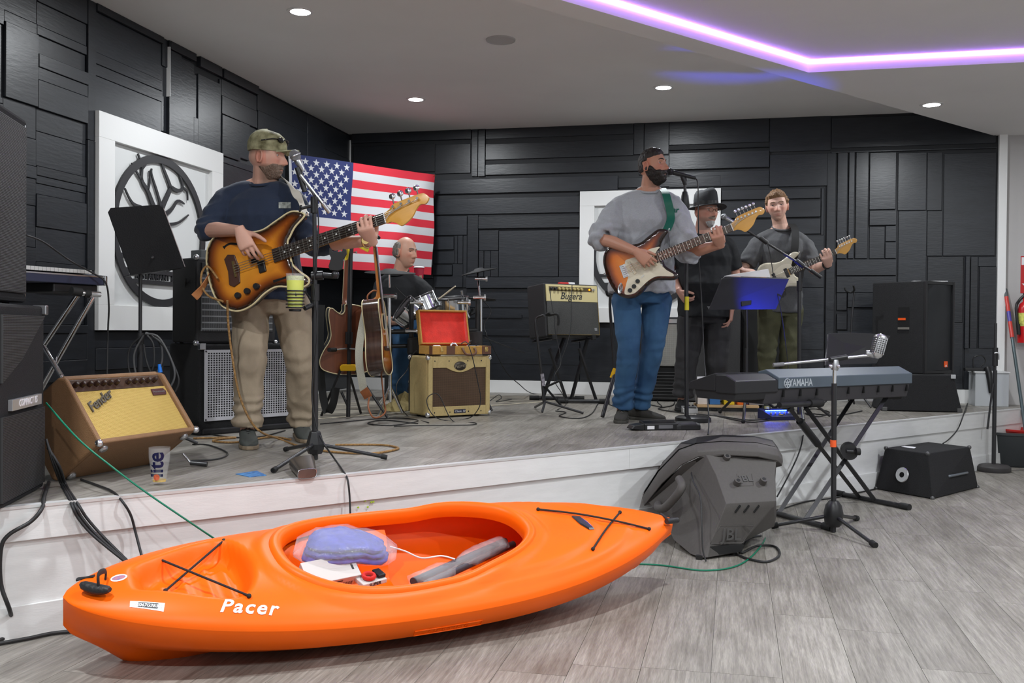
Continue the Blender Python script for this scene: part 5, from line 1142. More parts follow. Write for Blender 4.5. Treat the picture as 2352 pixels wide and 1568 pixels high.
for k in range(8):
    z = -.045 + k * .0115; b = B(Mm); b.loft([[(x, y, zz) for x, y in rr(.0368, .0368)] for zz in (z, z + .005)]); put('grille_slot', b, mat('dark_slot', (.05, .05, .05), .6), mb, world=True, smooth=50)
for k in range(-2, 3): b = B(Mm); b.bx(k * .013 - .002, k * .013 + .002, -.0395, .0395, -.05, .048); put('grille_rib', b, CHROME, mb, world=True, bev=.001)
# ---- black wedge cabinet on the floor
A_, B_, C_ = G(2010, 1123), G(2142, 1147), G(2247, 1120); D4 = A_ + (C_ - B_); hW = .30
TQ = [G(2033, 1028, hW), G(2131, 1041, hW), G(2228, 1026, hW)]; TQ.append(TQ[0] + (TQ[2] - TQ[1]))
t = thing('wedge_cabinet', 'black carpeted wedge cabinet with round port on the floor', 'loudspeaker', B_.to_tuple())
bot = [p + UP * .004 for p in (A_, B_, C_, D4)]; b = B(); b.solid(bot, TQ); put('cabinet', b, CARPET, t, world=True, bev=.006)
n1 = (bot[1] - bot[0]).cross(TQ[0] - bot[0]).normalized(); n1 = n1 if n1.y < 0 else -n1; n2 = (bot[2] - bot[1]).cross(TQ[1] - bot[1]).normalized(); n2 = n2 if n2.y < 0 else -n2
p = PW(2072, 1090, bot[0], n1); b = B(frame(p, n1)); b.lathe([(.018, .001), (.02, .004), (.05, .005), (.054, .001)], 24, cap=False); b.cyl((0, 0, .0), (0, 0, .001), .05, n=24); put('port_plate', b, mat('satin_silver'), t, world=True, smooth=40)
b = B(frame(p, n1)); b.cyl((0, 0, .0045), (0, 0, .0055), .018, n=16); put('port_hole', b, mat('deep_black'), t, world=True)
q0, q1 = PW(2176, 1094, bot[1], n2), PW(2216, 1086, bot[1], n2); b = B(); b.tube([q0 + n2 * .002, q0 + n2 * .018, q1 + n2 * .018, q1 + n2 * .002], .009, 8); put('strap_handle', b, mat('grey_handle', (.16, .18, .20), .35, .5), t, world=True, smooth=60)
for p in (bot[0], bot[1], bot[2], TQ[0], TQ[1], TQ[2]):
    b = B(); c_ = sum(bot + TQ, V()) / 8; b.ball(lerp(p, c_, .02), .016, 10); put('corner_cap', b, mat('dark_metal_corner'), t, world=True, smooth=60)
b = B(); pl = [G(2070, 1026, hW), G(2100, 1030, hW), G(2104, 1027, hW), G(2078, 1024, hW)]; b.solid([p + UP * .001 for p in pl], [p + UP * .002 for p in pl]); put('paper_label', b, LETW, t, world=True)
# ---- round-base microphone stand
rb = G(2282, 1082); t = thing('round_base_mic_stand', 'black straight mic stand with heavy round base beside the bucket', 'mic stand', rb.to_tuple())
b = B(T(*rb)); b.lathe([(.001, 0), (.125, 0), (.132, .012), (.13, .04), (.11, .055), (.03, .062), (.001, .063)], 28); put('base', b, mat('dark_cast_iron', (.045, .042, .042), .5), t, world=True, smooth=40)
zt_ = D(2284, 742, rb.y).z; pole('lower_pole', t, V((rb.x, rb.y, .06)), V((rb.x, rb.y, D(2284, 850, rb.y).z)), .0165); pole('upper_pole', t, V((rb.x, rb.y, D(2284, 855, rb.y).z)), V((rb.x, rb.y, zt_)), .011)
b = B(); b.cyl(V((rb.x, rb.y, D(2284, 840, rb.y).z)), V((rb.x, rb.y, D(2284, 798, rb.y).z)), .021, n=12); put('clutch', b, BLK, t, world=True, smooth=40)
bentpole('t_handle', t, [D(2284, 811, rb.y - .02), D(2293, 811, rb.y - .03), D(2294, 826, rb.y - .03)], .006, STEEL); pole('boom_arm', t, D(2281, 880, rb.y - .04), D(2268, 985, rb.y - .04), .008)
# ---- mop bucket
bk_ = G(2358, 1074); bk_.y += .14; t = thing('mop_bucket', 'dark grey mop bucket with red wringer against the stage end', 'bucket', (bk_.x, bk_.y, 0))
DG = mat('dark_grey_bucket', (.035, .04, .043), .5)
def ov(a, c, z, n=28): return [(a * math.cos(6.28318 * i / n), c * math.sin(6.28318 * i / n), z) for i in range(n)]
b = B(); hb = D(2300, 990, bk_.y).z; b.loft([ov(.22, .14, .0), ov(.24, .16, .02), ov(.285, .2, hb - .02), ov(.30, .212, hb - .02), ov(.30, .212, hb), ov(.275, .19, hb), ov(.235, .15, .03)]); put('tub', b, DG, t, smooth=40)
b = B(); b.loft([ov(.12, .1, hb - .12), ov(.19, .16, hb + .02), ov(.2, .165, hb + .02), ov(.2, .165, hb + .005), ov(.15, .12, hb - .05)]); b.v = [v + V((.08, .02, 0)) for v in b.v]; put('wringer', b, mat('red_wringer', (.55, .03, .025), .45), t, smooth=40)
bentpole('handle', t, [(-.02, -.2, hb - .01), (.01, -.235, hb + .02), (.06, -.235, hb + .03), (.10, -.2, hb)], .012, BLK, world=False)
mt = PW(2309, 664, PB + nB * .02, nB); mb_ = V((bk_.x + .08, bk_.y + .02, hb - .06))
t = thing('mop', 'mop with red and grey handle leaning against the grey wall', 'mop', mb_.to_tuple())
for nm, k0, k1, m in (('grip', 0, .055, mat('grey_rubber_grip', (.09, .10, .10), .6)), ('red_sleeve', .055, .16, mat('red_sleeve', (.55, .05, .04), .4)), ('blue_label', .16, .23, mat('blue_label', (.08, .06, .32), .4)), ('red_sleeve', .23, .34, mat('red_sleeve')), ('shaft', .34, 1., mat('teal_grey_shaft', (.09, .12, .13), .35, .3))):
    pole(nm, t, lerp(mt, mb_, k0), lerp(mt, mb_, k1), .0175 if nm != 'shaft' else .0145, m)
# ---- fire extinguisher and its sign on the grey wall
pe = lambda x, y, o=0.: PW(x, y, PB + nB * o, nB)
c0 = pe(2352, 740, .09); t = thing('fire_extinguisher', 'red fire extinguisher hanging on the grey wall', 'fire extinguisher', c0.to_tuple())
REDE = mat('fire_red', (.52, .012, .015), .25); zt_, zb_ = pe(2348, 706, .09).z, pe(2348, 787, .09).z
rE = .062; ce = V((pe(2337, 740, .09).x + rE, c0.y, 0))
b = B(T(ce.x, ce.y, 0)); b.lathe([(.001, zb_), (rE, zb_), (rE, zt_ - .02), (rE * .8, zt_ + .03), (.02, zt_ + .055), (.02, zt_ + .09), (.001, zt_ + .09)], 24); put('cylinder', b, REDE, t, world=True, smooth=50)
b = B(T(ce.x, ce.y, 0)); b.lathe([(rE + .001, zt_ - .17), (rE + .001, zt_ - .05)], 24, cap=False); put('yellow_label', b, mat('yellow_label', (.55, .55, .12), .5, noise=.4, nscale=40), t, world=True, smooth=60)
b = B(); b.cyl(V((ce.x, ce.y, zt_ + .09)), V((ce.x, ce.y, zt_ + .13)), .02, n=12); put('valve', b, BLKM, t, world=True, smooth=40)
bentpole('hose', t, [V((ce.x - .01, ce.y, zt_ + .11)), pe(2341, 690, .09), pe(2334, 706, .12), pe(2337, 745, .13)], .013, BLK); pole('nozzle', t, pe(2338, 744, .13), pe(2340, 768, .13), .017, BLK)
b = B(); b.bx(-.03, .03, .0, .09, -.02, .02, M=T(0, 0, 0)); b.v = [MB_.to_3x3() @ v + V((ce.x, ce.y, zt_ - .03)) + nB * .0 for v in b.v]; put('wall_bracket', b, BLKM, t, world=True)
s0 = pe(2345, 588, .004); us = (s0 - PB).dot(uB); zs1, zs0 = pe(2346, 588, 0).z, pe(2346, 673, 0).z
t = thing('fire_sign', 'red and white fire extinguisher arrow sign on the grey wall', 'sign', M=MB_ @ T(us, -.004, zs0))
box('panel', t, 0, .16, .0, .003, 0, zs1 - zs0, REDE, 0); hS = zs1 - zs0
box('white_band', t, .006, .154, -.0012, .0, hS * .76, hS * .97, LETW, 0)
text('lettering', 'FIRE', .055, REDE, t, T(.08, -.0018, hS * .865) @ STAND, ext=.0003); b = B(T(0, -.0014, 0) @ STAND); b.prism([(.08, hS * .06), (.15, hS * .26), (.105, hS * .26), (.105, hS * .7), (.055, hS * .7), (.055, hS * .26), (.01, hS * .26)], 0, .0008); put('arrow', b, LETW, t)
# ================================================================== SIGNS, FLAG, DRUMS AND STANDS ON THE STAGE
DARKSIGN = mat('dark_sign_metal', (.022, .022, .025), .5)
def tree_sign(name, label, M, W, H):
    """framed white panel with an oval tree emblem; x right, z up, -y to the room"""
    t = thing(name, label, 'sign', M=M); f = .16 * W / 1.5
    box('panel', t, f * .5, W - f * .5, -.02, -.004, f * .5, H - f * .5, mat('white_panel', (.66, .67, .665), .5), 0)
    for a in ((0, W, H - f, H), (0, W, 0, f), (0, f, f, H - f), (W - f, W, f, H - f)): box('frame_board', t, a[0], a[1], -.055, -.004, a[2], a[3], WHITE, .002)
    cx, cz, R = W * .472, H * .50, min(H * .382, W * .385); rx = R * 1.08 if W > H else R
    E_ = lambda a, k: (cx + rx * k * math.cos(a), cz + R * k * math.sin(a))
    n = 64; b = B(T(0, -.03, 0) @ STAND)
    vs = []; fs = []
    for i in range(n):
        a = 6.28318 * i / n
        for k in (1., .90): x, z = E_(a, k); vs += [(x, z, 0), (x, z, .012)]
    for i in range(n):
        p, q = i * 4, ((i + 1) % n) * 4
        fs += [(p + 1, q + 1, q + 3, p + 3), (p, p + 2, q + 2, q), (p, q, q + 1, p + 1), (p + 2, p + 3, q + 3, q + 2)]
    b._add(vs, fs); put('emblem_ring', b, DARKSIGN, t)
    def br(pts, w0, w1):
        P = spl([(cx + rx * x, cz + R * z, 0) for x, z in pts], 6); m = len(P); g0 = []; g1 = []
        for i, p in enumerate(P):
            d = (P[min(i + 1, m - 1)] - P[max(i - 1, 0)]).normalized(); w = lerp(w0, w1, i / (m - 1)) * R * .62; nn_ = V((-d.y, d.x, 0)) * w; g0.append(p + nn_); g1.append(p - nn_)
        b = B(T(0, -.03, 0) @ STAND); b.loft([[a, c, c + V((0, 0, .01)), a + V((0, 0, .01))] for a, c in zip(g0, g1)]); put('branch', b, DARKSIGN, t)
    br([(-.02, -.42), (.0, -.15), (-.02, .1), (-.05, .2)], .10, .085); br([(-.03, .1), (.0, .3), (.12, .5), (.2, .62)], .075, .05); br([(.2, .6), (.12, .72), (.02, .86), (-.02, .95)], .05, .02); br([(.2, .62), (.36, .6), (.46, .66), (.4, .8), (.3, .9)], .045, .02)
    br([(.0, .2), (.2, .32), (.35, .46), (.5, .44)], .055, .015); br([(-.0, .3), (-.1, .5), (-.22, .72), (-.22, .8)], .04, .015); br([(-.05, .15), (-.2, .35), (-.3, .5), (-.42, .62), (-.42, .8), (-.5, .94)], .07, .018); br([(-.42, .62), (-.52, .7), (-.62, .8)], .03, .012); br([(-.42, .76), (-.34, .84), (-.3, .95)], .028, .012); br([(-.3, .5), (-.26, .62), (-.27, .76)], .03, .012)
    br([(-.06, .1), (-.35, .25), (-.6, .3), (-.75, .46)], .05, .015); br([(-.05, .02), (-.3, .08), (-.6, .1)], .04, .012); br([(.46, .66), (.56, .62), (.58, .5)], .03, .012); br([(.03, .1), (.35, .16), (.6, .3)], .04, .012)
    for z in (-.37, -.545, -.68):
        x = math.sqrt(max(0, 1 - z * z)) * .93; b = B(T(0, -.03, 0) @ STAND); b.bx(cx - rx * x, cx + rx * x, cz + R * z - .014, cz + R * z + .014, 0, .01); put('emblem_bar', b, DARKSIGN, t)
    text('lettering', 'TREEHOUSE', R * .19, DARKSIGN, t, T(cx, -.032, cz - R * .457) @ STAND, ext=.005, bold=.002, space=1.42); text('lettering', 'RESTAURANT & BAR', R * .115, DARKSIGN, t, T(cx, -.032, cz - R * .612) @ STAND, ext=.005, bold=.001, space=1.1)
u0, zb = pxL(209, 758); u1, zt = pxL(499, 353)
tree_sign('tree_sign', 'white framed panel with dark oval tree emblem on the left wall', ML @ T(u0, -.0, zb), u1 - u0, zt - zb)
v0, zt2_ = pxB(1334, 441); v1, _ = pxB(1656, 433)
tree_sign('tree_sign', 'white framed panel with oval tree emblem behind the singer in grey', MB_ @ T(v0, -.0, pxB(1334, 740)[1]), v1 - v0, zt2_ - pxB(1334, 740)[1])
# ---- flag across the corner
q0, q1 = D(662, 352, 8.93), D(998, 404, 9.98); q1.y -= .06
zT = lerp(q0.z, q1.z, .5); fd = (q1 - q0); fd.z = 0; FW = fd.length; fd.normalize(); FH = FW / 1.72
t = thing('flag', 'striped flag with white stars hung across the dark corner', 'flag', M=axes(V((q0.x, q0.y, q0.z)), fd, UP.cross(fd), UP))
slope = (q1.z - q0.z) / FW; zbr = D(999, 631, 9.93).z - q1.z; zbl = D(676, 611, 9.02).z - q0.z
RED = mat('flag_red', (.50, .018, .035), .8, bump=.15, bscale=300); FWH = mat('flag_white', (.47, .47, .49), .8, bump=.15, bscale=300); FBL = mat('flag_blue', (.012, .02, .095), .8, bump=.15, bscale=300)
def fpt(u, v, o=0.):
    x = u * FW; h = lerp(zbl, zbr, u); z = slope * x + v * h
    y = -.02 * math.sin(u * 9 + v * 2.) * (.4 + .6 * v) - .018 * math.sin(v * 7 + u * 4) - .03 * math.exp(-((u + v * .4 - .98) / .08) ** 2) - o
    return V((x, y, z))
nu, nv = 60, 52; b = B(); b.sheet([[fpt(i / nu, j / nv) for i in range(nu + 1)] for j in range(nv + 1)])
for j in range(nv):
    for i in range(nu): b.m[j * nu + i] = 2 if (j < 28 and i / nu < .405 and i > 0) else (1 if i == 0 or i == nu - 0 else (0 if (j // 4) % 2 == 0 else 1))
put('cloth', b, [RED, FWH, FBL], t, smooth=180)
b = B()
for r_ in range(9):
    for c_ in range(6 if r_ % 2 == 0 else 5):
        u = .405 * ((c_ * 2 + 1 + (0 if r_ % 2 == 0 else 1)) / 12); v = .538 * ((r_ + 1) / 10)
        P = []
        for k in range(10): a = math.pi / 2 + k * math.pi / 5; rr_ = .0365 if k % 2 == 0 else .0145; P.append(fpt(u + rr_ * math.cos(a) / FW, v - rr_ * math.sin(a) / abs(zbl), .0025))
        b._add([fpt(u, v, .0025)] + P, [(0, k + 1, (k + 1) % 10 + 1) for k in range(10)])
put('stars', b, FWH, t, kind='stuff')
for u in (0.003, .994): b = B(); p = fpt(u, .012, .003); b.torus(p, .012, .003, 12, 6, M=None); put('grommet', b, GOLD, t)
# ---- electronic drum kit on a rack
YK = 7.55
t = thing('drum_kit', 'electronic drum kit with chrome toms and black cymbal pads on a rack', 'drum kit', (D(1010, 900, YK).x, YK, S))
PAD = mat('black_cymbal_rubber', (.014, .014, .015), .7, spec=.3)
def cymbal(px, py, Y, r, nx, ny):
    c = D(px, py, Y); ax = V((nx, ny, 1)).normalized(); b = B(frame(c, ax)); b.lathe([(.001, .018), (r * .2, .016), (r * .3, .004), (r * .98, -.012), (r, -.016), (r * .97, -.02), (r * .3, -.008), (.001, -.006)], 36); return put('cymbal_pad', b, PAD, t, world=True, smooth=50)
cymbal(896, 622, 7.28, .192, .02, -.10); cymbal(1100, 620, 7.9, .148, -.22, -.06); cymbal(1103, 683, 8.05, .135, .02, .06); cymbal(1086, 712, 7.8, .06, -.6, -.3)
def tom(px, py, Y, r, h, ax, nl=6):
    c = D(px, py, Y); ax = V(ax).normalized(); F = frame(c, ax); b = B(F); b.lathe([(r, -h), (r, 0)], 32); sh = put('tom_shell', b, mat('chrome_wrap', (.62, .64, .66), .14, .95), t, world=True, smooth=40)
    b = B(F); b.lathe([(r * .99, .0), (.001, .002)], 32, cap=False); put('drum_head', b, mat('black_mesh_head', (.03, .03, .032), .6), sh, world=True, smooth=40)
    for z in (0.004, -h): b = B(F); b.torus((0, 0, z), r + .006, .008, 32, 8); put('hoop', b, mat('dark_hoop', (.03, .03, .032), .3), sh, world=True, smooth=60)
    for k in range(nl):
        a = 6.28318 * k / nl; b = B(F); b.cyl((( r + .014) * math.cos(a), (r + .014) * math.sin(a), -h * .85), ((r + .014) * math.cos(a), (r + .014) * math.sin(a), .012), .005, n=8); put('lug', b, CHROME, sh, world=True, smooth=40)
tom(1034, 686, 7.80, .145, .12, (-.06, -.10, .95)); tom(964, 683, 7.72, .115, .12, (-.40, -.05, .9)); tom(924, 708, 7.62, .11, .10, (-.75, -.25, .55)); 
# rack
R1 = D(945, 760, 7.45); R2 = D(1100, 760, 7.65)
def rk(nm, p, q, r=.019, m=BLK): return pole(nm, t, p, q, r, m)
pc = D(1098, 690, 7.65); rk('rack_post', V((D(945, 800, 7.5).x, 7.5, S + .02)), D(945, 690, 7.5)); rk('rack_post', V((pc.x, 7.65, S + .02)), D(1098, 688, 7.65), .022); rk('chrome_post', V((D(1107, 800, 7.62).x, 7.62, S + .02)), D(1105, 685, 7.62), .010, CHROME)
rk('rack_bar', D(880, 762, 7.5), D(1100, 758, 7.65)); rk('rack_bar', D(890, 795, 7.5), D(1100, 790, 7.65), .016)
rk('cymbal_rod', D(1103, 690, 7.75), D(1097, 624, 7.9), .008, CHROME); rk('cymbal_rod', D(895, 660, 7.3), D(894, 628, 7.28), .008, CHROME); rk('cymbal_post', V((D(898, 800, 7.32).x, 7.32, S + .1)), D(894, 676, 7.3), .013, CHROME)
for x, y, Y in ((895, 680, 7.29), (1104, 640, 7.8), (1100, 683, 7.62), (956, 695, 7.4), (1065, 695, 7.6), (945, 760, 7.48)):
    b = B(); c = D(x, y, Y); b.cyl(c + V((-.045, -.01, 0)), c + V((.045, -.01, 0)), .013, n=12); b2 = put('clamp', b, CHROME, t, world=True, smooth=40); b = B(); b.cyl(c + V((.04, -.01, 0)), c + V((.055, -.01, 0)), .024, n=12); put('clamp_knob', b, STEEL, b2, world=True, smooth=40)
rk('tom_arm', D(960, 700, 7.6), D(968, 735, 7.6), .009, CHROME); rk('tom_arm', D(1062, 690, 7.75), D(1078, 730, 7.72), .009, CHROME); rk('tom_arm', D(1060, 668, 7.72), D(1064, 690, 7.75), .01, CHROME)
for x0, x1, y1, Y in ((898, 870, 905, 7.1), (898, 925, 905, 7.4), (898, 900, 898, 7.7), (1100, 1075, 905, 7.8), (1100, 1130, 900, 7.6)):
    g = V((D(x1, y1, Y).x, Y, S + .015)); rk('rack_leg', V((D(x0, 850, 7.4 if x0 < 1000 else 7.65).x, 7.35 if x0 < 1000 else 7.65, S + .22)), g, .011, CHROME if x0 < 1000 else BLKM)
b = B(); c = D(1082, 790, 7.6); b.bx(-.09, .09, -.03, .03, -.1, .1, M=T(*c)); put('sound_module', b, BLK, t, world=True, bev=.006)
b = B(); c = D(960, 795, 7.5); b.bx(-.08, .08, -.05, .05, -.07, .07, M=T(*c)); put('kick_pad', b, BLK, t, world=True, bev=.02)
rk('kick_post', V((c.x, c.y, S + .02)), c, .02)
bentpole('cable', t, [D(1110, 690, 7.7), D(1128, 715, 7.75), D(1112, 745, 7.7), D(1118, 770, 7.65)], .004, CAB); bentpole('cable', t, [D(1112, 775, 7.65), D(1150, 790, 7.9), D(1205, 810, 8.4)], .004, CAB); bentpole('cable', t, [D(905, 655, 7.3), D(930, 680, 7.35), D(955, 695, 7.4)], .003, CAB)
# throne
th_ = thing('drum_throne', 'round black padded drum stool under the drummer', 'stool', (D(925, 900, 8.30).x, 8.30, S))
b = B(); b.lathe([(.001, .50), (.15, .50), (.165, .52), (.165, .56), (.14, .585), (.001, .59)], 24); put('seat', b, BLK, th_, smooth=50); b = B(); b.cyl((0, 0, .2), (0, 0, .5), .015); put('post', b, CHROME, th_, smooth=40)
for a in (30, 150, 270): b = B(); b.cyl((0, 0, .26), (.25 * math.cos(rad(a)), .25 * math.sin(rad(a)), .012), .011); put('leg', b, CHROME, th_, smooth=40)
# red cup behind the drummer, on a tall speaker top
cs = thing('red_cup', 'tall red paper cup with white lid behind the drummer', 'cup', D(962, 664, 8.85).to_tuple()); hC = D(962, 612, 8.85).z - D(962, 664, 8.85).z
b = B(); b.lathe([(.001, 0), (.034, 0), (.046, hC * .95), (.001, hC * .95)], 24); put('cup', b, mat('red_paper', (.45, .02, .05), .5), cs, smooth=40); b = B(); b.lathe([(.05, hC * .94), (.05, hC * .97), (.042, hC), (.001, hC)], 24); put('lid', b, LETW, cs, smooth=40)
b = B(); b.bx(.008, .03, -.047, -.036, hC * .35, hC * .6); put('label', b, mat('tan_label', (.5, .3, .2), .6), cs)
sh_ = V((D(962, 664, 8.85).x, 8.85, 0)); t = thing('side_cabinet', 'black cabinet behind the drummer carrying the red cup', 'cabinet', (sh_.x, sh_.y, S)); zz_ = D(962, 664, 8.85).z - S
box('body', t, -.30, .07, -.06, .25, 0, zz_ - .012, TOLEX, .006); box('top', t, -.31, .08, -.07, .26, zz_ - .012, zz_, BLK, .003)
# ---- double guitar stand
YS = 7.02
t = thing('double_guitar_stand', 'black tripod guitar stand with yellow hub holding the acoustic guitars', 'guitar stand', (D(799, 950, YS).x, YS, S))
px0 = D(800, 900, YS).x
pole('pole', t, V((px0, YS, S + .012)), D(806, 540, YS), .0155); pole('inner_pole', t, D(800, 700, YS), D(806, 520, YS), .011)
b = B(); b.cyl(D(801, 790, YS), D(802, 762, YS), .028, n=12); put('height_collar', b, BLK, t, world=True, smooth=40)
c = [D(x, y, YS - .03) for x, y in ((780, 843), (784, 837), (814, 837), (818, 843), (816, 852), (782, 852))]; b = B(); b.solid(c, [p + V((0, .06, 0)) for p in c]); put('yellow_hub', b, mat('yellow_plastic'), t, world=True, bev=.004)
for a, c in (((782, 850), (738, 958)), ((816, 850), (890, 962)), ((800, 935), (784, 900))): l = pole('leg', t, D(*a, YS), (GS(*c) + UP * .012) if c[1] > 940 else D(*c, YS), .0095)
pole('leg', t, D(800, 850, YS + .02), V((px0 + .04, YS + .33, S + .012)), .0095)
for p, q in (((756, 803), (770, 803)), ((838, 802), (820, 802))): b = B(); b.cyl(D(*p, YS - .16), D(*q, YS - .05), .016, n=10); put('padded_arm', b, RUB, t, world=True, smooth=40)
for p, q in (((770, 803), (800, 800)), ((820, 802), (800, 800))): pole('cradle_rod', t, D(*p, YS - .05), D(*q, YS), .006, STEEL)
bentpole('yoke', t, [D(790, 545, YS - .10), D(792, 552, YS - .04), D(806, 548, YS), D(835, 545, YS - .06), D(862, 541, YS - .12), D(870, 546, YS - .2)], .013, RUB)
bentpole('yoke_rod', t, [D(803, 555, YS), D(830, 556, YS - .05), D(856, 548, YS - .1)], .007, BLKM)
# ---- straight stand of the singer
Y2 = 7.0; x2 = D(1577, 960, Y2).x
t = thing('straight_mic_stand', 'black straight microphone stand with yellow label before the singer', 'mic stand', (x2, Y2, S))
b = B(T(x2 + .05, Y2 + .02, S)); n_ = 28; b.loft([[(r * .13 * math.cos(6.283 * i / n_), r * .13 * math.sin(6.283 * i / n_), z) for i in range(n_)] for r, z in ((.98, 0), (1, .01), (.98, .03), (.85, .04), (.2, .045))]); put('round_base', b, BLK, t, world=True, smooth=50)
pole('lower_pole', t, V((x2, Y2, S + .04)), D(1576, 480, Y2), .0155); pole('upper_pole', t, D(1575, 490, Y2), D(1573, 420, Y2), .011)
b = B(); c0_, c1_ = D(1574, 485, Y2), D(1573, 440, Y2); b.lathe([(.022, 0), (.032, .03), (.026, .11), (.018, (c1_ - c0_).length)], 14, M=frame(c0_, c1_ - c0_)); put('quick_clutch', b, BLK, t, world=True, smooth=40)
b = B(); b.cyl(D(1577, 712, Y2), D(1577, 681, Y2), .0168, n=14); put('yellow_label', b, mat('yellow_label_print', (.62, .52, .02), .5), t, world=True, smooth=40)
b = B(); b.tube([D(1574, 425, Y2), D(1571, 412, Y2), D(1566, 402, Y2)], [.013, .02, .015], 10); put('mic_clip', b, BLK, t, world=True, smooth=40)
mic_head(t, D(1538, 394, Y2 - .02), D(1597, 409, Y2 + .0), .026, BLK, mat('dark_mic_mesh', (.05, .05, .055), .35, .7, bump=.8, bscale=600))
bentpole('cable', t, [D(1597, 409, Y2), D(1603, 425, Y2 - .02), D(1604, 500, Y2 - .03), D(1606, 600, Y2 - .04), D(1612, 700, Y2 - .06), D(1616, 800, Y2 - .1), D(1622, 880, Y2 - .3), D(1628, 960, Y2 - .7), GS(1626, 1000) + UP * .006, D(1620, 1022, 5.4)][:9], .0045, CAB, 6)
# ---- boom stand before the man with the white guitar
Y3 = 7.35; p3 = D(1836, 900, Y3)
t = thing('slanted_boom_stand', 'black boom microphone stand slanting past the white guitar', 'mic stand', (p3.x, Y3, S))
pole('lower_pole', t, V((p3.x, Y3, S + .03)), D(1836, 660, Y3), .0145); pole('upper_pole', t, D(1836, 665, Y3), D(1837, 625, Y3), .0105)
b = B(); b.cyl(D(1836, 668, Y3), D(1836, 645, Y3), .021, n=12); put('clutch', b, BLK, t, world=True, smooth=40)
pole('boom', t, D(1712, 527, Y3), D(1886, 636, Y3), .0088); pole('boom_grip', t, D(1862, 620, Y3), D(1886, 637, Y3), .014, BLK)
b = B(); b.cyl(D(1745, 545, Y3 - .005), D(1762, 558, Y3 - .005), .017, n=10); put('cable_clip', b, BLK, t, world=True, smooth=40)
b = B(); b.cyl(D(1828, 598, Y3), D(1846, 612, Y3), .02, n=12); put('boom_clamp', b, BLK, t, world=True, smooth=40)
mic_head(t, D(1662, 497, Y3 + .05), D(1700, 519, Y3 + .02), .022, STEEL)
for a in (20, 140, 260): pole('leg', t, V((p3.x, Y3, S + .2)), V((p3.x + .28 * math.cos(rad(a)), Y3 + .28 * math.sin(rad(a)), S + .013)), .010)
b = B(); b.cyl(V((p3.x, Y3, S + .15)), V((p3.x, Y3, S + .24)), .03, n=10); put('leg_hub', b, BLK, t, world=True, smooth=40)
bentpole('cable', t, [D(1762, 556, Y3 - .02), D(1770, 590, Y3 - .02), D(1778, 640, Y3 - .03), D(1795, 720, Y3 - .03), D(1806, 800, Y3), D(1812, 860, Y3)], .0035, CAB)
# ---- wide music stand lit blue
Y4 = 7.38; p4 = D(1714, 960, Y4)
t = thing('wide_music_stand', 'wide black music stand whose back shines blue beside the keyboard', 'music stand', (p4.x, Y4, S))
c = [D(1628, 711, Y4 - .03), D(1782, 710, Y4 + .0), D(1812, 641, Y4 - .12), D(1806, 638, Y4 - .12), D(1664, 636, Y4 - .15), D(1657, 641, Y4 - .15)]
nm = (c[1] - c[0]).cross(c[3] - c[0]).normalized(); nm = nm if nm.y < 0 else -nm
b = B(); b.solid([p for p in c], [p - nm * .004 for p in c]); put('desk', b, mat('satin_black_sheet', (.035, .035, .04), .38, spec=.6), t, world=True)
b = B(); lo_ = [c[0], c[1], c[1] - nm * .05, c[0] - nm * .05]; b.solid(lo_, [p + UP * .004 for p in lo_]); put('ledge', b, BLKM, t, world=True)
pole('upper_pole', t, V((p4.x, Y4, S + .5)), D(1714, 695, Y4), .0095); pole('lower_pole', t, V((p4.x, Y4, S + .1)), D(1714, 800, Y4), .0135)
b = B(); b.solid([D(1698, 668, Y4 - .05), D(1728, 665, Y4 - .05), D(1726, 700, Y4 - .05), D(1704, 704, Y4 - .05)], [p + V((0, .05, 0)) for p in (D(1698, 668, Y4 - .05), D(1728, 665, Y4 - .05), D(1726, 700, Y4 - .05), D(1704, 704, Y4 - .05))]); put('tilt_bracket', b, BLK, t, world=True, bev=.004)
b = B(); b.cyl(V((p4.x, Y4, S + .2)), V((p4.x, Y4, S + .28)), .026, n=12); put('leg_hub', b, BLK, t, world=True, smooth=40)
for a in ((1707, 972), (1654, 944), (1795, 955)):
    g = GS(*a) + UP * .014; g = g if a[0] != 1654 else V((D(1654, 944, 7.75).x, 7.75, S + .014)); l = pole('leg', t, V((p4.x, Y4, S + .25)), g, .0105); b = B(); b.ball(g, .016, 10); put('foot_cap', b, RUB, l, world=True, smooth=60)
b = B(); sh = [c[4] + UP * .0 - nm * .012, lerp(c[4], c[3], .75) - nm * .012, lerp(c[4], c[3], .72) + UP * .055 - nm * .02, lerp(c[4], c[3], .15) + UP * .012 - nm * .02]
b.solid(sh, [p - nm * .003 for p in sh]); put('sheet_music', b, mat('white_paper', (.8, .8, .8), .6), loc=sh[0], label='white music sheets leaning on the wide blue-lit music stand', cat='sheet music')
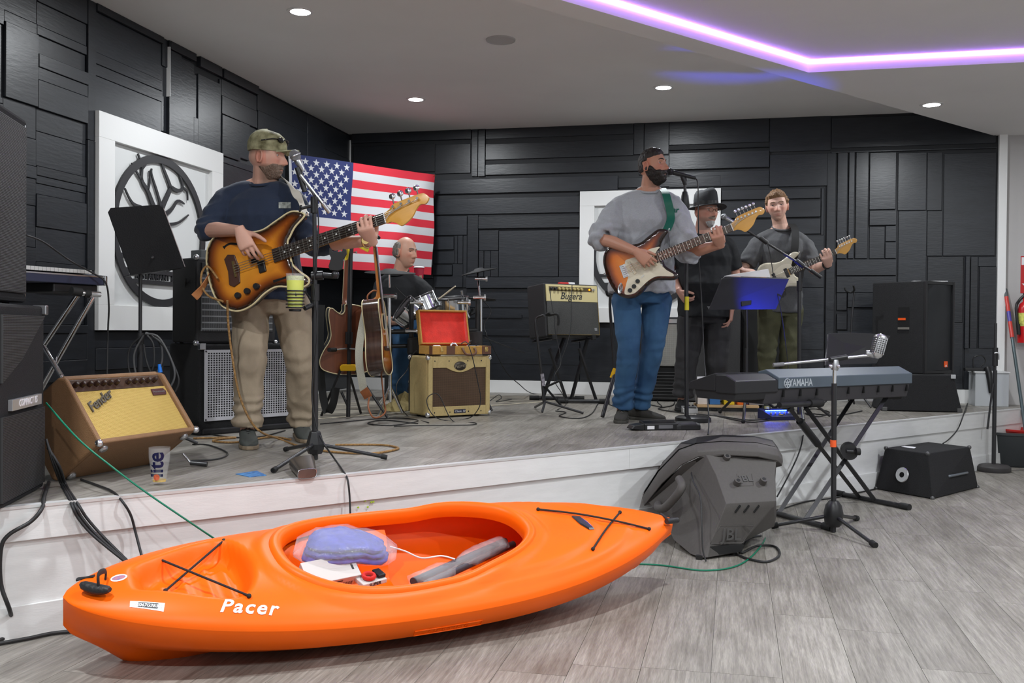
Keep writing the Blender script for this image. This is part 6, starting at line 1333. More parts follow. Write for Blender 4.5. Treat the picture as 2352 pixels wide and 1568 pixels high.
# ---- pedals
def pedal(name, label, M, w, d, h, m, lab=None, top=None):
    t = thing(name, label, 'effects pedal', M=M); b = B(); b.prism([(0, 0), (d, 0), (d, h), (0, h * .72)], 0, w, axes((0, 0, 0), (0, 1, 0), (0, 0, 1), (1, 0, 0))); put('housing', b, m, t, bev=.003)
    b = B(); b.bx(.012, w - .012, .008, d * .45, h * .74, h * .86); put('treadle', b, top or m, t, bev=.002)
    for k in range(3): knob('knob', t, T(w * (.25 + .25 * k), d * .8, h * .97), .007, .012)
    return t
pb0 = GS(1602, 944); pb1 = GS(1745, 948)
bd_ = V((.90, -.30, 0)); Mpb = T(D(1604, 945, 7.9).x, 7.95, S) @ Rz(-4)
PBW = D(1745, 940, 7.9).x - D(1604, 940, 7.9).x
t = thing('pedalboard', 'wooden edged pedalboard on the stage behind the wide music stand', 'pedalboard', M=Mpb); box('deck', t, 0, PBW, 0, .26, .03, .05, mat('pine_edge', (.55, .36, .18), .6), .003); box('base', t, .01, PBW - .01, .01, .25, 0, .03, BLK, .002)
for k, (x, nm_, lb_, m) in enumerate(((.01, 'tuner_pedal', 'white pedal at the end of the pedalboard', mat('white_pedal', (.72, .66, .62), .4)), (.11, 'chorus_pedal', 'blue pedal on the pedalboard between white and yellow ones', mat('blue_pedal', (.04, .16, .42), .4)), (.225, 'overdrive_pedal', 'yellow pedal on the pedalboard', mat('yellow_pedal', (.78, .55, .02), .4)), (.335, 'distortion_pedal', 'orange pedal on the pedalboard', mat('orange_pedal', (.80, .16, .01), .4)), (.43, 'reverb_pedal', 'grey wide pedal at the dark end of the pedalboard', mat('grey_pedal', (.25, .23, .24), .4)))):
    pedal(nm_, lb_, Mpb @ T(x * PBW / .5, .06, .051), .085 if k < 4 else .12, .14, .075, m, top=BLK if k in (0,) else m)
t = pedal('stomp_box', 'small silver framed black pedal beside the pedalboard', T(D(1568, 955, 7.7).x, 7.7, S) @ Rz(-3), .12, .10, .055, mat('silver_frame', (.5, .5, .5), .35, .6), top=BLK)
Mfx = T(D(1772, 966, 7.15).x, 7.15, S) @ Rz(16)
t = thing('multi_effects', 'dark blue multi effects floor unit with glowing blue buttons', 'effects pedal', M=Mfx)
b = B(); b.prism([(0, 0), (.2, 0), (.2, .075), (.11, .06), (0, .03)], 0, .20, axes((0, 0, 0), (0, 1, 0), (0, 0, 1), (1, 0, 0))); put('housing', b, mat('midnight_blue', (.02, .025, .09), .4), t, bev=.003)
LEDB = mat('blue_led', (.05, .1, 1), .3, emit=(.02, .06, 1.), estr=40.)
for k in range(8): b = B(); b.bx(.012 + k * .0225, .028 + k * .0225, .098, .108, .061, .068); put('lit_button', b, LEDB, t)
for k in range(5): knob('foot_switch', t, T(.025 + k * .037, .05, .045), .008, .012, STEEL)
box('yellow_label', t, .085, .11, .02, .05, .038, .043, mat('yellow_label_print'), 0); knob('volume_knob', t, T(.06, .17, .072), .02, .02, mat('olive_knob', (.35, .33, .08), .5))
# blue glow thrown up by the unit on the stand desk
L_ = bpy.data.lights.new('effects_led', 'SPOT'); L_.energy = 140; L_.color = (.02, .04, 1.); L_.spot_size = rad(34); L_.spot_blend = .7; L_.shadow_soft_size = .03
lo = bpy.data.objects.new('effects_led', L_); COL.objects.link(lo); p_ = Mfx @ V((.1, .08, .09)); lo.location = p_; tgt = D(1762, 676, Y4 - .06); lo.rotation_euler = (V(tgt) - p_).to_track_quat('-Z', 'Y').to_euler()
# pedal and adaptor by the singer's feet
Mv = T(D(1480, 990, 6.35).x, 6.35, S) @ Rz(14)
t = thing('volume_pedal', 'black rocker pedal with white sticker at the singer feet', 'effects pedal', M=Mv); b = B(); b.prism([(0, 0), (.10, 0), (.10, .06), (0, .045)], 0, .24, axes((0, 0, 0), (0, 1, 0), (0, 0, 1), (1, 0, 0))); put('housing', b, BLK, t, bev=.006)
b = B(T(.0, .0, 0)); b.prism([(-.09, .01), (0, 0), (0, .045), (-.07, .035)], -.0, .1, T(0, .1, 0) @ STAND); put('toe_plate', b, BLK, t, bev=.006)
box('white_sticker', t, .02, .07, -.002, .001, .008, .03, LETW, 0); box('display', t, .10, .2, -.002, .001, .012, .035, mat('grey_display', (.14, .14, .15), .3), 0); box('rail', t, .0, .23, .03, .05, .058, .066, BLKM, .002)
Mv2 = T(D(1548, 992, 6.45).x, 6.45, S) @ Rz(8)
t = thing('power_adaptor', 'black adaptor brick beside the straight mic stand base', 'adaptor', M=Mv2); b = B(); b.loft([[(x, y * s_, z * s_) for y, z in ((-.055, 0), (.055, 0), (.055, .035), (.035, .05), (-.035, .05), (-.055, .035))] for x, s_ in ((0, .85), (.03, 1), (.14, 1), (.17, .8))]); put('brick', b, mat('dark_grey_brick', (.025, .025, .027), .5), t, bev=.006)
bentpole('lead', t, [(.0, 0, .02), (-.02, .03, .03), (-.03, .08, .02)], .005, CAB, world=False)
# ---- little things along the stage edge
gp = GS(366, 1113); t = thing('pint_glass', 'nearly empty pint glass with blue lettering at the stage edge', 'glass', gp.to_tuple())
hg = D(366, 1027, gp.y).z - S; GL = mat('clear_glass', (.95, .97, .97), .03, alpha=.06, spec=.5)
b = B(); b.lathe([(.001, 0), (.030, 0), (.032, .01), (.030, .03), (.043, hg * .75), (.043, hg), (.041, hg), (.041, hg * .75), (.028, .03), (.026, .014), (.001, .012)], 32, cap=False); put('glass', b, GL, t, smooth=40)
b = B(); b.lathe([(.001, .013), (.026, .014), (.027, .022), (.001, .022)], 24); put('beer', b, mat('amber_beer', (.72, .45, .06), .1), t, smooth=40)
me = text_mesh('lite', .085, ext=.0003, bold=.002)
for v in me.vertices:
    x_, y_ = -v.co.y, v.co.x; z_ = hg * .56 + y_; r_ = lerp(.030, .043, z_ / (hg * .75)) + .0012; a = -math.pi / 2 - .25 + x_ / .040 + .3; v.co = (r_ * math.cos(a), r_ * math.sin(a), z_)
put('glass_print', me, mat('navy_print', (.02, .022, .10), .4), t)
b = B(); 
for r_, m_ in ((.013, 0),): b.loft([[((.034) * math.cos(-1.57 - .0 + k_ * r_ * math.cos(q) / .034), .034 * math.sin(-1.57 + k_ * r_ * math.cos(q) / .034), hg * .23 + k_ * r_ * math.sin(q)) for q in (6.283 * i / 20 for i in range(20))] for k_ in (1., .98)])
put('crest', b, mat('red_crest', (.55, .10, .04), .5), t)
cp = [GS(541, 1089), GS(573, 1096), GS(612, 1092), GS(590, 1082)]; b = B(); b.solid([p + UP * .0005 for p in cp], [p + UP * .003 for p in cp]); put('blue_card', b, mat('blue_card_print', (.02, .07, .26), .35, noise=.8, nscale=40, col2=(.1, .35, .7)), loc=cp[0], label='small blue printed card lying near the mic stand', cat='card')
g0 = GS(662, 1070); t = thing('cowbell', 'brushed metal cowbell lying under the bassist microphone stand', 'cowbell', GS(690, 1100).to_tuple())
f0_, f1_ = GS(686, 1102), GS(726, 1098); b0_, b1_ = GS(655, 1088), GS(690, 1066); 
def rrr(p, q, hgt, zb=.002, n=16):
    d = (q - p); w = d.length / 2; c = (p + q) / 2; d.normalize(); return [c + d * (w * math.copysign(abs(math.cos(a)) ** .5, math.cos(a))) + UP * (zb + hgt / 2 + hgt / 2 * math.copysign(abs(math.sin(a)) ** .5, math.sin(a))) for a in (6.28318 * i / n for i in range(n))]
F0, F1 = GS(684, 1102), GS(727, 1098); K0, K1 = GS(664, 1082), GS(722, 1072)
b = B(); b.loft([rrr(F0, F1, .042), rrr(K0, K1, .06)]); put('bell', b, mat('dull_brushed_steel', (.20, .18, .165), .3, .9, noise=.3, nscale=6), t, world=True, smooth=50, bev=.002)
b = B(); b.tube(rrr(F0, F1, .042), .002, 6, closed=True); put('rim', b, STEEL, t, world=True, smooth=60)
# green splashes on the fascia: small stuck leaves
GRN = mat('lime_paint', (.38, .55, .03), .6)
for i, (x, y) in enumerate(((839, 1150), (853, 1153), (823, 1165), (845, 1164), (858, 1152))):
    p = PW(x, y, nS * (OFFS + .0105), nS); b = B(frame(p, nS)); b.loft([[(r_ * .006 * math.cos(6.283 * k / 8), r_ * .0045 * math.sin(6.283 * k / 8), z_) for k in range(8)] for r_, z_ in ((1, -.001), (.8, .0012))]); put('paint_splash', b, GRN, label=('tiny lime green paint splash on the white stage front'), cat='paint splash', group='lime paint splashes on the stage front', loc=p)
# ================================================================== GUITARS
def cdt(outline, holes=(), step=.012):
    """triangulate a 2-D outline with interior points; returns verts2d, tris, distance to the outline"""
    P = [V((p[0], p[1])) for p in outline]; n = len(P); A = np.array([(p.x, p.y) for p in P]); Bn = np.roll(A, -1, 0)
    def dist(q):
        d = Bn - A; t = np.clip(((q[None] - A) * d).sum(1) / np.maximum((d * d).sum(1), 1e-12), 0, 1); return np.sqrt((((A + d * t[:, None]) - q) ** 2).sum(1).min())
    x0, y0 = A.min(0); x1, y1 = A.max(0); pts = list(P)
    for i in range(int((x1 - x0) / step) + 1):
        for j in range(int((y1 - y0) / step) + 1):
            q = np.array([x0 + (i + .5 * (j % 2)) * step, y0 + j * step])
            c = ((A[:, 1] > q[1]) != (Bn[:, 1] > q[1])) & (q[0] < (Bn[:, 0] - A[:, 0]) * (q[1] - A[:, 1]) / (Bn[:, 1] - A[:, 1] + 1e-12) + A[:, 0])
            if c.sum() % 2 == 1 and dist(q) > step * .5: pts.append(V(q))
    # a ring just inside the rim keeps the edge rounding even
    r = geometry.delaunay_2d_cdt(pts, [], [list(range(n))], 1, 1e-6)
    vs = np.array([(v.x, v.y) for v in r[0]]); return vs, r[2], np.array([dist(q) for q in vs])
def slab(outline, th, rnd, step=.012, z0=0., colfn=None):
    vs, tr, d = cdt(outline, step=step); b = B(); n = len(vs)
    def zz(x): x = min(x, rnd); return rnd - math.sqrt(max(0, rnd * rnd - (rnd - x) ** 2)) if rnd else 0
    top = [(v[0], v[1], z0 - zz(k)) for v, k in zip(vs, d)]; bot = [(v[0], v[1], z0 - th + zz(k)) for v, k in zip(vs, d)]
    fs = [tuple(f) for f in tr]
    fs = [f if (vs[f[1]][0] - vs[f[0]][0]) * (vs[f[2]][1] - vs[f[0]][1]) - (vs[f[1]][1] - vs[f[0]][1]) * (vs[f[2]][0] - vs[f[0]][0]) > 0 else f[::-1] for f in fs]
    ed = {}
    for f in fs:
        for i in range(3): a, c = f[i], f[(i + 1) % 3]; ed[(a, c)] = ed.get((a, c), 0) + 1
    bd = [e for e in ed if (e[1], e[0]) not in ed]
    b._add(top + bot, fs + [tuple(i + n for i in f[::-1]) for f in fs] + [(c, a, a + n, c + n) for a, c in bd])
    me = b.mesh('slab')
    if colfn:
        at = me.color_attributes.new('Col', 'FLOAT_COLOR', 'POINT'); cols = [colfn(v[0], v[1], k) for v, k in zip(vs, d)]
        at.data.foreach_set('color', np.array([(*c, 1) for c in cols + cols], dtype=np.float32).ravel())
    return me
def ramp(stops):
    def f(x, y, d):
        for (a, c), (e, g) in zip(stops, stops[1:]):
            if d <= e: k = max(0, (d - a) / (e - a)); return tuple(lerp(p, q, k) for p, q in zip(c, g))
        return stops[-1][1]
    return f
BURST = mat('sunburst_lacquer', (1, 1, 1), .16, vcol='Col', coat=.8, noise=.10, nscale=6, stretch=(.4, 9, 1), col2=(1.0, 1.0, 1.0))
MAPLE = mat('amber_maple', (.62, .32, .055), .3, coat=.4, noise=.06, nscale=12, stretch=(.3, 6, 1)); ROSEW = mat('dark_rosewood', (.028, .018, .014), .4); CREAMG = mat('cream_pickguard', (.70, .64, .50), .3); BIND = mat('cream_binding', (.68, .58, .34), .4); NICK = mat('fret_nickel', (.72, .70, .64), .25, 1.); PEARL = mat('pearl_dot', (.75, .75, .72), .25)
STRAT = [(.205, .125), (.185, .142), (.15, .152), (.09, .136), (.03, .120), (-.03, .132), (-.10, .160), (-.165, .158), (-.205, .11), (-.218, .03), (-.212, -.06), (-.185, -.125), (-.13, -.162), (-.07, -.158), (-.01, -.128), (.04, -.118), (.09, -.135), (.135, -.152), (.165, -.146), (.168, -.125), (.145, -.095), (.122, -.06), (.118, -.034), (.118, .034), (.135, .06), (.16, .088), (.198, .112)]
def gframe(c, nut, nrm, L):
    x = (nut - c); k = x.length / L; x.normalize(); z = V(nrm); z = (z - x * z.dot(x)).normalized(); y = z.cross(x); M = axes(c, x, y, z); return M, k
def electric(name, label, c, nut, nrm, kind):
    NL = {'bass': .56, 'strat': .545, 'mustang': .50}[kind]
    M, k = gframe(c, nut, nrm, NL); M = M @ Matrix.Scale(k, 4)
    g = thing(name, label, 'guitar', M=M)
    q = STRAT
    if kind == 'bass': q = [(x * 1.13 - .01, y * 1.04) for x, y in STRAT]
    if kind == 'mustang': q = [(x * .95 + (.03 * (y / .16) if abs(y) > .1 else 0), y * .95) for x, y in STRAT]
    out = [(p.x, p.y) for p in spl(q, 5, True)]
    stops = {'bass': [(0, (.012, .006, .004)), (.014, (.03, .010, .004)), (.034, (.24, .055, .006)), (.065, (.62, .22, .018)), (.12, (.74, .30, .025))], 'strat': [(0, (.010, .005, .004)), (.016, (.014, .006, .004)), (.034, (.17, .03, .006)), (.062, (.62, .15, .015)), (.12, (.76, .24, .02))], 'mustang': [(0, (.60, .55, .42)), (.1, (.62, .57, .44))]}[kind]
    put('body', slab(out, .042, .009, .011, 0, ramp(stops)), BURST if kind != 'mustang' else mat('cream_lacquer', (1, 1, 1), .2, vcol='Col', coat=.6), g, smooth=50)
    if kind == 'bass': b = B(); b.tube([(x, y, -.006) for x, y in out], .0042, 6, closed=True); put('binding', b, BIND, g, smooth=60)
    xb = {'bass': -.125, 'strat': -.105, 'mustang': -.10}[kind]; n = 4 if kind == 'bass' else 6; w0 = .026; w1 = .0205
    # neck
    b = B(); b.loft([[(x, w * math.cos(a), .004 - .020 * max(0, math.sin(a))) for a in [math.pi * i / 8 for i in range(9)]] for x, w in ((.07, .028), (.2, .0275), (NL * .7, .024), (NL, .0215))]); put('neck', b, MAPLE, g, smooth=50)
    xe = .055 if kind == 'bass' else .085
    b = B(); b.prism([(xe, -.0285), (NL, -.0212), (NL, .0212), (xe, .0285)], .004, .010); put('fretboard', b, ROSEW, g, bev=.0012)
    sc = NL - xb; nf = 20 if kind == 'bass' else 21
    for f in range(1, nf + 1):
        x = NL - sc * (1 - 2 ** (-f / 12))
        if x < xe + .004: break
        w = lerp(.0285, .0212, (x - xe) / (NL - xe)); b = B(); b.bx(x - .0011, x + .0011, -w, w, .010, .0115); put('fret', b, NICK, g)
        if f in (3, 5, 7, 9, 12, 15, 17, 19):
            xm = (x + NL - sc * (1 - 2 ** (-(f - 1) / 12))) / 2
            for yy in ((0,) if f != 12 else (-.011, .011)): b = B(); b.cyl((xm, yy, .010), (xm, yy, .0105), .0036, n=10); put('inlay_dot', b, PEARL, g)
    b = B(); b.bx(NL - .002, NL + .002, -.021, .021, .009, .014); put('nut', b, PEARL, g)
    hs = [(NL, .021), (NL + .025, .03), (NL + .05, .046), (NL + .16, .05), (NL + .185, .042), (NL + .195, .022), (NL + .178, .004), (NL + .155, .008), (NL + .135, -.004), (NL + .11, -.03), (NL + .075, -.048), (NL + .055, -.05), (NL + .04, -.034), (NL + .02, -.022), (NL, -.021)]
    if kind == 'bass': hs = [(NL + (x - NL) * .98, y * .98) for x, y in hs]
    o = [(p.x, p.y) for p in spl(hs[1:-1], 4)]; put('headstock', slab([(NL, .021)] + o + [(NL, -.021)], .014, .002, .02, .004), MAPLE, g, smooth=40)
    for i in range(n):
        u = i / (n - 1); x = NL + lerp(.045, .15, u); y = .030
        b = B(); b.cyl((x, y, .004), (x, y, .018), .0055, n=10); tp_ = put('tuner_post', b, CHROME, g, smooth=40)
        b = B(); b.cyl((x, .045, -.004), (x, .066, -.004), .003, n=8); put('tuner_shaft', b, CHROME, tp_, smooth=40)
        b = B(); b.ball((x, .078, -.004), (.014, .013, .005) if kind == 'bass' else (.009, .009, .005), 12); put('tuner_button', b, CHROME, tp_, smooth=60)
        ys = lerp(-.019, .019, u) * (.8 if kind == 'bass' else 1); yn = lerp(-.0165, .0165, u) * (.8 if kind == 'bass' else 1)
        b = B(); b.tube([(xb, ys, .014), (NL, yn, .0135), (x, y - .004, .014)], .0009 if kind != 'bass' else .0015, 5); put('string', b, NICK, g)
    # face fittings
    if kind == 'strat':
        pg = [(.13, .05), (.108, .058), (.06, .062), (.0, .05), (-.06, .055), (-.085, .05), (-.098, .0), (-.10, -.04), (-.125, -.075), (-.15, -.115), (-.145, -.132), (-.10, -.142), (-.05, -.125), (.0, -.105), (.05, -.098), (.10, -.115), (.142, -.132), (.148, -.12), (.12, -.085), (.104, -.05), (.10, -.03), (.10, .03)]
        put('pickguard', slab([(p.x, p.y) for p in spl(pg, 4, True)], .0025, .0005, .03, .0025), CREAMG, g)
        for x, a in ((-.06, 10), (.01, 0), (.075, 0)):
            b = B(T(x, 0, .006) @ Rz(a)); b.bx(-.009, .009, -.042, .042, -.004, .003); pk = put('pickup', b, mat('aged_cream_cover', (.66, .58, .42), .35), g, bev=.003)
            for i in range(6): b = B(T(x, lerp(-.026, .026, i / 5), .009)); b.cyl((0, 0, 0), (0, 0, .001), .0028, n=8); put('pole_piece', b, STEEL, pk)
        for x, y in ((-.055, -.085), (-.085, -.105), (-.115, -.118)): knob('knob', g, T(x, y, .003), .0125, .016, mat('black_knob', (.02, .022, .022), .3))
        b = B(T(-.165, -.085, .004) @ Rz(60)); b.loft([[(.032 * k_ * math.cos(6.283 * i / 20), .014 * k_ * math.sin(6.283 * i / 20), z) for i in range(20)] for k_, z in ((1, -.004), (1, .001), (.6, -.004))]); put('jack_plate', b, CHROME, g, smooth=40)
        b = B(T(-.02, -.07, .004) @ Rz(25)); b.bx(-.012, .012, -.0015, .0015, 0, .001); put('selector', b, CHROME, g)
    if kind == 'bass':
        for x, y0, y1 in ((-.03, .0, .05), (-.005, -.05, .0)): b = B(); b.bx(x - .016, x + .016, y0, y1, -.004, .008); put('pickup', b, BLK, g, bev=.003)
        for x, y in ((-.09, -.105), (-.135, -.11), (-.045, -.098)): knob('knob', g, T(x, y, .0), .013, .016)
        b = B(); b.prism([(-.165, -.055), (-.145, -.07), (-.115, -.06), (-.105, .0), (-.115, .06), (-.145, .07), (-.165, .055), (-.158, 0)], -.002, .007); put('bridge_plate', b, mat('rosewood_bridge', (.07, .03, .02), .4), g, bev=.002)
        b = B(); b.bx(-.129, -.122, -.034, .034, .007, .013); put('saddle', b, GOLD, g)
        for s_, cx_ in ((1, -.10),):
            b = B(); b.tube([(x, .105 + .008 * math.sin(u_ * 6.28), .0005) for u_, x in ((i / 12, lerp(-.16, -.05, i / 12)) for i in range(13))], [.008 if i in (0, 12) else .0045 for i in range(13)], 8, flat=.08); put('sound_hole', b, mat('deep_black'), g)
        b = B(); b.tube([(x, -.10 + .0, .0005) for x in (.03, .07, .11)], [.006, .004, .006], 8, flat=.08); put('sound_hole', b, mat('deep_black'), g)
    if kind == 'mustang':
        pg = [(.12, .05), (.05, .08), (-.02, .06), (-.06, .05), (-.09, .0), (-.10, -.06), (-.11, -.12), (-.05, -.125), (.03, -.09), (.11, -.115), (.10, -.05)]
        put('pickguard', slab([(p.x, p.y) for p in spl(pg, 4, True)], .0025, .0005, .03, .0025), CREAMG, g)
        for x in (-.05, .06): b = B(T(x, 0, .005)); b.bx(-.015, .015, -.042, .042, -.003, .004); put('pickup', b, BLK, g, bev=.003)
        for x, y in ((-.06, -.09), (-.09, -.10)): knob('knob', g, T(x, y, .003), .0125, .016)
    if kind != 'bass':
        b = B(); b.bx(xb - .022, xb + .014, -.038, .038, 0, .004); br_ = put('bridge_plate', b, CHROME, g, bev=.001)
        for i in range(6): b = B(); b.bx(xb - .014, xb + .006, lerp(-.032, .027, i / 5), lerp(-.032, .027, i / 5) + .009, .004, .011); put('saddle', b, CHROME, br_, bev=.001)
    for p_, d_ in (((q[0][0], q[0][1], -.02), (1, .6, 0)), ((q[9][0], q[9][1], -.02), (-1, 0, 0))):
        b = B(); d_ = V(d_).normalized(); b.cyl(V(p_) - d_ * .004, V(p_) + d_ * .014, .006, n=10); put('strap_button', b, CHROME, g, smooth=40)
    return g, M
bassG, bassM = electric('bass_guitar', 'amber sunburst electric bass guitar played by the cap wearing man', D(602, 598, 5.20), D(886, 501, 5.02), (.12, -1, .22), 'bass')
stratG, stratM = electric('electric_guitar', 'orange sunburst electric guitar with cream pickguard held by the singer', D(1474, 606, 6.62), D(1682, 522, 6.42), (.12, -1, .18), 'strat')
musG, musM = electric('cream_guitar', 'cream white electric guitar held by the man in the grey tee', D(1792, 633, 7.86), D(1920, 578, 7.72), (.1, -1, .15), 'mustang')
# ---- acoustic guitars on the stand
ACO = [(.245, .0), (.243, .06), (.225, .115), (.18, .142), (.12, .140), (.06, .125), (.02, .122), (-.03, .135), (-.10, .175), (-.17, .197), (-.225, .175), (-.255, .09), (-.262, 0)]
def acoustic(name, label, M, top, back, side, neckm, cut=False, burst=None):
    g = thing(name, label, 'guitar', M=M); L = ACO + [(x, -y) for x, y in ACO[-2:0:-1]]
    if cut: L = ACO + [(-.255, -.09), (-.225, -.175), (-.17, -.197), (-.10, -.175), (-.03, -.135), (.02, -.122), (.08, -.130), (.15, -.142), (.205, -.140), (.215, -.12), (.19, -.085), (.175, -.05), (.2, -.03), (.245, -.028)]
    out = [(p.x, p.y) for p in spl(L, 5, True)]; th = .105
    put('top', slab(out, .003, 0, .014, 0, ramp(burst)), top, g); put('back', slab(out, .003, 0, .03, -th), back, g)
    n = len(out); b = B(); b.loft([[(x, y, z) for x, y in out] for z in (-.002, -th - .001)], cap=False); put('sides', b, side, g, smooth=60)
    for z in (.0, -th - .003): b = B(); b.tube([(x, y, z) for x, y in out], .0036, 6, closed=True); put('binding', b, BIND, g, smooth=60)
    b = B(); b.cyl((.09, 0, .0005), (.09, 0, .0015), .05, n=28); put('sound_hole', b, mat('deep_black'), g); b = B(); b.torus((.09, 0, .001), .054, .003, 28, 6); put('rosette', b, BIND, g, smooth=60)
    b = B(); b.prism([(-.10, -.08), (-.075, -.085), (-.07, 0), (-.075, .085), (-.10, .08)], .0, .009); put('bridge', b, ROSEW, g, bev=.002)
    b = B(); b.loft([[(x, w * math.cos(a), z0 - h * max(0, math.sin(a))) for a in [math.pi * i / 8 for i in range(9)]] for x, w, z0, h in ((.235, .032, 0, .09), (.262, .029, .0, .035), (.30, .027, .0, .022), (.585, .0215, .0, .018))]); put('neck', b, neckm, g, smooth=50)
    b = B(); b.prism([(.15, -.028), (.59, -.0215), (.59, .0215), (.15, .028)], .002, .008); put('fretboard', b, ROSEW, g, bev=.001); b = B(); b.tube([(.15, -.0285, .004), (.59, -.022, .004)], .0022, 6); put('neck_binding', b, BIND, g, smooth=60)
    b = B(T(.59, 0, 0) @ Ry(12)); b.prism([(0, -.022), (.02, -.034), (.17, -.038), (.175, 0), (.17, .038), (.02, .034), (0, .022)], -.014, .002); put('headstock', b, neckm, g, bev=.002)
    for i in range(3):
        for s_ in (-1, 1):
            b = B(T(.59, 0, 0) @ Ry(12)); b.cyl((.04 + i * .045, s_ * .036, -.006), (.04 + i * .045, s_ * .05, -.006), .004, n=8); tn_ = put('tuner', b, CHROME, g, smooth=40); b = B(T(.59, 0, 0) @ Ry(12)); b.ball((.04 + i * .045, s_ * .058, -.006), (.009, .008, .005), 10); put('tuner_button', b, CHROME, tn_, smooth=60)
            b = B(T(.59, 0, 0) @ Ry(12)); b.bx(.032 + i * .045, .048 + i * .045, s_ * .014 - .006, s_ * .014 + .012 * s_, -.017, -.014); put('tuner_housing', b, CHROME, tn_)
    for i in range(6): b = B(); b.tube([(-.085, lerp(-.03, .03, i / 5), .012), (.59, lerp(-.017, .017, i / 5), .01)], .0008, 4); put('string', b, NICK, g)
    return g
kA_ = 1.06
c1 = D(884, 770, 6.83); hd = D(861, 552, 6.86); upx = (hd - c1); nz = V((.9995, -.03, 0)); upx.normalize(); nz = (nz - upx * nz.dot(upx)).normalized(); yx = nz.cross(upx)
SIDE = mat('dark_rosewood_sides', (.05, .024, .016), .18, coat=.6, noise=.35, nscale=8, stretch=(.6, 1, 8))
gA = acoustic('sunburst_acoustic', 'sunburst acoustic guitar with cream binding standing side-on in the stand', axes(c1, upx, yx, nz) @ Matrix.Scale(1.06, 4), BURST, SIDE, SIDE, mat('honey_mahogany', (.40, .14, .03), .25, coat=.5), burst=[(0, (.02, .006, .004)), (.02, (.10, .02, .006)), (.06, (.55, .14, .02)), (.12, (.72, .26, .03))])
c2 = D(792, 775, 7.16); hd2 = D(801, 530, 7.12); upx = (hd2 - c2).normalized(); nz = V((-.36, .93, 0)); nz = (nz - upx * nz.dot(upx)).normalized(); yx = nz.cross(upx)
MAHO = mat('mahogany_back', (.165, .05, .022), .35, coat=.3, noise=.22, nscale=5, stretch=(.3, 12, 1))
gB = acoustic('mahogany_acoustic', 'mahogany acoustic guitar turned back outward in the stand', axes(c2, upx, yx, nz) @ Matrix.Scale(1.0, 4), MAHO, MAHO, mat('black_rim', (.018, .018, .019), .4), MAHO, cut=True, burst=[(0, (.2, .07, .03)), (1, (.2, .07, .03))])
def ribbon(b, pts, w, axis, th=.003):
    """flat band through the points; axis = direction of its width"""
    P = spl(pts, 8); ax = [V(axis)] * len(P) if not isinstance(axis, list) else [V(a) for a in axis]; m = len(P); rings = []
    for i, p in enumerate(P):
        t_ = (P[min(i + 1, m - 1)] - P[max(i - 1, 0)]).normalized(); a = ax[min(i, len(ax) - 1)]; a = (a - t_ * a.dot(t_)).normalized(); nn_ = t_.cross(a) * th / 2; rings.append([p + a * w / 2 + nn_, p - a * w / 2 + nn_, p - a * w / 2 - nn_, p + a * w / 2 - nn_])
    b.loft(rings); return b
CANV = mat('ecru_canvas_strap', (.46, .44, .36), .8, bump=.3, bscale=200); LEAT = mat('tan_leather', (.26, .085, .03), .45, noise=.1, nscale=40)
b = B(); ribbon(b, [D(846, 690, 6.80), D(836, 730, 6.77), D(826, 790, 6.72), D(826, 840, 6.68), D(836, 900, 6.66)], .055, (1, -.15, 0)); put('strap', b, CANV, gA, world=True, smooth=40)
b = B(); ribbon(b, [D(835, 894, 6.655), D(842, 905, 6.65), D(846, 913, 6.65)], .062, (1, -.15, 0), .006); put('strap_end', b, LEAT, gA, world=True, bev=.002)
bentpole('leather_lace', gA, [D(848, 912, 6.65), D(846, 935, 6.6), D(856, 957, 6.5), D(872, 957, 6.5), D(885, 945, 6.6), D(882, 920, 6.75), D(876, 862, 6.8)], .006, LEAT)
bentpole('lace_loop', gA, [D(848, 700, 6.8), D(844, 680, 6.8), D(856, 668, 6.82), D(864, 668, 6.84)], .006, LEAT)
b = B(); ribbon(b, [D(738, 700, 7.05), D(735, 760, 7.04), D(737, 850, 7.04), D(742, 910, 7.04), D(752, 945, 7.02), D(764, 930, 7.0), D(772, 890, 7.0)], .055, (1, 0, 0)); put('strap', b, RUB, gB, world=True, smooth=40)
# instrument straps worn by the players
def strap(par, pts, w, axis, m, nm='strap'): b = B(); ribbon(b, pts, w, axis); return put(nm, b, m, par, world=True, smooth=40)
b = B(); ribbon(b, [bassM @ V((-.255, .02, -.02)), D(462, 665, 5.26), D(446, 683, 5.24)], .045, (.3, 0, 1), .005); put('strap_tail', b, mat('tan_strap_leather', (.42, .17, .06), .5), bassG, world=True, bev=.001)
# yellow cloth draped on the stand
t = thing('yellow_cloth', 'yellow duster draped over the guitar stand arm', 'cloth', D(810, 560, 6.95).to_tuple()); YEL = mat('yellow_duster', (.66, .50, .03), .85, bump=.3, bscale=150)
for nm_, pts in (('hanging_corner', ((800, 552), (840, 545), (848, 575), (845, 580), (822, 568), (804, 562))), ('hanging_tail', ((783, 563), (800, 556), (803, 575), (799, 596), (793, 599), (789, 590), (792, 578)))):
    c = [D(x, y, 6.93 if nm_ == 'hanging_corner' else 6.97) for x, y in pts]; b = B(); b.solid(c, [p + V((0, .008, .004)) for p in c]); put(nm_, b, YEL, t, world=True, bev=.003)
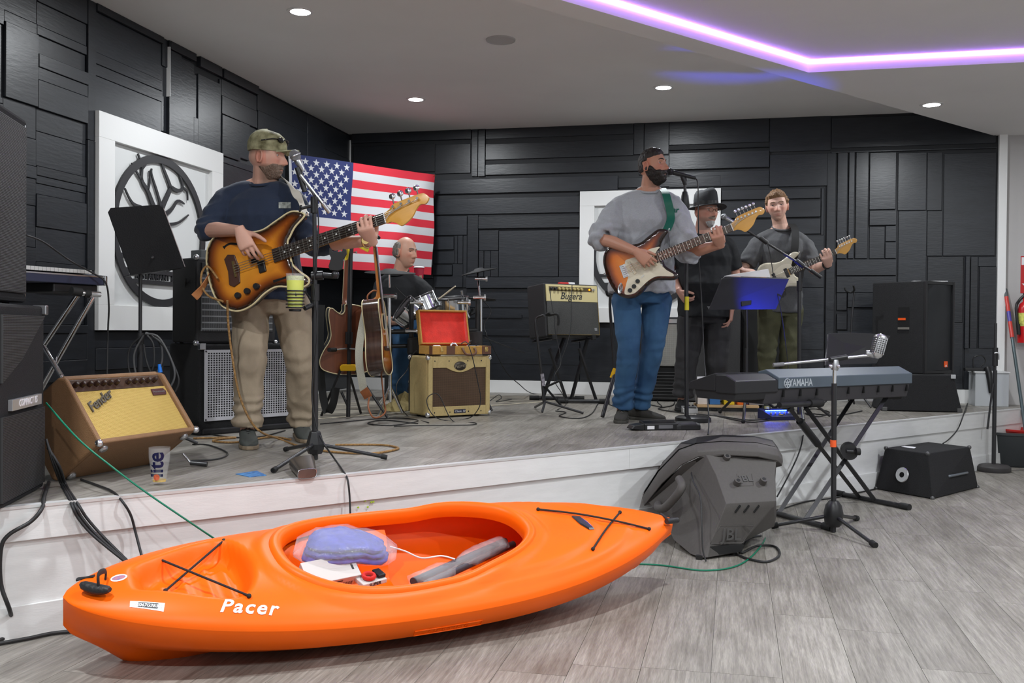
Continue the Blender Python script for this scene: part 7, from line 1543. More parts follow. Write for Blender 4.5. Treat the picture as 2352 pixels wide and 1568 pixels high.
# ================================================================== PEOPLE
from mathutils import noise as mnoise
from mathutils.bvhtree import BVHTree
def printed(name, me, m, par, J, px, py, k):
    '''lay flat print (pixels around px,py scaled by k) on the shirt'''
    for v in me.vertices:
        d = ray(px + v.co.x * k, py - v.co.y * k).normalized(); h = J['bvh'].ray_cast(O0, d)[0]; v.co = MW[par].inverted() @ ((h or D(px, py, 5.4)) - d * .004)
    put(name, me, m, par)
def card(w, h, n=8):
    b = B(); b.sheet([[(lerp(-w, w, i / n), lerp(h, -h, j / n), 0) for i in range(n + 1)] for j in range(n + 1)]); return b.mesh('print')
HN, HM = 112, 88
def g1(x, s): return math.exp(-(x / s) ** 2)
def head_pt(i, j, P):
    """one point of the sculpted head; local x side, y forward, z up; about .235 tall"""
    th = math.pi * (j / HM); ph = 2 * math.pi * i / HN
    d = V((math.sin(th) * math.sin(ph), math.sin(th) * math.cos(ph), math.cos(th)))
    x, y, z = d.x * .0765, d.y * (.094 if d.y > 0 else .100), d.z * .119
    s = sst(.0, -.105, z) if False else max(0., min(1., (-.005 - z) / .10)); s = s * s * (3 - 2 * s)
    x *= lerp(1, P.get('jaw', .80), s)
    if y < 0: y *= lerp(1, .52, s)
    y += .010 * s
    if y > .066: y = .066 + (y - .066) * .62
    if y > 0:
        f = sst(.02, .06, y); ax = abs(x)
        y += f * (P.get('nose', .030) * g1(x, .0105 + .005 * sst(-.015, -.032, z)) * sst(-.046, -.036, z) * (1 - sst(-.036, .026, z)) ** .85)
        y += f * .007 * g1(ax - .027, .02) * g1(z - .026, .009) + f * .004 * g1(x, .02) * g1(z - .03, .015)
        y -= f * .015 * g1(ax - .031, .015) * g1(z - .008, .0105)
        y += f * .004 * g1(ax - .046, .014) * g1(z + .016, .016)
        y += f * (.0055 * g1(x, .020) * (g1(z + .0615, .0055) + 1.1 * g1(z + .0735, .006)) - .0045 * g1(x, .024) * g1(z + .0675, .0026))
        y -= f * .004 * g1(x, .02) * g1(z + .084, .006)
        y += f * .011 * g1(x, .022) * g1(z + .102, .015)
        y -= f * .003 * g1(ax - .03, .008) * g1(z + .045, .02)
    return V((x, y, z))
def head_grid(P): return [[head_pt(i, j, P) for i in range(HN)] for j in range(HM + 1)]
def head_shell(G_, mask, off, seed=0, rough=.0, fr=60):
    """patch of the head surface lifted off by a soft mask: hair, beard"""
    vs = []; fs = []; ms = []
    for j in range(HM + 1):
        for i in range(HN):
            p = G_[j][i]; m_ = mask(p); ms.append(m_); n = (V((p.x / .0765 ** 2, p.y / .097 ** 2, p.z / .119 ** 2))).normalized()
            vs.append(p + n * (off * min(1, m_) + rough * m_ * mnoise.noise(p * fr + V((seed, 0, 0))) - .002 * (m_ < .15)))
    for j in range(HM):
        for i in range(HN):
            q = [j * HN + i, (j + 1) * HN + i, (j + 1) * HN + (i + 1) % HN, j * HN + (i + 1) % HN]
            if sum(ms[k] > .02 for k in q) >= 2: fs.append(tuple(q))
    return vs, fs
def superell(c, s, f, hw, hd, n=24, e=.85):
    return [c + s * (hw * math.copysign(abs(math.cos(a)) ** e, math.cos(a))) + f * (hd * math.copysign(abs(math.sin(a)) ** e, math.sin(a))) for a in (6.28318 * i / n for i in range(n))]
def tubeS(b, pts, rads, n=14, sub=5, flat=None):
    P = spl(pts, sub); R = []
    for i in range(len(rads) - 1):
        for k in range(sub): R.append(lerp(rads[i], rads[i + 1], k / sub))
    R.append(rads[-1]); b.tube(P, R, n, flat=flat)
def remesh(b, vox, sm=2, fac=.5):
    me = b.mesh('tmp'); o = bpy.data.objects.new('tmp', me); COL.objects.link(o)
    m_ = o.modifiers.new('r', 'REMESH'); m_.mode = 'VOXEL'; m_.voxel_size = vox
    if sm: s_ = o.modifiers.new('s', 'SMOOTH'); s_.iterations = sm; s_.factor = fac
    bpy.context.view_layer.update(); dg = bpy.context.evaluated_depsgraph_get(); out = bpy.data.meshes.new_from_object(o.evaluated_get(dg)); bpy.data.objects.remove(o); bpy.data.meshes.remove(me); return out
def wrinkle(me, amp, sc, axis=(1, 1, 1), seed=0, bands=None, calm=None):
    """soft folds: stretched noise along the normals plus optional rings of creases around given points"""
    n = len(me.vertices); co = np.empty(n * 3, np.float32); me.vertices.foreach_get('co', co); co = co.reshape(-1, 3); no = np.empty(n * 3, np.float32)
    me.vertex_normals.foreach_get('vector', no); no = no.reshape(-1, 3)
    for k in range(n):
        p = V(co[k]); q = V((p.x * axis[0], p.y * axis[1], p.z * axis[2])) * sc + V((seed, seed * .7, 0))
        w = 1.
        h = (1 - abs(mnoise.noise(q)) * 2.2) * .6 + mnoise.noise(q * 2.3) * .35
        if bands:
            for c, r_, a_, f_ in bands:
                d = (p - c).length
                if d < r_: w2 = (1 - d / r_) ** 1.0; h += w2 * a_ * math.sin(f_ * (p.z - c.z) + 5 * mnoise.noise(p * 7 + V((seed, 0, 0))) + 2.5 * p.x)
        if calm is not None: w = sst(.08, .26, (p - calm).length)
        co[k] += no[k] * (amp * h * w)
    me.vertices.foreach_set('co', co.ravel()); me.update()
FING = ((.047, .027, .021), (.052, .031, .022), (.048, .029, .021), (.037, .022, .019))
def hand(b, wrist, d, pal, side, curl=(30, 40, 25), spread=5., thumb=None, k=1.06, curls=None):
    """palm + five fingers. d wrist->knuckles, pal = palm normal, side = +1 thumb on d x pal side"""
    d = V(d).normalized(); pal = V(pal); pal = (pal - d * pal.dot(d)).normalized(); w = d.cross(pal) * side    # w points to the thumb side
    rg = []
    for u, hw, hd in ((-.02, .027, .021), (.0, .028, .020), (.03, .036, .0185), (.06, .041, .0165), (.085, .042, .0145), (.095, .038, .010)):
        c = wrist + d * (u * k) - pal * (.002 * k); rg.append(superell(c, w, pal, hw * k, hd * k, 16, .8))
    b.loft(rg)
    for i in range(4):
        c_ = curls[i] if curls else curl; base = wrist + d * ((.084 - (.004, 0, .003, .010)[i]) * k) + w * ((.0315 - .0215 * i) * k); a0 = rad((1.5 - i) * spread); dir_ = (d * math.cos(a0) + w * math.sin(a0)).normalized(); pts = [base - dir_ * .012, base]; ang = 0; r = (.0088, .0090, .0086, .0077)[i] * k; rr_ = [r * 1.05, r * 1.05]
        ax = dir_.cross(pal)
        for q, L_ in enumerate(FING[i]):
            ang += rad(c_[q]); dd = dir_ * math.cos(ang) + pal * math.sin(ang); pts.append(pts[-1] + dd * (L_ * k)); rr_.append(r * (1.0, .92, .78)[q])
        b.tube(spl(pts, 3), [rr_[min(len(rr_) - 1, int(q / 3))] for q in range(3 * (len(pts) - 1) + 1)], 10)
        b.ball(pts[-1], r * .78, 8)
    t0 = wrist + d * (.022 * k) + w * (.026 * k) + pal * .004; th = thumb or (.55, .75, .35)
    td = (d * th[0] + w * th[1] + pal * th[2]).normalized(); t1 = t0 + td * (.040 * k); td2 = (td + d * .45 + pal * .15).normalized(); t2 = t1 + td2 * (.033 * k); t3 = t2 + (td2 + d * .2).normalized() * (.024 * k)
    b.tube(spl([t0 - td * .01, t0, t1, t2, t3], 3), [.016 * k] * 3 + [.014 * k] * 3 + [.0115 * k] * 3 + [.010 * k] * 3 + [.0085 * k], 10); b.ball(t3, .0085 * k, 8)
def person(label, loc, J, P):
    """J joints in world space, P look; parts: body (one skin), garments, hair, face details"""
    t = thing('person', label, 'person', loc); K = P.get('k', 1.0)
    f = V(P['face']).normalized(); s = V((f.y, -f.x, 0)) * 1.0    # s points to the person's right-hand side as seen... kept from joints below
    sh = (J['shL'] - J['shR']); sh.z = 0; sx = sh.normalized(); fx = V((-sx.y, sx.x, 0)); fx = fx if fx.dot(f) > 0 else -fx
    # ---- head
    hf = V(P['look']).normalized(); hz_ = UP if not P.get('tilt') else (UP + V(P['tilt'])).normalized(); hx = hf.cross(hz_).normalized(); hz_ = hx.cross(hf).normalized()
    Hm = axes(J['head'], hx, hf, hz_) @ Matrix.Scale(P.get('hs', 1.06), 4); G_ = head_grid(P)
    b = B(); b.loft([[Hm @ p for p in r_] for r_ in G_[1:-1]])
    for sg in (-1, 1):
        E = Hm @ T(sg * .0755, -.008, -.006) @ Rz(sg * -18) @ Rx(-8); b.ball((0, 0, 0), (.0055, .0165, .030), 12, M=E)
        b.tube([E @ V((sg * .005, .018 * math.cos(a) - .001, .031 * math.sin(a))) for a in [rad(q) for q in range(-80, 260, 24)]], .0052, 8)
    nk = J['neck']; hb_ = Hm @ V((0, -.02, -.055)); tubeS(b, [Hm @ V((0, -.022, -.01)), hb_, lerp(hb_, nk, .55), nk + UP * -.02], [.052 * K, .058 * K, .060 * K, .072 * K], 18, 4)
    # ---- torso
    hip, ch = J['hip'], J['chest']; W = P.get('w', 1.); Dp = P.get('d', 1.)
    sp = [(hip - UP * .06, .155, .115), (hip + UP * .03, .165, .12), (lerp(hip, ch, .45) + fx * P.get('belly', 0.) * .5, .158, .115 + P.get('belly', 0.)), (lerp(hip, ch, .8), .172, .12), (ch, .178, .122), (lerp(ch, nk, .5), .165, .105), (lerp(ch, nk, .82), .11, .075), (nk - UP * .01, .066, .062)]
    tors = lambda g: [superell(c, sx, fx, hw * W * K + g, hd * Dp * K + g) for c, hw, hd in sp]
    b.loft(tors(-.008))
    for q in 'RL': tubeS(b, [nk + UP * .015, lerp(nk, J['sh' + q], .5) + UP * .012, J['sh' + q]], [.05 * K, .05 * K, .045 * K], 12, 4)
    # ---- arms, hands
    for q in 'RL':
        shp, el, wr = J['sh' + q], J['el' + q], J['wr' + q]; am = P.get('arm', 1.)
        inn = lerp(shp, ch, .25)
        tubeS(b, [inn, shp, lerp(shp, el, .45), el, lerp(el, wr, .35), lerp(el, wr, .75), wr], [r_ * K * am for r_ in (.05, .054, .047, .040, .041, .032, .027)], 14, 4)
        if 'hand' + q in P: hand(b, wr, **P['hand' + q])
    # ---- legs inside the trousers
    for q in 'RL':
        hj, kn, an = J['hp' + q], J['kn' + q], J['an' + q]; tubeS(b, [lerp(hip, hj, .6), hj, lerp(hj, kn, .5), kn, lerp(kn, an, .35), an, an - UP * .05], [r_ * K for r_ in (.08, .082, .07, .056, .055, .038, .04)], 12, 4)
    me = remesh(b, .0046, 2, .5)
    n = len(me.vertices); co = np.empty(n * 3, np.float32); me.vertices.foreach_get('co', co); co = co.reshape(-1, 3)
    Hi = np.array(Hm.inverted()); q = co @ Hi[:3, :3].T + Hi[:3, 3]; x, y, z = q[:, 0], q[:, 1], q[:, 2]; ga = lambda v, s_: np.exp(-(v / s_) ** 2)
    col = np.tile(np.array(P['skin'], np.float32), (n, 1)); inh = (z > -.14) & (np.abs(x) < .11) & (np.abs(y) < .13)
    def blend(mask, c, a):
        k_ = (mask * a * inh)[:, None]; return col * (1 - k_) + np.array(c, np.float32) * k_
    sk = P['skin']; warm = (sk[0] * 1.0, sk[1] * .72, sk[2] * .68)
    col = blend((y > 0) * (ga(np.abs(x) - .045, .022) * ga(z + .022, .022) + ga(x, .016) * ga(z + .03, .014)), warm, .8); col = blend(ga(np.abs(x) - .078, .012) * (np.abs(y + .008) < .03), warm, .9)
    col = blend((y > .03) * ga(x, .022) * (ga(z + .0615, .0048) + ga(z + .073, .0052)), (sk[0] * .78, sk[1] * .48, sk[2] * .48), .9)
    if P.get('stubble'):
        sb, a_ = P['stubble']; jaw = (np.clip((-.038 - z) / .014, 0, 1)) * np.clip((y + .035) / .03, 0, 1) * (1 - .85 * ga(x, .016) * ga(z + .045, .006)) * (1 - .8 * ga(np.abs(x) - .045, .016) * ga(z + .042, .012)); lip = 1 - .9 * ga(x, .02) * (ga(z + .066, .009)); col = blend(jaw * lip, sb, a_)
    if P.get('crop'):
        hc_, a_ = P['crop']; hm = np.clip((z - .005) / .02, 0, 1) * np.clip((.045 - y) / .02, 0, 1) * (y < .06) * (np.abs(x) > .03); col = blend(hm, hc_, a_)
    at = me.color_attributes.new('Col', 'FLOAT_COLOR', 'POINT'); at.data.foreach_set('color', np.hstack([col, np.ones((n, 1), np.float32)]).ravel())
    Mi = MW[t].inverted(); me.transform(Mi); put('body', me, SKIN, t, smooth=180)
    # ---- eyes and brows
    for sg in (-1, 1):
        i0 = min(((abs(p.x - sg * .031) + abs(p.z - .008), p) for r_ in G_ for p in r_ if p.y > .02), key=lambda a: a[0])[1]
        c = V((sg * .031, i0.y - .0052, .008)); b = B(Hm); b.ball((0, 0, 0), .0122, 16, M=T(*c)); nf = len(b.f)
        hmi = Hm.inverted(); vv = [hmi @ v - c for v in b.v]
        for k_, fc in enumerate(b.f):
            m_ = sum((vv[i] for i in fc), V()) / len(fc) / .0122; b.m[k_] = 2 if (m_.z > P.get('lid', .30) or m_.z < -.42) else (1 if (m_.x - P.get('gaze', 0.)) ** 2 + (m_.z + .02) ** 2 < .17 and m_.y > 0 else 0)
        put('eye', b, [SCL, IRIS, P['lidm']], t, world=True, smooth=180)
        if P.get('brow'):
            pts = []
            for k_ in range(6):
                bx_ = sg * lerp(.012, .05, k_ / 5); bz = .026 + .008 * math.sin(math.pi * k_ / 6.) - .004 * k_ / 5; pp_ = min(((abs(p.x - bx_) + abs(p.z - bz), p) for r_ in G_ for p in r_ if p.y > .0), key=lambda a: a[0])[1]; pts.append(Hm @ V((bx_, pp_.y + .0015, bz)))
            b = B(); b.tube(spl(pts, 3), [.0035 * (1 - .5 * abs(k_ / 15 - .4)) for k_ in range(16)], 6, flat=1.1); put('eyebrow', b, P['brow'], t, world=True, smooth=180)
    for nm, mask, off, m_, rg in P.get('shells', ()):
        vs, fs = head_shell(G_, mask, off, 3, rg); b = B(Hm); b._add(vs, fs); o = put(nm, b, m_, t, world=True, smooth=180)
    # ---- shirt
    sw = P['shirt']; g0 = sw.get('g', .012); b = B(); rings = tors(g0); hem = sw.get('hem', .10)
    low = [superell(hip - UP * hem, sx, fx, (.163 * W + sw.get('flare', .0)) * K + g0, (.122 * Dp + P.get('belly', 0) * .4) * K + g0)]
    b.loft(low + rings[1:-1] + [superell(nk - UP * .012 + fx * .004, sx, fx, .074 * K, .070 * K)])
    for q in 'RL':
        shp, el, wr = J['sh' + q], J['el' + q], J['wr' + q]; e_ = sw['sleeve'][0 if q == 'R' else 1]; rs = sw['sr']
        if e_ <= 1: pts = [lerp(shp, ch, .32), shp, lerp(shp, el, e_ * .5), lerp(shp, el, e_)]; rr_ = [.062, .060, rs[0], rs[1]]
        else: ee = lerp(el, wr, e_ - 1); pts = [lerp(shp, ch, .32), shp, lerp(shp, el, .5), el, ee]; rr_ = [.064, .062, rs[0], rs[1], rs[2]]
        tubeS(b, pts, [r_ * K for r_ in rr_], 16, 5)
        tubeS(b, [nk - UP * .03, lerp(nk, shp, .5) + UP * .0, shp], [.064 * K, .066 * K, .060 * K], 14, 4)
    me = remesh(b, .0075, 5, .5); bands = [(J['elR'], .19, .8, 85), (J['elL'], .19, .8, 85), (hip + UP * .02, .24, .4, 50)]
    wrinkle(me, sw.get('wr', .005), 11., (1, 1, .7), P.get('seed', 1), bands, nk); J['bvh'] = BVHTree.FromPolygons([v.co.copy() for v in me.vertices], [tuple(p.vertices) for p in me.polygons]); me.transform(Mi); put(sw.get('name', 'shirt'), me, sw['m'], t, smooth=180)
    # collar band
    b = B(); b.tube(superell(nk + UP * .026 + fx * .008, sx, (fx - UP * .42).normalized(), .074 * K, .080 * K, 28, 1.), .011, 8, closed=True, flat=.8); put('collar', b, sw['m'], t, world=True, smooth=180)
    # ---- trousers
    tw = P['pants']; b = B(); b.loft([superell(c, sx, fx, hw * W * K + .006, hd * Dp * K + .006 + dd_) for c, hw, hd, dd_ in ((hip - UP * .13, .12, .10, 0), (hip - UP * .06, .158, .118, 0.), (hip + UP * .03, .163, .118, P.get('belly', 0) * .3), (hip + UP * .075, .152, .110, P.get('belly', 0) * .4))])
    for q in 'RL':
        hj, kn, an = J['hp' + q], J['kn' + q], J['an' + q]; rl = tw['r']; tubeS(b, [lerp(hip, hj, .75), hj, lerp(hj, kn, .5), kn, lerp(kn, an, .5), lerp(kn, an, .86), an], [r_ * K for r_ in rl], 18, 5)
    me = remesh(b, .0075, 5, .5); bands = []
    for q in 'RL': bands += [(J['kn' + q], .17, .5, 60), (J['an' + q] + UP * .05, .17, 1.1, 95), (J['hp' + q], .16, .35, 45)]
    wrinkle(me, tw.get('wr', .0055), 9., (1.2, 1.2, .6), P.get('seed', 1) + 4, bands); me.transform(Mi); put('trousers', me, tw['m'], t, smooth=180)
    # ---- shoes
    for q in 'RL':
        if 'toe' + q not in J: continue
        an, toe = J['an' + q], J['toe' + q]; d = toe - an; d.z = 0; L_ = d.length; d.normalize(); w_ = V((-d.y, d.x, 0)); gz = S; o = V((an.x, an.y, gz)); so = P['shoe']; b = B()
        rg = []
        for u, hw, h0, h1 in ((-.085, .022, .02, .06), (-.07, .036, .012, .085), (-.03, .042, .012, .10), (.02, .043, .012, .095), (.06, .046, .012, .075), (.11, .050, .012, .062), (.15, .048, .012, .052), (.185, .036, .013, .042), (.20, .018, .016, .034)):
            c = o + d * (u * L_ / .2) + UP * ((h0 + h1) / 2); rg.append(superell(c, w_, UP, hw, (h1 - h0) / 2, 18, .7))
        b.loft(rg); sh_ = put('shoe', b, so[0], t, world=True, smooth=60)
        b = B(); ring = [(u, hw) for u, hw in ((-.09, .024), (-.075, .038), (-.03, .043), (.02, .044), (.06, .048), (.11, .053), (.15, .051), (.188, .038), (.206, .016))]
        lo = [o + d * (u * L_ / .2) + w_ * hw for u, hw in ring] + [o + d * (u * L_ / .2) - w_ * hw for u, hw in ring[::-1]]; b.solid([p + UP * .001 for p in lo], [p + UP * .022 for p in lo]); put('sole', b, so[1], sh_, world=True, bev=.005)
        for k_ in range(4):
            c = o + d * ((.03 + .022 * k_) * L_ / .2) + UP * (.095 - .012 * k_); b = B(); b.tube([c - w_ * .022 - UP * .008, c + UP * .003, c + w_ * .022 - UP * .008], .0032, 6); put('lace', b, so[2], sh_, world=True, smooth=60)
    return t, Hm, sx, fx
SKIN = mat('skin', (1, 1, 1), .5, vcol='Col', noise=.05, nscale=40, col2=(1.02, 1.02, 1.02), bump=.05, bscale=200, spec=.4)
SKIN.node_tree.nodes['Principled BSDF'].inputs['Subsurface Weight'].default_value = .08; SKIN.node_tree.nodes['Principled BSDF'].inputs['Subsurface Radius'].default_value = (.012, .005, .003)
SCL = mat('eye_white', (.55, .52, .50), .2); IRIS = mat('dark_iris', (.02, .015, .012), .1)
def lidm(n, c): return mat('lid_' + n, tuple(v * .82 for v in c), .5)
def hairm(n, c, c2=None): return mat('hair_' + n, c, .55, noise=.35, nscale=60, stretch=(1, 1, .3), col2=c2, bump=.8, bscale=160)
def beardmask(full):
    def f(p):
        if p.y < -.03 or p.z > (-.005 if full else -.04): return 0
        zc = -.042 if not full else lerp(-.044, -.012, sst(.052, .024, p.y) if False else 1 - sst(.022, .052, p.y)); v = min(1, max(0, (zc + .004 - p.z) / .010)) * min(1, max(0, (p.y + .03) / .02))
        if full: v = max(v, .55 * min(1, max(0, (abs(p.x) - .058) / .008)) * min(1, max(0, (.026 - p.y) / .012)) * min(1, max(0, (p.y + .018) / .01)) * min(1, max(0, (.004 - p.z) / .01)))
        v *= 1 - .97 * g1(p.x, .019) * g1(p.z + .067, .0085)
        v *= 1 - .9 * g1(p.x, .02) * (1 - sst(-.049, -.043, p.z) if False else (1 if p.z > -.043 else 0))
        return v
    return f
# ---------------- the bassist
sk1 = (.58, .33, .25)
J = dict(head=D(615, 362, 5.48), neck=D(606, 428, 5.52), chest=D(598, 500, 5.50), hip=D(622, 668, 5.56), shR=D(522, 456, 5.50), shL=D(674, 460, 5.44), elR=D(474, 526, 5.38), wrR=D(552, 530, 5.10),
         elL=D(716, 562, 5.32), wrL=D(828, 532, 5.14), hpR=D(575, 705, 5.52), hpL=D(668, 705, 5.58), knR=D(574, 830, 5.40), knL=D(690, 830, 5.60), anR=D(568, 988, 5.40), anL=D(692, 978, 5.76), toeR=GS(574, 1034), toeL=GS(706, 1018))
J['anR'].z = J['anL'].z = S + .10
nd_ = bassM.to_3x3() @ V((1, 0, 0)); nu_ = (bassM.to_3x3() @ V((0, 1, 0))).normalized(); nn_ = (bassM.to_3x3() @ V((0, 0, 1))).normalized(); nd_.normalize()
grip = bassM @ V((.495, -.01, 0)); J['wrL'] = grip - nn_ * .045 - nu_ * .062 - nd_ * .035
CAMO = mat('camouflage_cloth', (.085, .075, .03), .8, noise=.5, nscale=19, col2=(.42, .40, .24), bump=.2, bscale=200)
NAVYC = mat('navy_jersey', (.014, .024, .052), .85, noise=.1, nscale=200, bump=.2, bscale=500, sheen=.15); KHAKI = mat('khaki_cotton', (.295, .235, .165), .8, noise=.05, nscale=30, bump=.25, bscale=400)
P1 = dict(face=(.2, -1, 0), look=(.985, -.17, -.02), hs=1.08, k=1.03, skin=sk1, lidm=lidm('a', sk1), brow=hairm('brown', (.06, .035, .02)), stubble=((.13, .085, .06), .78), crop=((.14, .09, .06), .7), w=1.06, d=1.08, belly=.03, seed=1, nose=.031, gaze=.1, shells=(('beard', lambda p: beardmask(False)(p) * min(1, max(0, (.062 - abs(p.x)) / .01)), .0028, hairm('brown_grey', (.13, .08, .055), (.23, .16, .12)), .001),),
          handR=dict(d=(.42, -.12, -.9), pal=(.05, 1, -.1), side=1, curls=((20, 25, 15), (28, 35, 20), (34, 40, 20), (40, 40, 20)), spread=4), handL=dict(d=nn_ * .75 + nu_ * .45 + nd_ * .1, pal=nu_ * .8 - nn_ * .6, side=-1, curl=(48, 70, 35), spread=4, thumb=(.1, .2, 1.2)),
          shirt=dict(m=NAVYC, g=.014, sleeve=(1.18, 1.38), sr=(.066, .06, .05), hem=.05, wr=.009), pants=dict(m=KHAKI, r=(.098, .104, .092, .080, .075, .072, .080), wr=.013), shoe=(mat('grey_trainer', (.055, .06, .055), .8, bump=.3, bscale=300), mat('tan_black_sole', (.20, .15, .10), .7), mat('dark_lace', (.04, .04, .04), .8)))
t, Hm, sx, fx = person('bearded bass player in camouflage cap, navy sweater and khaki trousers', (J['hip'].x, J['hip'].y, S), J, P1)
# cap
b = B(Hm); G_ = head_grid(P1); prof = [(1.06, .028), (1.09, .045), (1.07, .075), (.92, .108), (.66, .130), (.3, .142), (.02, .144)]
b.loft([[(.0765 * r_ * math.sin(6.28318 * i / 28), .097 * r_ * math.cos(6.28318 * i / 28) - .004, z - .006 * math.cos(6.28318 * i / 28)) for i in range(28)] for r_, z in prof]); cap = put('cap', b, CAMO, t, world=True, smooth=60)
b = B(Hm); b.sheet([[V((lerp(-.068, .068, i / 12) * (1 - .12 * j / 5), .075 + .095 * (j / 5) * (1 - (2 * i / 12 - 1) ** 2 * .55), .034 - .012 * (2 * i / 12 - 1) ** 2 + .004 * j / 5)) for i in range(13)] for j in range(6)], .004); put('brim', b, mat('pale_camouflage', (.36, .36, .22), .8, noise=.3, nscale=25), cap, world=True, smooth=60)
b = B(Hm)
for sg in (-1, 1): b.ball((sg * .035, .085, .082), (.028, .012, .016), 12)
b.tube([(-.085, .0, .075), (-.075, .06, .085), (0, .098, .088), (.075, .06, .085), (.085, .0, .075)], .003, 6); put('sunglasses', b, mat('black_gloss', (.008, .008, .008), .06), cap, world=True, smooth=60)
strap(bassG, [bassM @ V((.225, .13, -.012)), D(690, 462, 5.30), D(672, 432, 5.33), D(655, 412, 5.44), D(640, 405, 5.56)], .045, (1, 0, -.8), mat('pale_strap', (.45, .42, .36), .6))
printed('chest_logo', card(14, 7), mat('grey_print_logo', (.35, .37, .34), .6, noise=.5, nscale=60), t, J, 654, 471, 1.)
w = thing('wristwatch', 'brass wristwatch on the bassist fretting arm', 'watch', lerp(J['elL'], J['wrL'], .93).to_tuple()); ax_ = (J['wrL'] - J['elL']).normalized()
b = B(frame(lerp(J['elL'], J['wrL'], .92), ax_)); b.torus((0, 0, 0), .035, .006, 20, 8); put('band', b, GOLD, w, world=True, smooth=60); b = B(); c = lerp(J['elL'], J['wrL'], .92) + V((.0, -.036, 0)); b.cyl(c, c + V((0, -.008, 0)), .02, n=16); put('dial', b, GOLD, w, world=True, smooth=40)
# ---------------- the singer
sk2 = (.47, .235, .16)
J = dict(head=D(1500, 383, 6.90), neck=D(1492, 444, 6.94), chest=D(1478, 510, 6.92), hip=D(1474, 655, 6.96), shR=D(1424, 474, 6.92), shL=D(1545, 470, 6.88), elR=D(1380, 545, 6.80), wrR=D(1462, 578, 6.50), elL=D(1580, 580, 6.72), wrL=D(1640, 548, 6.58),
         hpR=D(1440, 690, 6.94), hpL=D(1508, 690, 6.99), knR=D(1444, 800, 6.86), knL=D(1500, 795, 6.94), anR=D(1428, 930, 6.98), anL=D(1470, 925, 7.12), toeR=GS(1428, 982), toeL=GS(1512, 966))
J['anR'].z = J['anL'].z = S + .11; J['anR'].y = 7.0; J['anR'].x = D(1430, 940, 7.0).x; J['anL'].y = 7.12; J['anL'].x = D(1470, 940, 7.12).x; J['toeR'] = V((D(1424, 970, 6.8).x, 6.8, S)); J['toeL'] = V((D(1526, 968, 6.98).x, 6.98, S))
nd_ = (stratM.to_3x3() @ V((1, 0, 0))).normalized(); nu_ = (stratM.to_3x3() @ V((0, 1, 0))).normalized(); nn_ = (stratM.to_3x3() @ V((0, 0, 1))).normalized(); grip = stratM @ V((.475, -.008, 0)); J['wrL'] = grip - nn_ * .045 - nu_ * .06 - nd_ * .035
GREYS = mat('heather_grey_fleece', (.33, .34, .37), .9, noise=.06, nscale=120, bump=.2, bscale=500, sheen=.3); JEAN = mat('blue_denim', (.012, .048, .125), .85, noise=.35, nscale=5, col2=(.04, .11, .215), bump=.3, bscale=600)
BK2 = hairm('black_brown', (.015, .010, .008))
def hair2(p):
    if abs(p.x) > .058 and abs(p.y + .008) < .03 and p.z < .032: return 0
    v = min(1, max(0, (p.z - .045 - .25 * max(0, p.y - .02)) / .02)) if p.y > .0 else min(1, max(0, (p.z + .045 + .0 * p.y) / .03)); v *= 1 if p.z > .062 else lerp(.35, 1, sst(.02, .062, p.z)); return v * (1 if p.y < .072 else 0) if not (p.y > .03 and abs(p.x) > .066) else 0
P2 = dict(face=(.15, -1, 0), look=(.80, -.58, .14), hs=1.08, k=1.08, skin=sk2, lidm=lidm('b', sk2), brow=BK2, stubble=((.03, .02, .016), .5), w=1.10, d=1.06, belly=.025, seed=7, nose=.030, gaze=.15,
          handR=dict(d=(.75, -.10, -.65), pal=(.1, 1, .0), side=1, curls=((25, 45, 30), (35, 55, 30), (42, 60, 30), (48, 60, 30)), thumb=(.7, .5, .5)), handL=dict(d=nn_ * .75 + nu_ * .45 + nd_ * .1, pal=nu_ * .8 - nn_ * .6, side=-1, curl=(48, 72, 35), spread=4, thumb=(.1, .2, 1.2)),
          shells=(('hair', hair2, .009, BK2, .006), ('beard', beardmask(True), .011, BK2, .004)), shirt=dict(m=GREYS, g=.030, sleeve=(1.12, 1.06), sr=(.086, .080, .066), hem=.05, wr=.017, flare=.01, name='sweatshirt'),
          pants=dict(m=JEAN, r=(.096, .098, .085, .071, .066, .064, .072), wr=.010), shoe=(mat('charcoal_shoe', (.035, .033, .028), .8, bump=.4, bscale=200), mat('dark_sole', (.05, .048, .042), .8), mat('grey_lace', (.12, .11, .10), .8)))
t, Hm, sx, fx = person('singing guitarist in grey sweatshirt and blue jeans at the straight mic stand', (J['hip'].x, J['hip'].y, S), J, P2)
strap(stratG, [stratM @ V((.2, .13, -.012)), D(1541, 500, 6.72), D(1534, 462, 6.73), D(1528, 442, 6.80), D(1520, 432, 6.94)], .055, (1, 0, 0), mat('green_strap', (.005, .10, .065), .6))
printed('chest_lettering', text_mesh('Jar', 18, ext=0, bold=.4, shear=.2), mat('green_print', (.005, .10, .065), .6), t, J, 1549, 482, 1.)
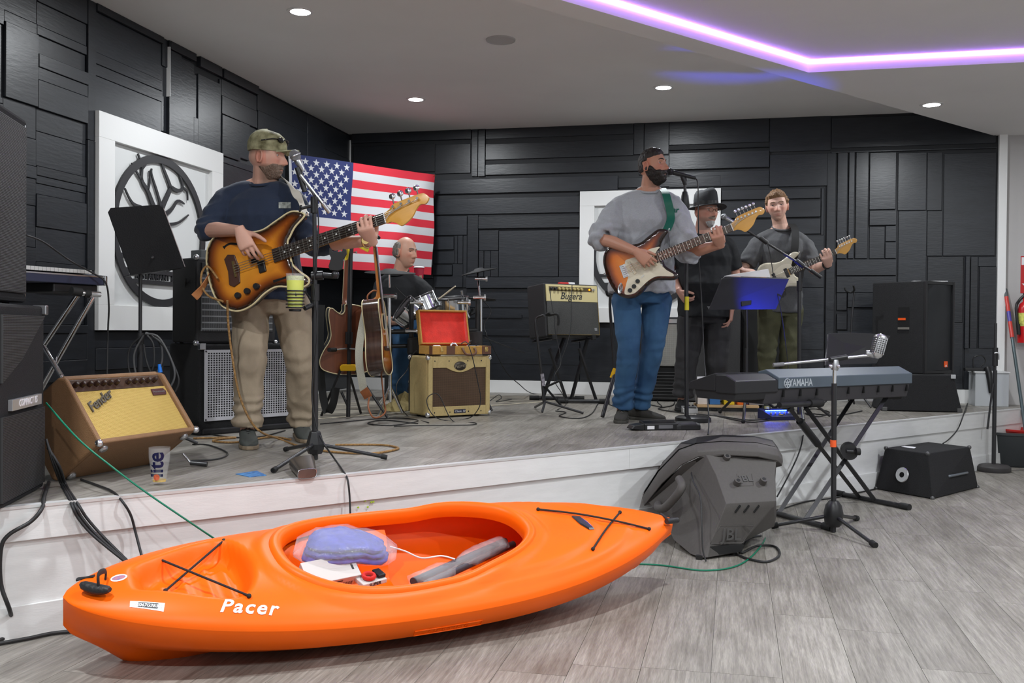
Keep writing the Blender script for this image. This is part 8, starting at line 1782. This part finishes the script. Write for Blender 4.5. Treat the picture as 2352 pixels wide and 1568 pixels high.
# ---------------- the man in the hat
sk3 = (.55, .30, .23)
J = dict(head=D(1622, 486, 8.02), neck=D(1612, 540, 8.06), chest=D(1615, 590, 8.04), hip=D(1618, 705, 8.08), shR=D(1560, 560, 8.06), shL=D(1668, 562, 8.02), elR=D(1538, 624, 8.10), wrR=D(1560, 668, 7.93), elL=D(1690, 640, 8.06), wrL=D(1680, 710, 7.98),
         hpR=D(1588, 735, 8.06), hpL=D(1648, 735, 8.08), knR=D(1578, 825, 8.02), knL=D(1646, 825, 8.04), anR=D(1568, 915, 8.06), anL=D(1640, 905, 8.2), toeR=GS(1566, 945), toeL=V((D(1640, 930, 7.95).x, 7.95, S)))
J['anR'].z = J['anL'].z = S + .11; J['toeR'] = V((D(1562, 940, 7.85).x, 7.85, S))
BLKT = mat('black_cotton', (.010, .011, .013), .85, noise=.1, nscale=100, bump=.2, bscale=400); GRYJ = mat('charcoal_denim', (.032, .031, .033), .85, noise=.25, nscale=8, bump=.3, bscale=500); GREYB = hairm('grey', (.30, .28, .27), (.5, .49, .48))
P3 = dict(face=(.1, -1, 0), look=(.46, -.88, -.03), hs=1.10, k=1.06, skin=sk3, lidm=lidm('c', sk3), brow=hairm('grey', (.3, .28, .27)), stubble=((.16, .12, .10), .5), w=1.12, d=1.15, belly=.06, seed=11, nose=.031,
          handR=dict(d=(.55, -.2, -.8), pal=(.8, .3, .4), side=1, curl=(55, 60, 30)), handL=dict(d=(-.1, -.1, -1), pal=(-.9, .2, 0), side=1, curl=(25, 30, 20)),
          shells=(('goatee', lambda p: (g1(p.x, .030) if p.y > .04 else 0) * min(1, max(0, (-.072 - p.z) / .01)) * (p.y > .045), .013, GREYB, .004), ('moustache', lambda p: g1(p.x, .026) * g1(p.z + .052, .008) * (p.y > .05), .006, hairm('salt', (.20, .15, .12)), .003)),
          shirt=dict(m=BLKT, g=.022, sleeve=(.72, .72), sr=(.078, .074), hem=.08, wr=.009, name='t_shirt'), pants=dict(m=GRYJ, r=(.10, .105, .098, .088, .082, .078, .084), wr=.011), shoe=(mat('black_shoe', (.015, .015, .015), .6), RUB, mat('dark_lace')))
t, Hm, sx, fx = person('goateed man in black t-shirt, glasses and dark brimmed hat', (J['hip'].x, J['hip'].y, S), J, P3)
FELT = mat('charcoal_felt', (.035, .037, .040), .9, bump=.2, bscale=300); Hh = Hm @ Rx(4)
b = B(Hh); b.loft([[(.0765 * r_ * math.sin(6.28318 * i / 32), .100 * r_ * math.cos(6.28318 * i / 32) - .003, z + (.012 * math.cos(2 * 6.28318 * i / 32) if z > .13 else 0)) for i in range(32)] for r_, z in ((1.06, .04), (1.05, .09), (.98, .135), (.8, .158), (.4, .160), (.02, .150))]); hat = put('hat', b, FELT, t, world=True, smooth=60)
b = B(Hh); b.loft([[((.0765 * 1.06 + w_) * math.sin(a), (.1 * 1.06 + w_ * .95) * math.cos(a) - .003, .042 - .5 * w_ * (.45 - .25 * math.cos(2 * a)) + dz) for a in (6.28318 * i / 40 for i in range(40))] for w_, dz in ((0, 0), (.03, -.002), (.062, .004), (.064, .0005), (.03, -.006), (0, -.005))], cap=False); put('hat_brim', b, FELT, hat, world=True, smooth=60)
b = B(Hh); b.loft([[(.0765 * 1.075 * math.sin(6.28318 * i / 32), .1 * 1.075 * math.cos(6.28318 * i / 32) - .003, z) for i in range(32)] for z in (.044, .07)], cap=False); put('hat_band', b, BLK, hat, world=True, smooth=60)
gl = B(Hm)
for sg in (-1, 1): gl.tube([(sg * .031 + .021 * math.cos(a), .096, .006 + .0155 * math.sin(a)) for a in (6.28318 * i / 16 for i in range(16))], .0014, 5, closed=True)
gl.tube([(-.011, .096, .008), (0, .100, .011), (.011, .096, .008)], .0014, 5)
for sg in (-1, 1): gl.tube([(sg * .052, .094, .01), (sg * .078, .05, .012), (sg * .08, -.02, .012)], .0014, 5)
put('glasses', gl, mat('bronze_wire', (.18, .10, .07), .3, .9), t, world=True, smooth=60)
printed('chest_print', card(6, 9), mat('pale_print', (.10, .085, .085), .7, noise=.8, nscale=60), t, J, 1660, 555, 1.)
# ---------------- the man with the cream guitar
sk4 = (.60, .37, .29)
J = dict(head=D(1785, 474, 8.10), neck=D(1795, 530, 8.14), chest=D(1798, 580, 8.12), hip=D(1792, 690, 8.16), shR=D(1744, 556, 8.14), shL=D(1846, 558, 8.10), elR=D(1708, 620, 8.12), wrR=D(1765, 648, 7.86), elL=D(1868, 618, 8.0), wrL=D(1890, 596, 7.86),
         hpR=D(1768, 715, 8.14), hpL=D(1818, 715, 8.16), knR=D(1762, 800, 8.12), knL=D(1812, 800, 8.14), anR=D(1758, 890, 8.2), anL=D(1806, 890, 8.2), toeR=V((D(1755, 930, 8.0).x, 8.0, S)), toeL=V((D(1812, 930, 8.02).x, 8.02, S)))
J['anR'].z = J['anL'].z = S + .11
nd_ = (musM.to_3x3() @ V((1, 0, 0))).normalized(); nu_ = (musM.to_3x3() @ V((0, 1, 0))).normalized(); nn_ = (musM.to_3x3() @ V((0, 0, 1))).normalized(); grip = musM @ V((.445, -.008, 0)); J['wrL'] = grip - nn_ * .04 - nu_ * .055 - nd_ * .04
AUB = hairm('auburn', (.15, .075, .03), (.24, .13, .06))
def hair4(p):
    if p.y > .03: return min(1, max(0, (p.z - .062 + .1 * max(0, p.x)) / .016))
    return min(1, max(0, (p.z - .005 if p.y > -.03 else p.z + .05) / .025))
CHARC = mat('charcoal_jersey', (.075, .076, .080), .85, noise=.12, nscale=150, bump=.2, bscale=400); OLIVE = mat('olive_corduroy', (.062, .062, .030), .85, noise=.25, nscale=9, bump=.3, bscale=300)
P4 = dict(face=(.0, -1, 0), look=(-.26, -.95, -.06), tilt=(-.10, 0, 0), hs=1.06, k=1.0, skin=sk4, lidm=lidm('d', sk4), brow=AUB, w=.96, d=.92, seed=17, nose=.028, jaw=.76, lid=.2,
          handR=dict(d=(.8, -.1, -.5), pal=(.1, 1, 0), side=1, curl=(35, 50, 30)), handL=dict(d=nn_ * .75 + nu_ * .45 + nd_ * .1, pal=nu_ * .8 - nn_ * .6, side=-1, curl=(48, 70, 35), spread=4, thumb=(.1, .2, 1.2)),
          shells=(('hair', hair4, .016, AUB, .012),), stubble=((.30, .17, .12), .35), shirt=dict(m=CHARC, g=.020, sleeve=(.80, .78), sr=(.078, .074), hem=.10, wr=.009, name='t_shirt'), pants=dict(m=OLIVE, r=(.095, .098, .086, .074, .07, .068, .074), wr=.011), shoe=(mat('black_shoe'), RUB, mat('dark_lace')))
t, Hm, sx, fx = person('young guitarist in charcoal t-shirt and olive trousers with cream guitar', (J['hip'].x, J['hip'].y, S), J, P4)
strap(musG, [musM @ V((.18, .12, -.012)), D(1818, 610, 7.93), D(1826, 565, 7.94), D(1826, 528, 8.0), D(1818, 514, 8.12)], .062, (1, 0, 0), RUB)
b = B(); aw_ = (J['wrL'] - J['elL']).normalized(); b = B(frame(lerp(J['elL'], J['wrL'], .9), aw_)); b.torus((0, 0, 0), .034, .007, 18, 8); put('wrist_band', b, RUB, t, world=True, smooth=60)
# ---------------- the drummer
sk5 = (.57, .32, .23)
J = dict(head=D(931, 580, 8.11), neck=D(918, 632, 8.17), chest=D(922, 690, 8.17), hip=D(922, 800, 8.27), shR=D(876, 655, 8.23), shL=D(972, 662, 8.07), elR=D(872, 735, 8.10), wrR=D(915, 738, 7.87), elL=D(1000, 735, 8.03), wrL=D(1000, 706, 7.87),
         hpR=D(905, 815, 8.20), hpL=D(950, 815, 8.15), knR=D(925, 810, 7.87), knL=D(985, 812, 7.91), anR=D(915, 885, 7.87), anL=D(992, 880, 7.95), toeR=V((D(930, 910, 7.70).x, 7.70, S)), toeL=V((D(1010, 905, 7.85).x, 7.85, S)))
J['hip'].z = S + .66; J['hpR'].z = J['hpL'].z = S + .64; J['knR'].z = J['knL'].z = S + .58; J['anR'].z = J['anL'].z = S + .11
HG = hairm('grey_brown', (.13, .10, .085), (.26, .24, .22))
def hair5(p): return min(1, max(0, (p.z + .045) / .02)) * min(1, max(0, (.0 - p.y + .01 - .6 * max(0, p.z - .05)) / .02)) * min(1, max(0, (.082 - p.z) / .02))
P5 = dict(face=(.45, -.9, 0), look=(.86, -.50, -.04), hs=1.08, k=1.02, skin=sk5, lidm=lidm('e', sk5), brow=HG, w=1.05, d=1.05, belly=.03, seed=23, nose=.031, gaze=.2,
          handR=dict(d=(.85, -.3, .1), pal=(.1, .2, -1), side=-1, curl=(55, 80, 40)), handL=dict(d=(.4, -.9, .1), pal=(-.2, 0, -1), side=1, curl=(55, 80, 40)), shells=(('hair', hair5, .008, HG, .004),),
          shirt=dict(m=BLKT, g=.020, sleeve=(.75, .75), sr=(.076, .072), hem=.10, wr=.009, name='t_shirt'), pants=dict(m=JEAN, r=(.10, .10, .09, .08, .074, .07, .075), wr=.005), shoe=(mat('black_shoe'), RUB, mat('dark_lace')))
t, Hm, sx, fx = person('balding drummer in black t-shirt seated behind the drum kit', (J['hip'].x, J['hip'].y, S), J, P5)
STK = mat('pale_hickory', (.62, .54, .40), .5)
for lb_, p, q in (('pale wooden drumstick raised over the chrome tom', D(985, 705, 7.86), D(1046, 657, 7.62)), ('pale wooden drumstick in the drummer hand beside the cymbal post', J['wrR'] + V((.07, -.06, .0)), J['wrR'] + V((.36, -.16, .12)))):
    b = B(); d_ = q - p; b.tube([p - d_ * .15, p, lerp(p, q, .8), lerp(p, q, .95), q], [.0075, .0075, .007, .0045, .0055], 10); put('drumstick', b, STK, loc=p, smooth=60, label=lb_, cat='drumstick', group='drumsticks')
# ================================================================== CABLES
def cpt(q, r):
    if q[0] == 's': return GS(q[1], q[2]) + UP * (r + .001)
    if q[0] == 'f': return G(q[1], q[2]) + UP * (r + .001)
    return D(*q)
def cable(label, pts, r=.0045, m=CAB, name='cable', group=None):
    P = [cpt(q, r) for q in pts]; b = B(); b.tube(spl(P, 7), r, 8); return put(name, b, m, loc=P[0], smooth=60, label=label, cat='cable', group=group)
GREEN = mat('green_cable', (.0, .16, .085), .4)
fe = lambda x, y, o=.03: tuple((x, y, PW(x, y, nS * (OFFS + .018 + o), nS).y))   # hanging in front of the stage fascia
cable('green cable slung from the loudspeaker tower to behind the kayak', [(106, 925, 3.86), (180, 1008, 3.72), (260, 1074, 3.66), (335, 1130, 3.64), (420, 1188, 3.64), (502, 1243, 3.72)], .0036, GREEN)
cable('green cable curling over the floor to the grey monitor', [('f', 1440, 1296), ('f', 1520, 1300), ('f', 1620, 1312), ('f', 1700, 1298), ('f', 1748, 1255), ('f', 1768, 1210), (1778, 1165, 5.2)], .004, GREEN)
for i, dx in enumerate((0, 9, 20)):
    cable(('black cable in the bundle dropping behind the kayak stern, lowest strand', 'black cable in the bundle dropping behind the kayak stern, middle strand', 'black cable in the bundle dropping behind the kayak stern, upper strand')[i], [(106 + dx * .2, 1008 + dx, 3.84), (124 + dx * .6, 1070, 3.84), ('s', 142 + dx * .5, 1118), ('s', 156 + dx * .6, 1144), fe(166 + dx * .8, 1162, .02), fe(180 + dx, 1190), fe(215 + dx, 1230, .05), fe(292 + dx * .3, 1293, .12)], .0055)
cable('thick black cable trailing off the stage down to the floor corner', [('s', 112, 1112), ('s', 103, 1140), ('s', 100, 1152), fe(96, 1168, .02), fe(70, 1198), fe(20, 1228), fe(2, 1262), fe(2, 1340), fe(22, 1400), ('f', 30, 1445), ('f', 14, 1468), ('f', -20, 1480)], .0075)
cable('black cable from the tan amplifier hanging over the stage edge', [('s', 186, 1104), ('s', 225, 1118), ('s', 258, 1132), fe(280, 1150, .02), fe(300, 1182), fe(312, 1225), fe(327, 1283, .08)], .005)
cable('black cable lying on the floor behind the kayak stern', [('f', -20, 1486), ('f', 60, 1472), ('f', 130, 1458), ('f', 220, 1452)], .0075)
cable('black microphone cable dropping from the tripod over the stage edge', [(734, 1000, 4.78), (748, 1025, 4.72), ('s', 770, 1058), ('s', 788, 1084), fe(798, 1100, .015), fe(803, 1140), fe(805, 1196, .05)], .0045)
TANC = mat('tan_braided_cable', (.42, .24, .08), .7, noise=.5, nscale=90, col2=(.16, .08, .03))
cable('tan braided instrument cable running down the bassist leg', [(522, 690, 5.14), (524, 740, 5.20), (532, 810, 5.24), (548, 900, 5.25), (572, 960, 5.22), (600, 992, 5.15), ('s', 640, 1010), ('s', 690, 1028), ('s', 760, 1040), ('s', 850, 1044), ('s', 905, 1036), ('s', 912, 1030), ('s', 870, 1024), ('s', 770, 1024)], .006, TANC)
cable('tan braided cable looped round the bassist feet', [('s', 444, 1009), ('s', 540, 1007), ('s', 500, 1011), ('s', 492, 1016), ('s', 545, 1018), ('s', 620, 1006), ('s', 668, 1012)], .006, TANC)
cable('tan braided cable looped behind the bass body', [bassM and (500, 640, 5.24), (478, 612, 5.26), (464, 625, 5.27), (463, 655, 5.27), (480, 680, 5.25), (512, 692, 5.2)], .006, TANC)
cable('black cable kinked on the stage beside the tan amplifier', [('s', 442, 1022), ('s', 480, 1024), ('s', 522, 1042), ('s', 500, 1056), ('s', 440, 1060)], .004)
cable('thin black cable in front of the bass cabinet', [('s', 444, 985), ('s', 480, 998), ('s', 540, 1006), ('s', 600, 1004), ('s', 655, 990)], .004)
cable('black cable from the open case down the tweed amplifier front', [(1058, 790, 6.98), (1072, 786, 6.98), (1085, 820, 6.93), (1098, 880, 6.96), (1104, 915, 6.98), (1098, 940, 6.98), ('s', 1075, 962), ('s', 1020, 966), (992, 950, 6.86), (980, 920, 6.90), (992, 905, 6.92), (1010, 910, 6.93), ('s', 1040, 968), ('s', 1090, 972), ('s', 1080, 977), ('s', 980, 978), ('s', 905, 980)], .0035)
cable('black cable tangle on the boards before the acoustic guitars', [('s', 736, 975), ('s', 800, 969), ('s', 880, 962), ('s', 930, 962), ('s', 960, 968), ('s', 900, 978), ('s', 845, 974), ('s', 880, 966), ('s', 960, 974)], .0038)
cable('black lead along the tweed amplifier side', [(956, 805, 7.12), (944, 820, 7.14), (935, 850, 7.2), (912, 880, 7.0), (914, 915, 6.95), ('s', 935, 955), ('s', 985, 972)], .0035)
cable('black cable hanging down the cream panel combo onto the floor', [(1262, 660, 8.5), (1266, 690, 8.47), (1273, 730, 8.44), (1276, 765, 8.42), (1284, 800, 8.4), (1288, 835, 8.35), (1274, 862, 8.3), (1276, 880, 8.3), (1292, 905, 8.3), ('s', 1300, 930), ('s', 1280, 942)], .0035)
cable('second black cable hanging over the cream panel combo grille', [(1314, 655, 8.66), (1312, 700, 8.6), (1311, 750, 8.56), (1304, 785, 8.52), (1290, 825, 8.5), (1280, 850, 8.5)], .0035)
cable('black cable snaking on the boards left of the singer shoes', [('s', 1276, 945), ('s', 1300, 948), ('s', 1285, 957), ('s', 1330, 962), ('s', 1360, 950), ('s', 1378, 925), ('s', 1410, 934)], .004)
cable('black cable sagging along the back wall to the combo', [(1118, 770, 8.6), (1160, 850, 8.9), (1190, 880, 9.1), ('s', 1225, 905), ('s', 1290, 906)], .004)
cable('black cable curl on the rug edge beside the tweed amplifier', [('s', 1126, 921), ('s', 1145, 908), ('s', 1152, 915), ('s', 1140, 924), ('s', 1175, 918)], .004)
cable('black cable loop behind the singer shoes', [('s', 1490, 930), ('s', 1520, 935), ('s', 1510, 922), ('s', 1530, 910), ('s', 1548, 918), ('s', 1545, 932), ('s', 1512, 940), ('s', 1570, 950)], .0045)
cable('black cable strung along the front of the pedalboard', [('s', 1600, 952), ('s', 1660, 958), ('s', 1720, 966), ('s', 1780, 962)], .0045)
cable('black cable curving beneath the wide music stand', [('s', 1640, 955), ('s', 1700, 968), ('s', 1740, 970), ('s', 1790, 960), ('s', 1770, 950)], .0045)
cable('black cable tangle behind the portable piano', [('s', 1830, 945), ('s', 1870, 940), ('s', 1905, 948), ('s', 1880, 958), ('s', 1850, 950), ('s', 1920, 955), ('s', 1980, 945)], .0045)
cable('black cable loop on the floor right of the grey monitor', [('f', 1640, 1262), ('f', 1690, 1275), ('f', 1715, 1285), ('f', 1760, 1293), ('f', 1790, 1278), ('f', 1780, 1258), ('f', 1740, 1256), ('f', 1702, 1272), ('f', 1720, 1240), ('f', 1748, 1233)], .006)
cable('black cable dropping from the stage behind the grey monitor', [('s', 1846, 982), fe(1844, 1004, .01), fe(1835, 1040), fe(1812, 1090, .06), (1785, 1140, 6.05)], .005)
cable('black cable along the stage baseboard to the wedge cabinet', [('f', 1740, 1182), ('f', 1790, 1172), ('f', 1850, 1154), ('f', 1920, 1144), ('f', 2012, 1124)], .005)
cable('black cable from the loudspeaker pair down to the wedge cabinet', [('s', 2222, 928), fe(2214, 950, .01), fe(2200, 985), fe(2180, 1008, .1), (2166, 1018, 7.3)], .005)
cable('black cable arching from the tower to the dark blue keyboard', [(60, 540, 4.3), (100, 556, 4.5), (160, 598, 4.8), (215, 628, 4.95), (243, 650, 5.0), (250, 700, 5.05), (248, 760, 5.1), (246, 860, 5.1)], .0045)
cable('black cable hanging beside the bass combo', [(427, 640, 5.9), (420, 700, 6.0), (410, 745, 6.05), (402, 800, 6.05)], .0045)
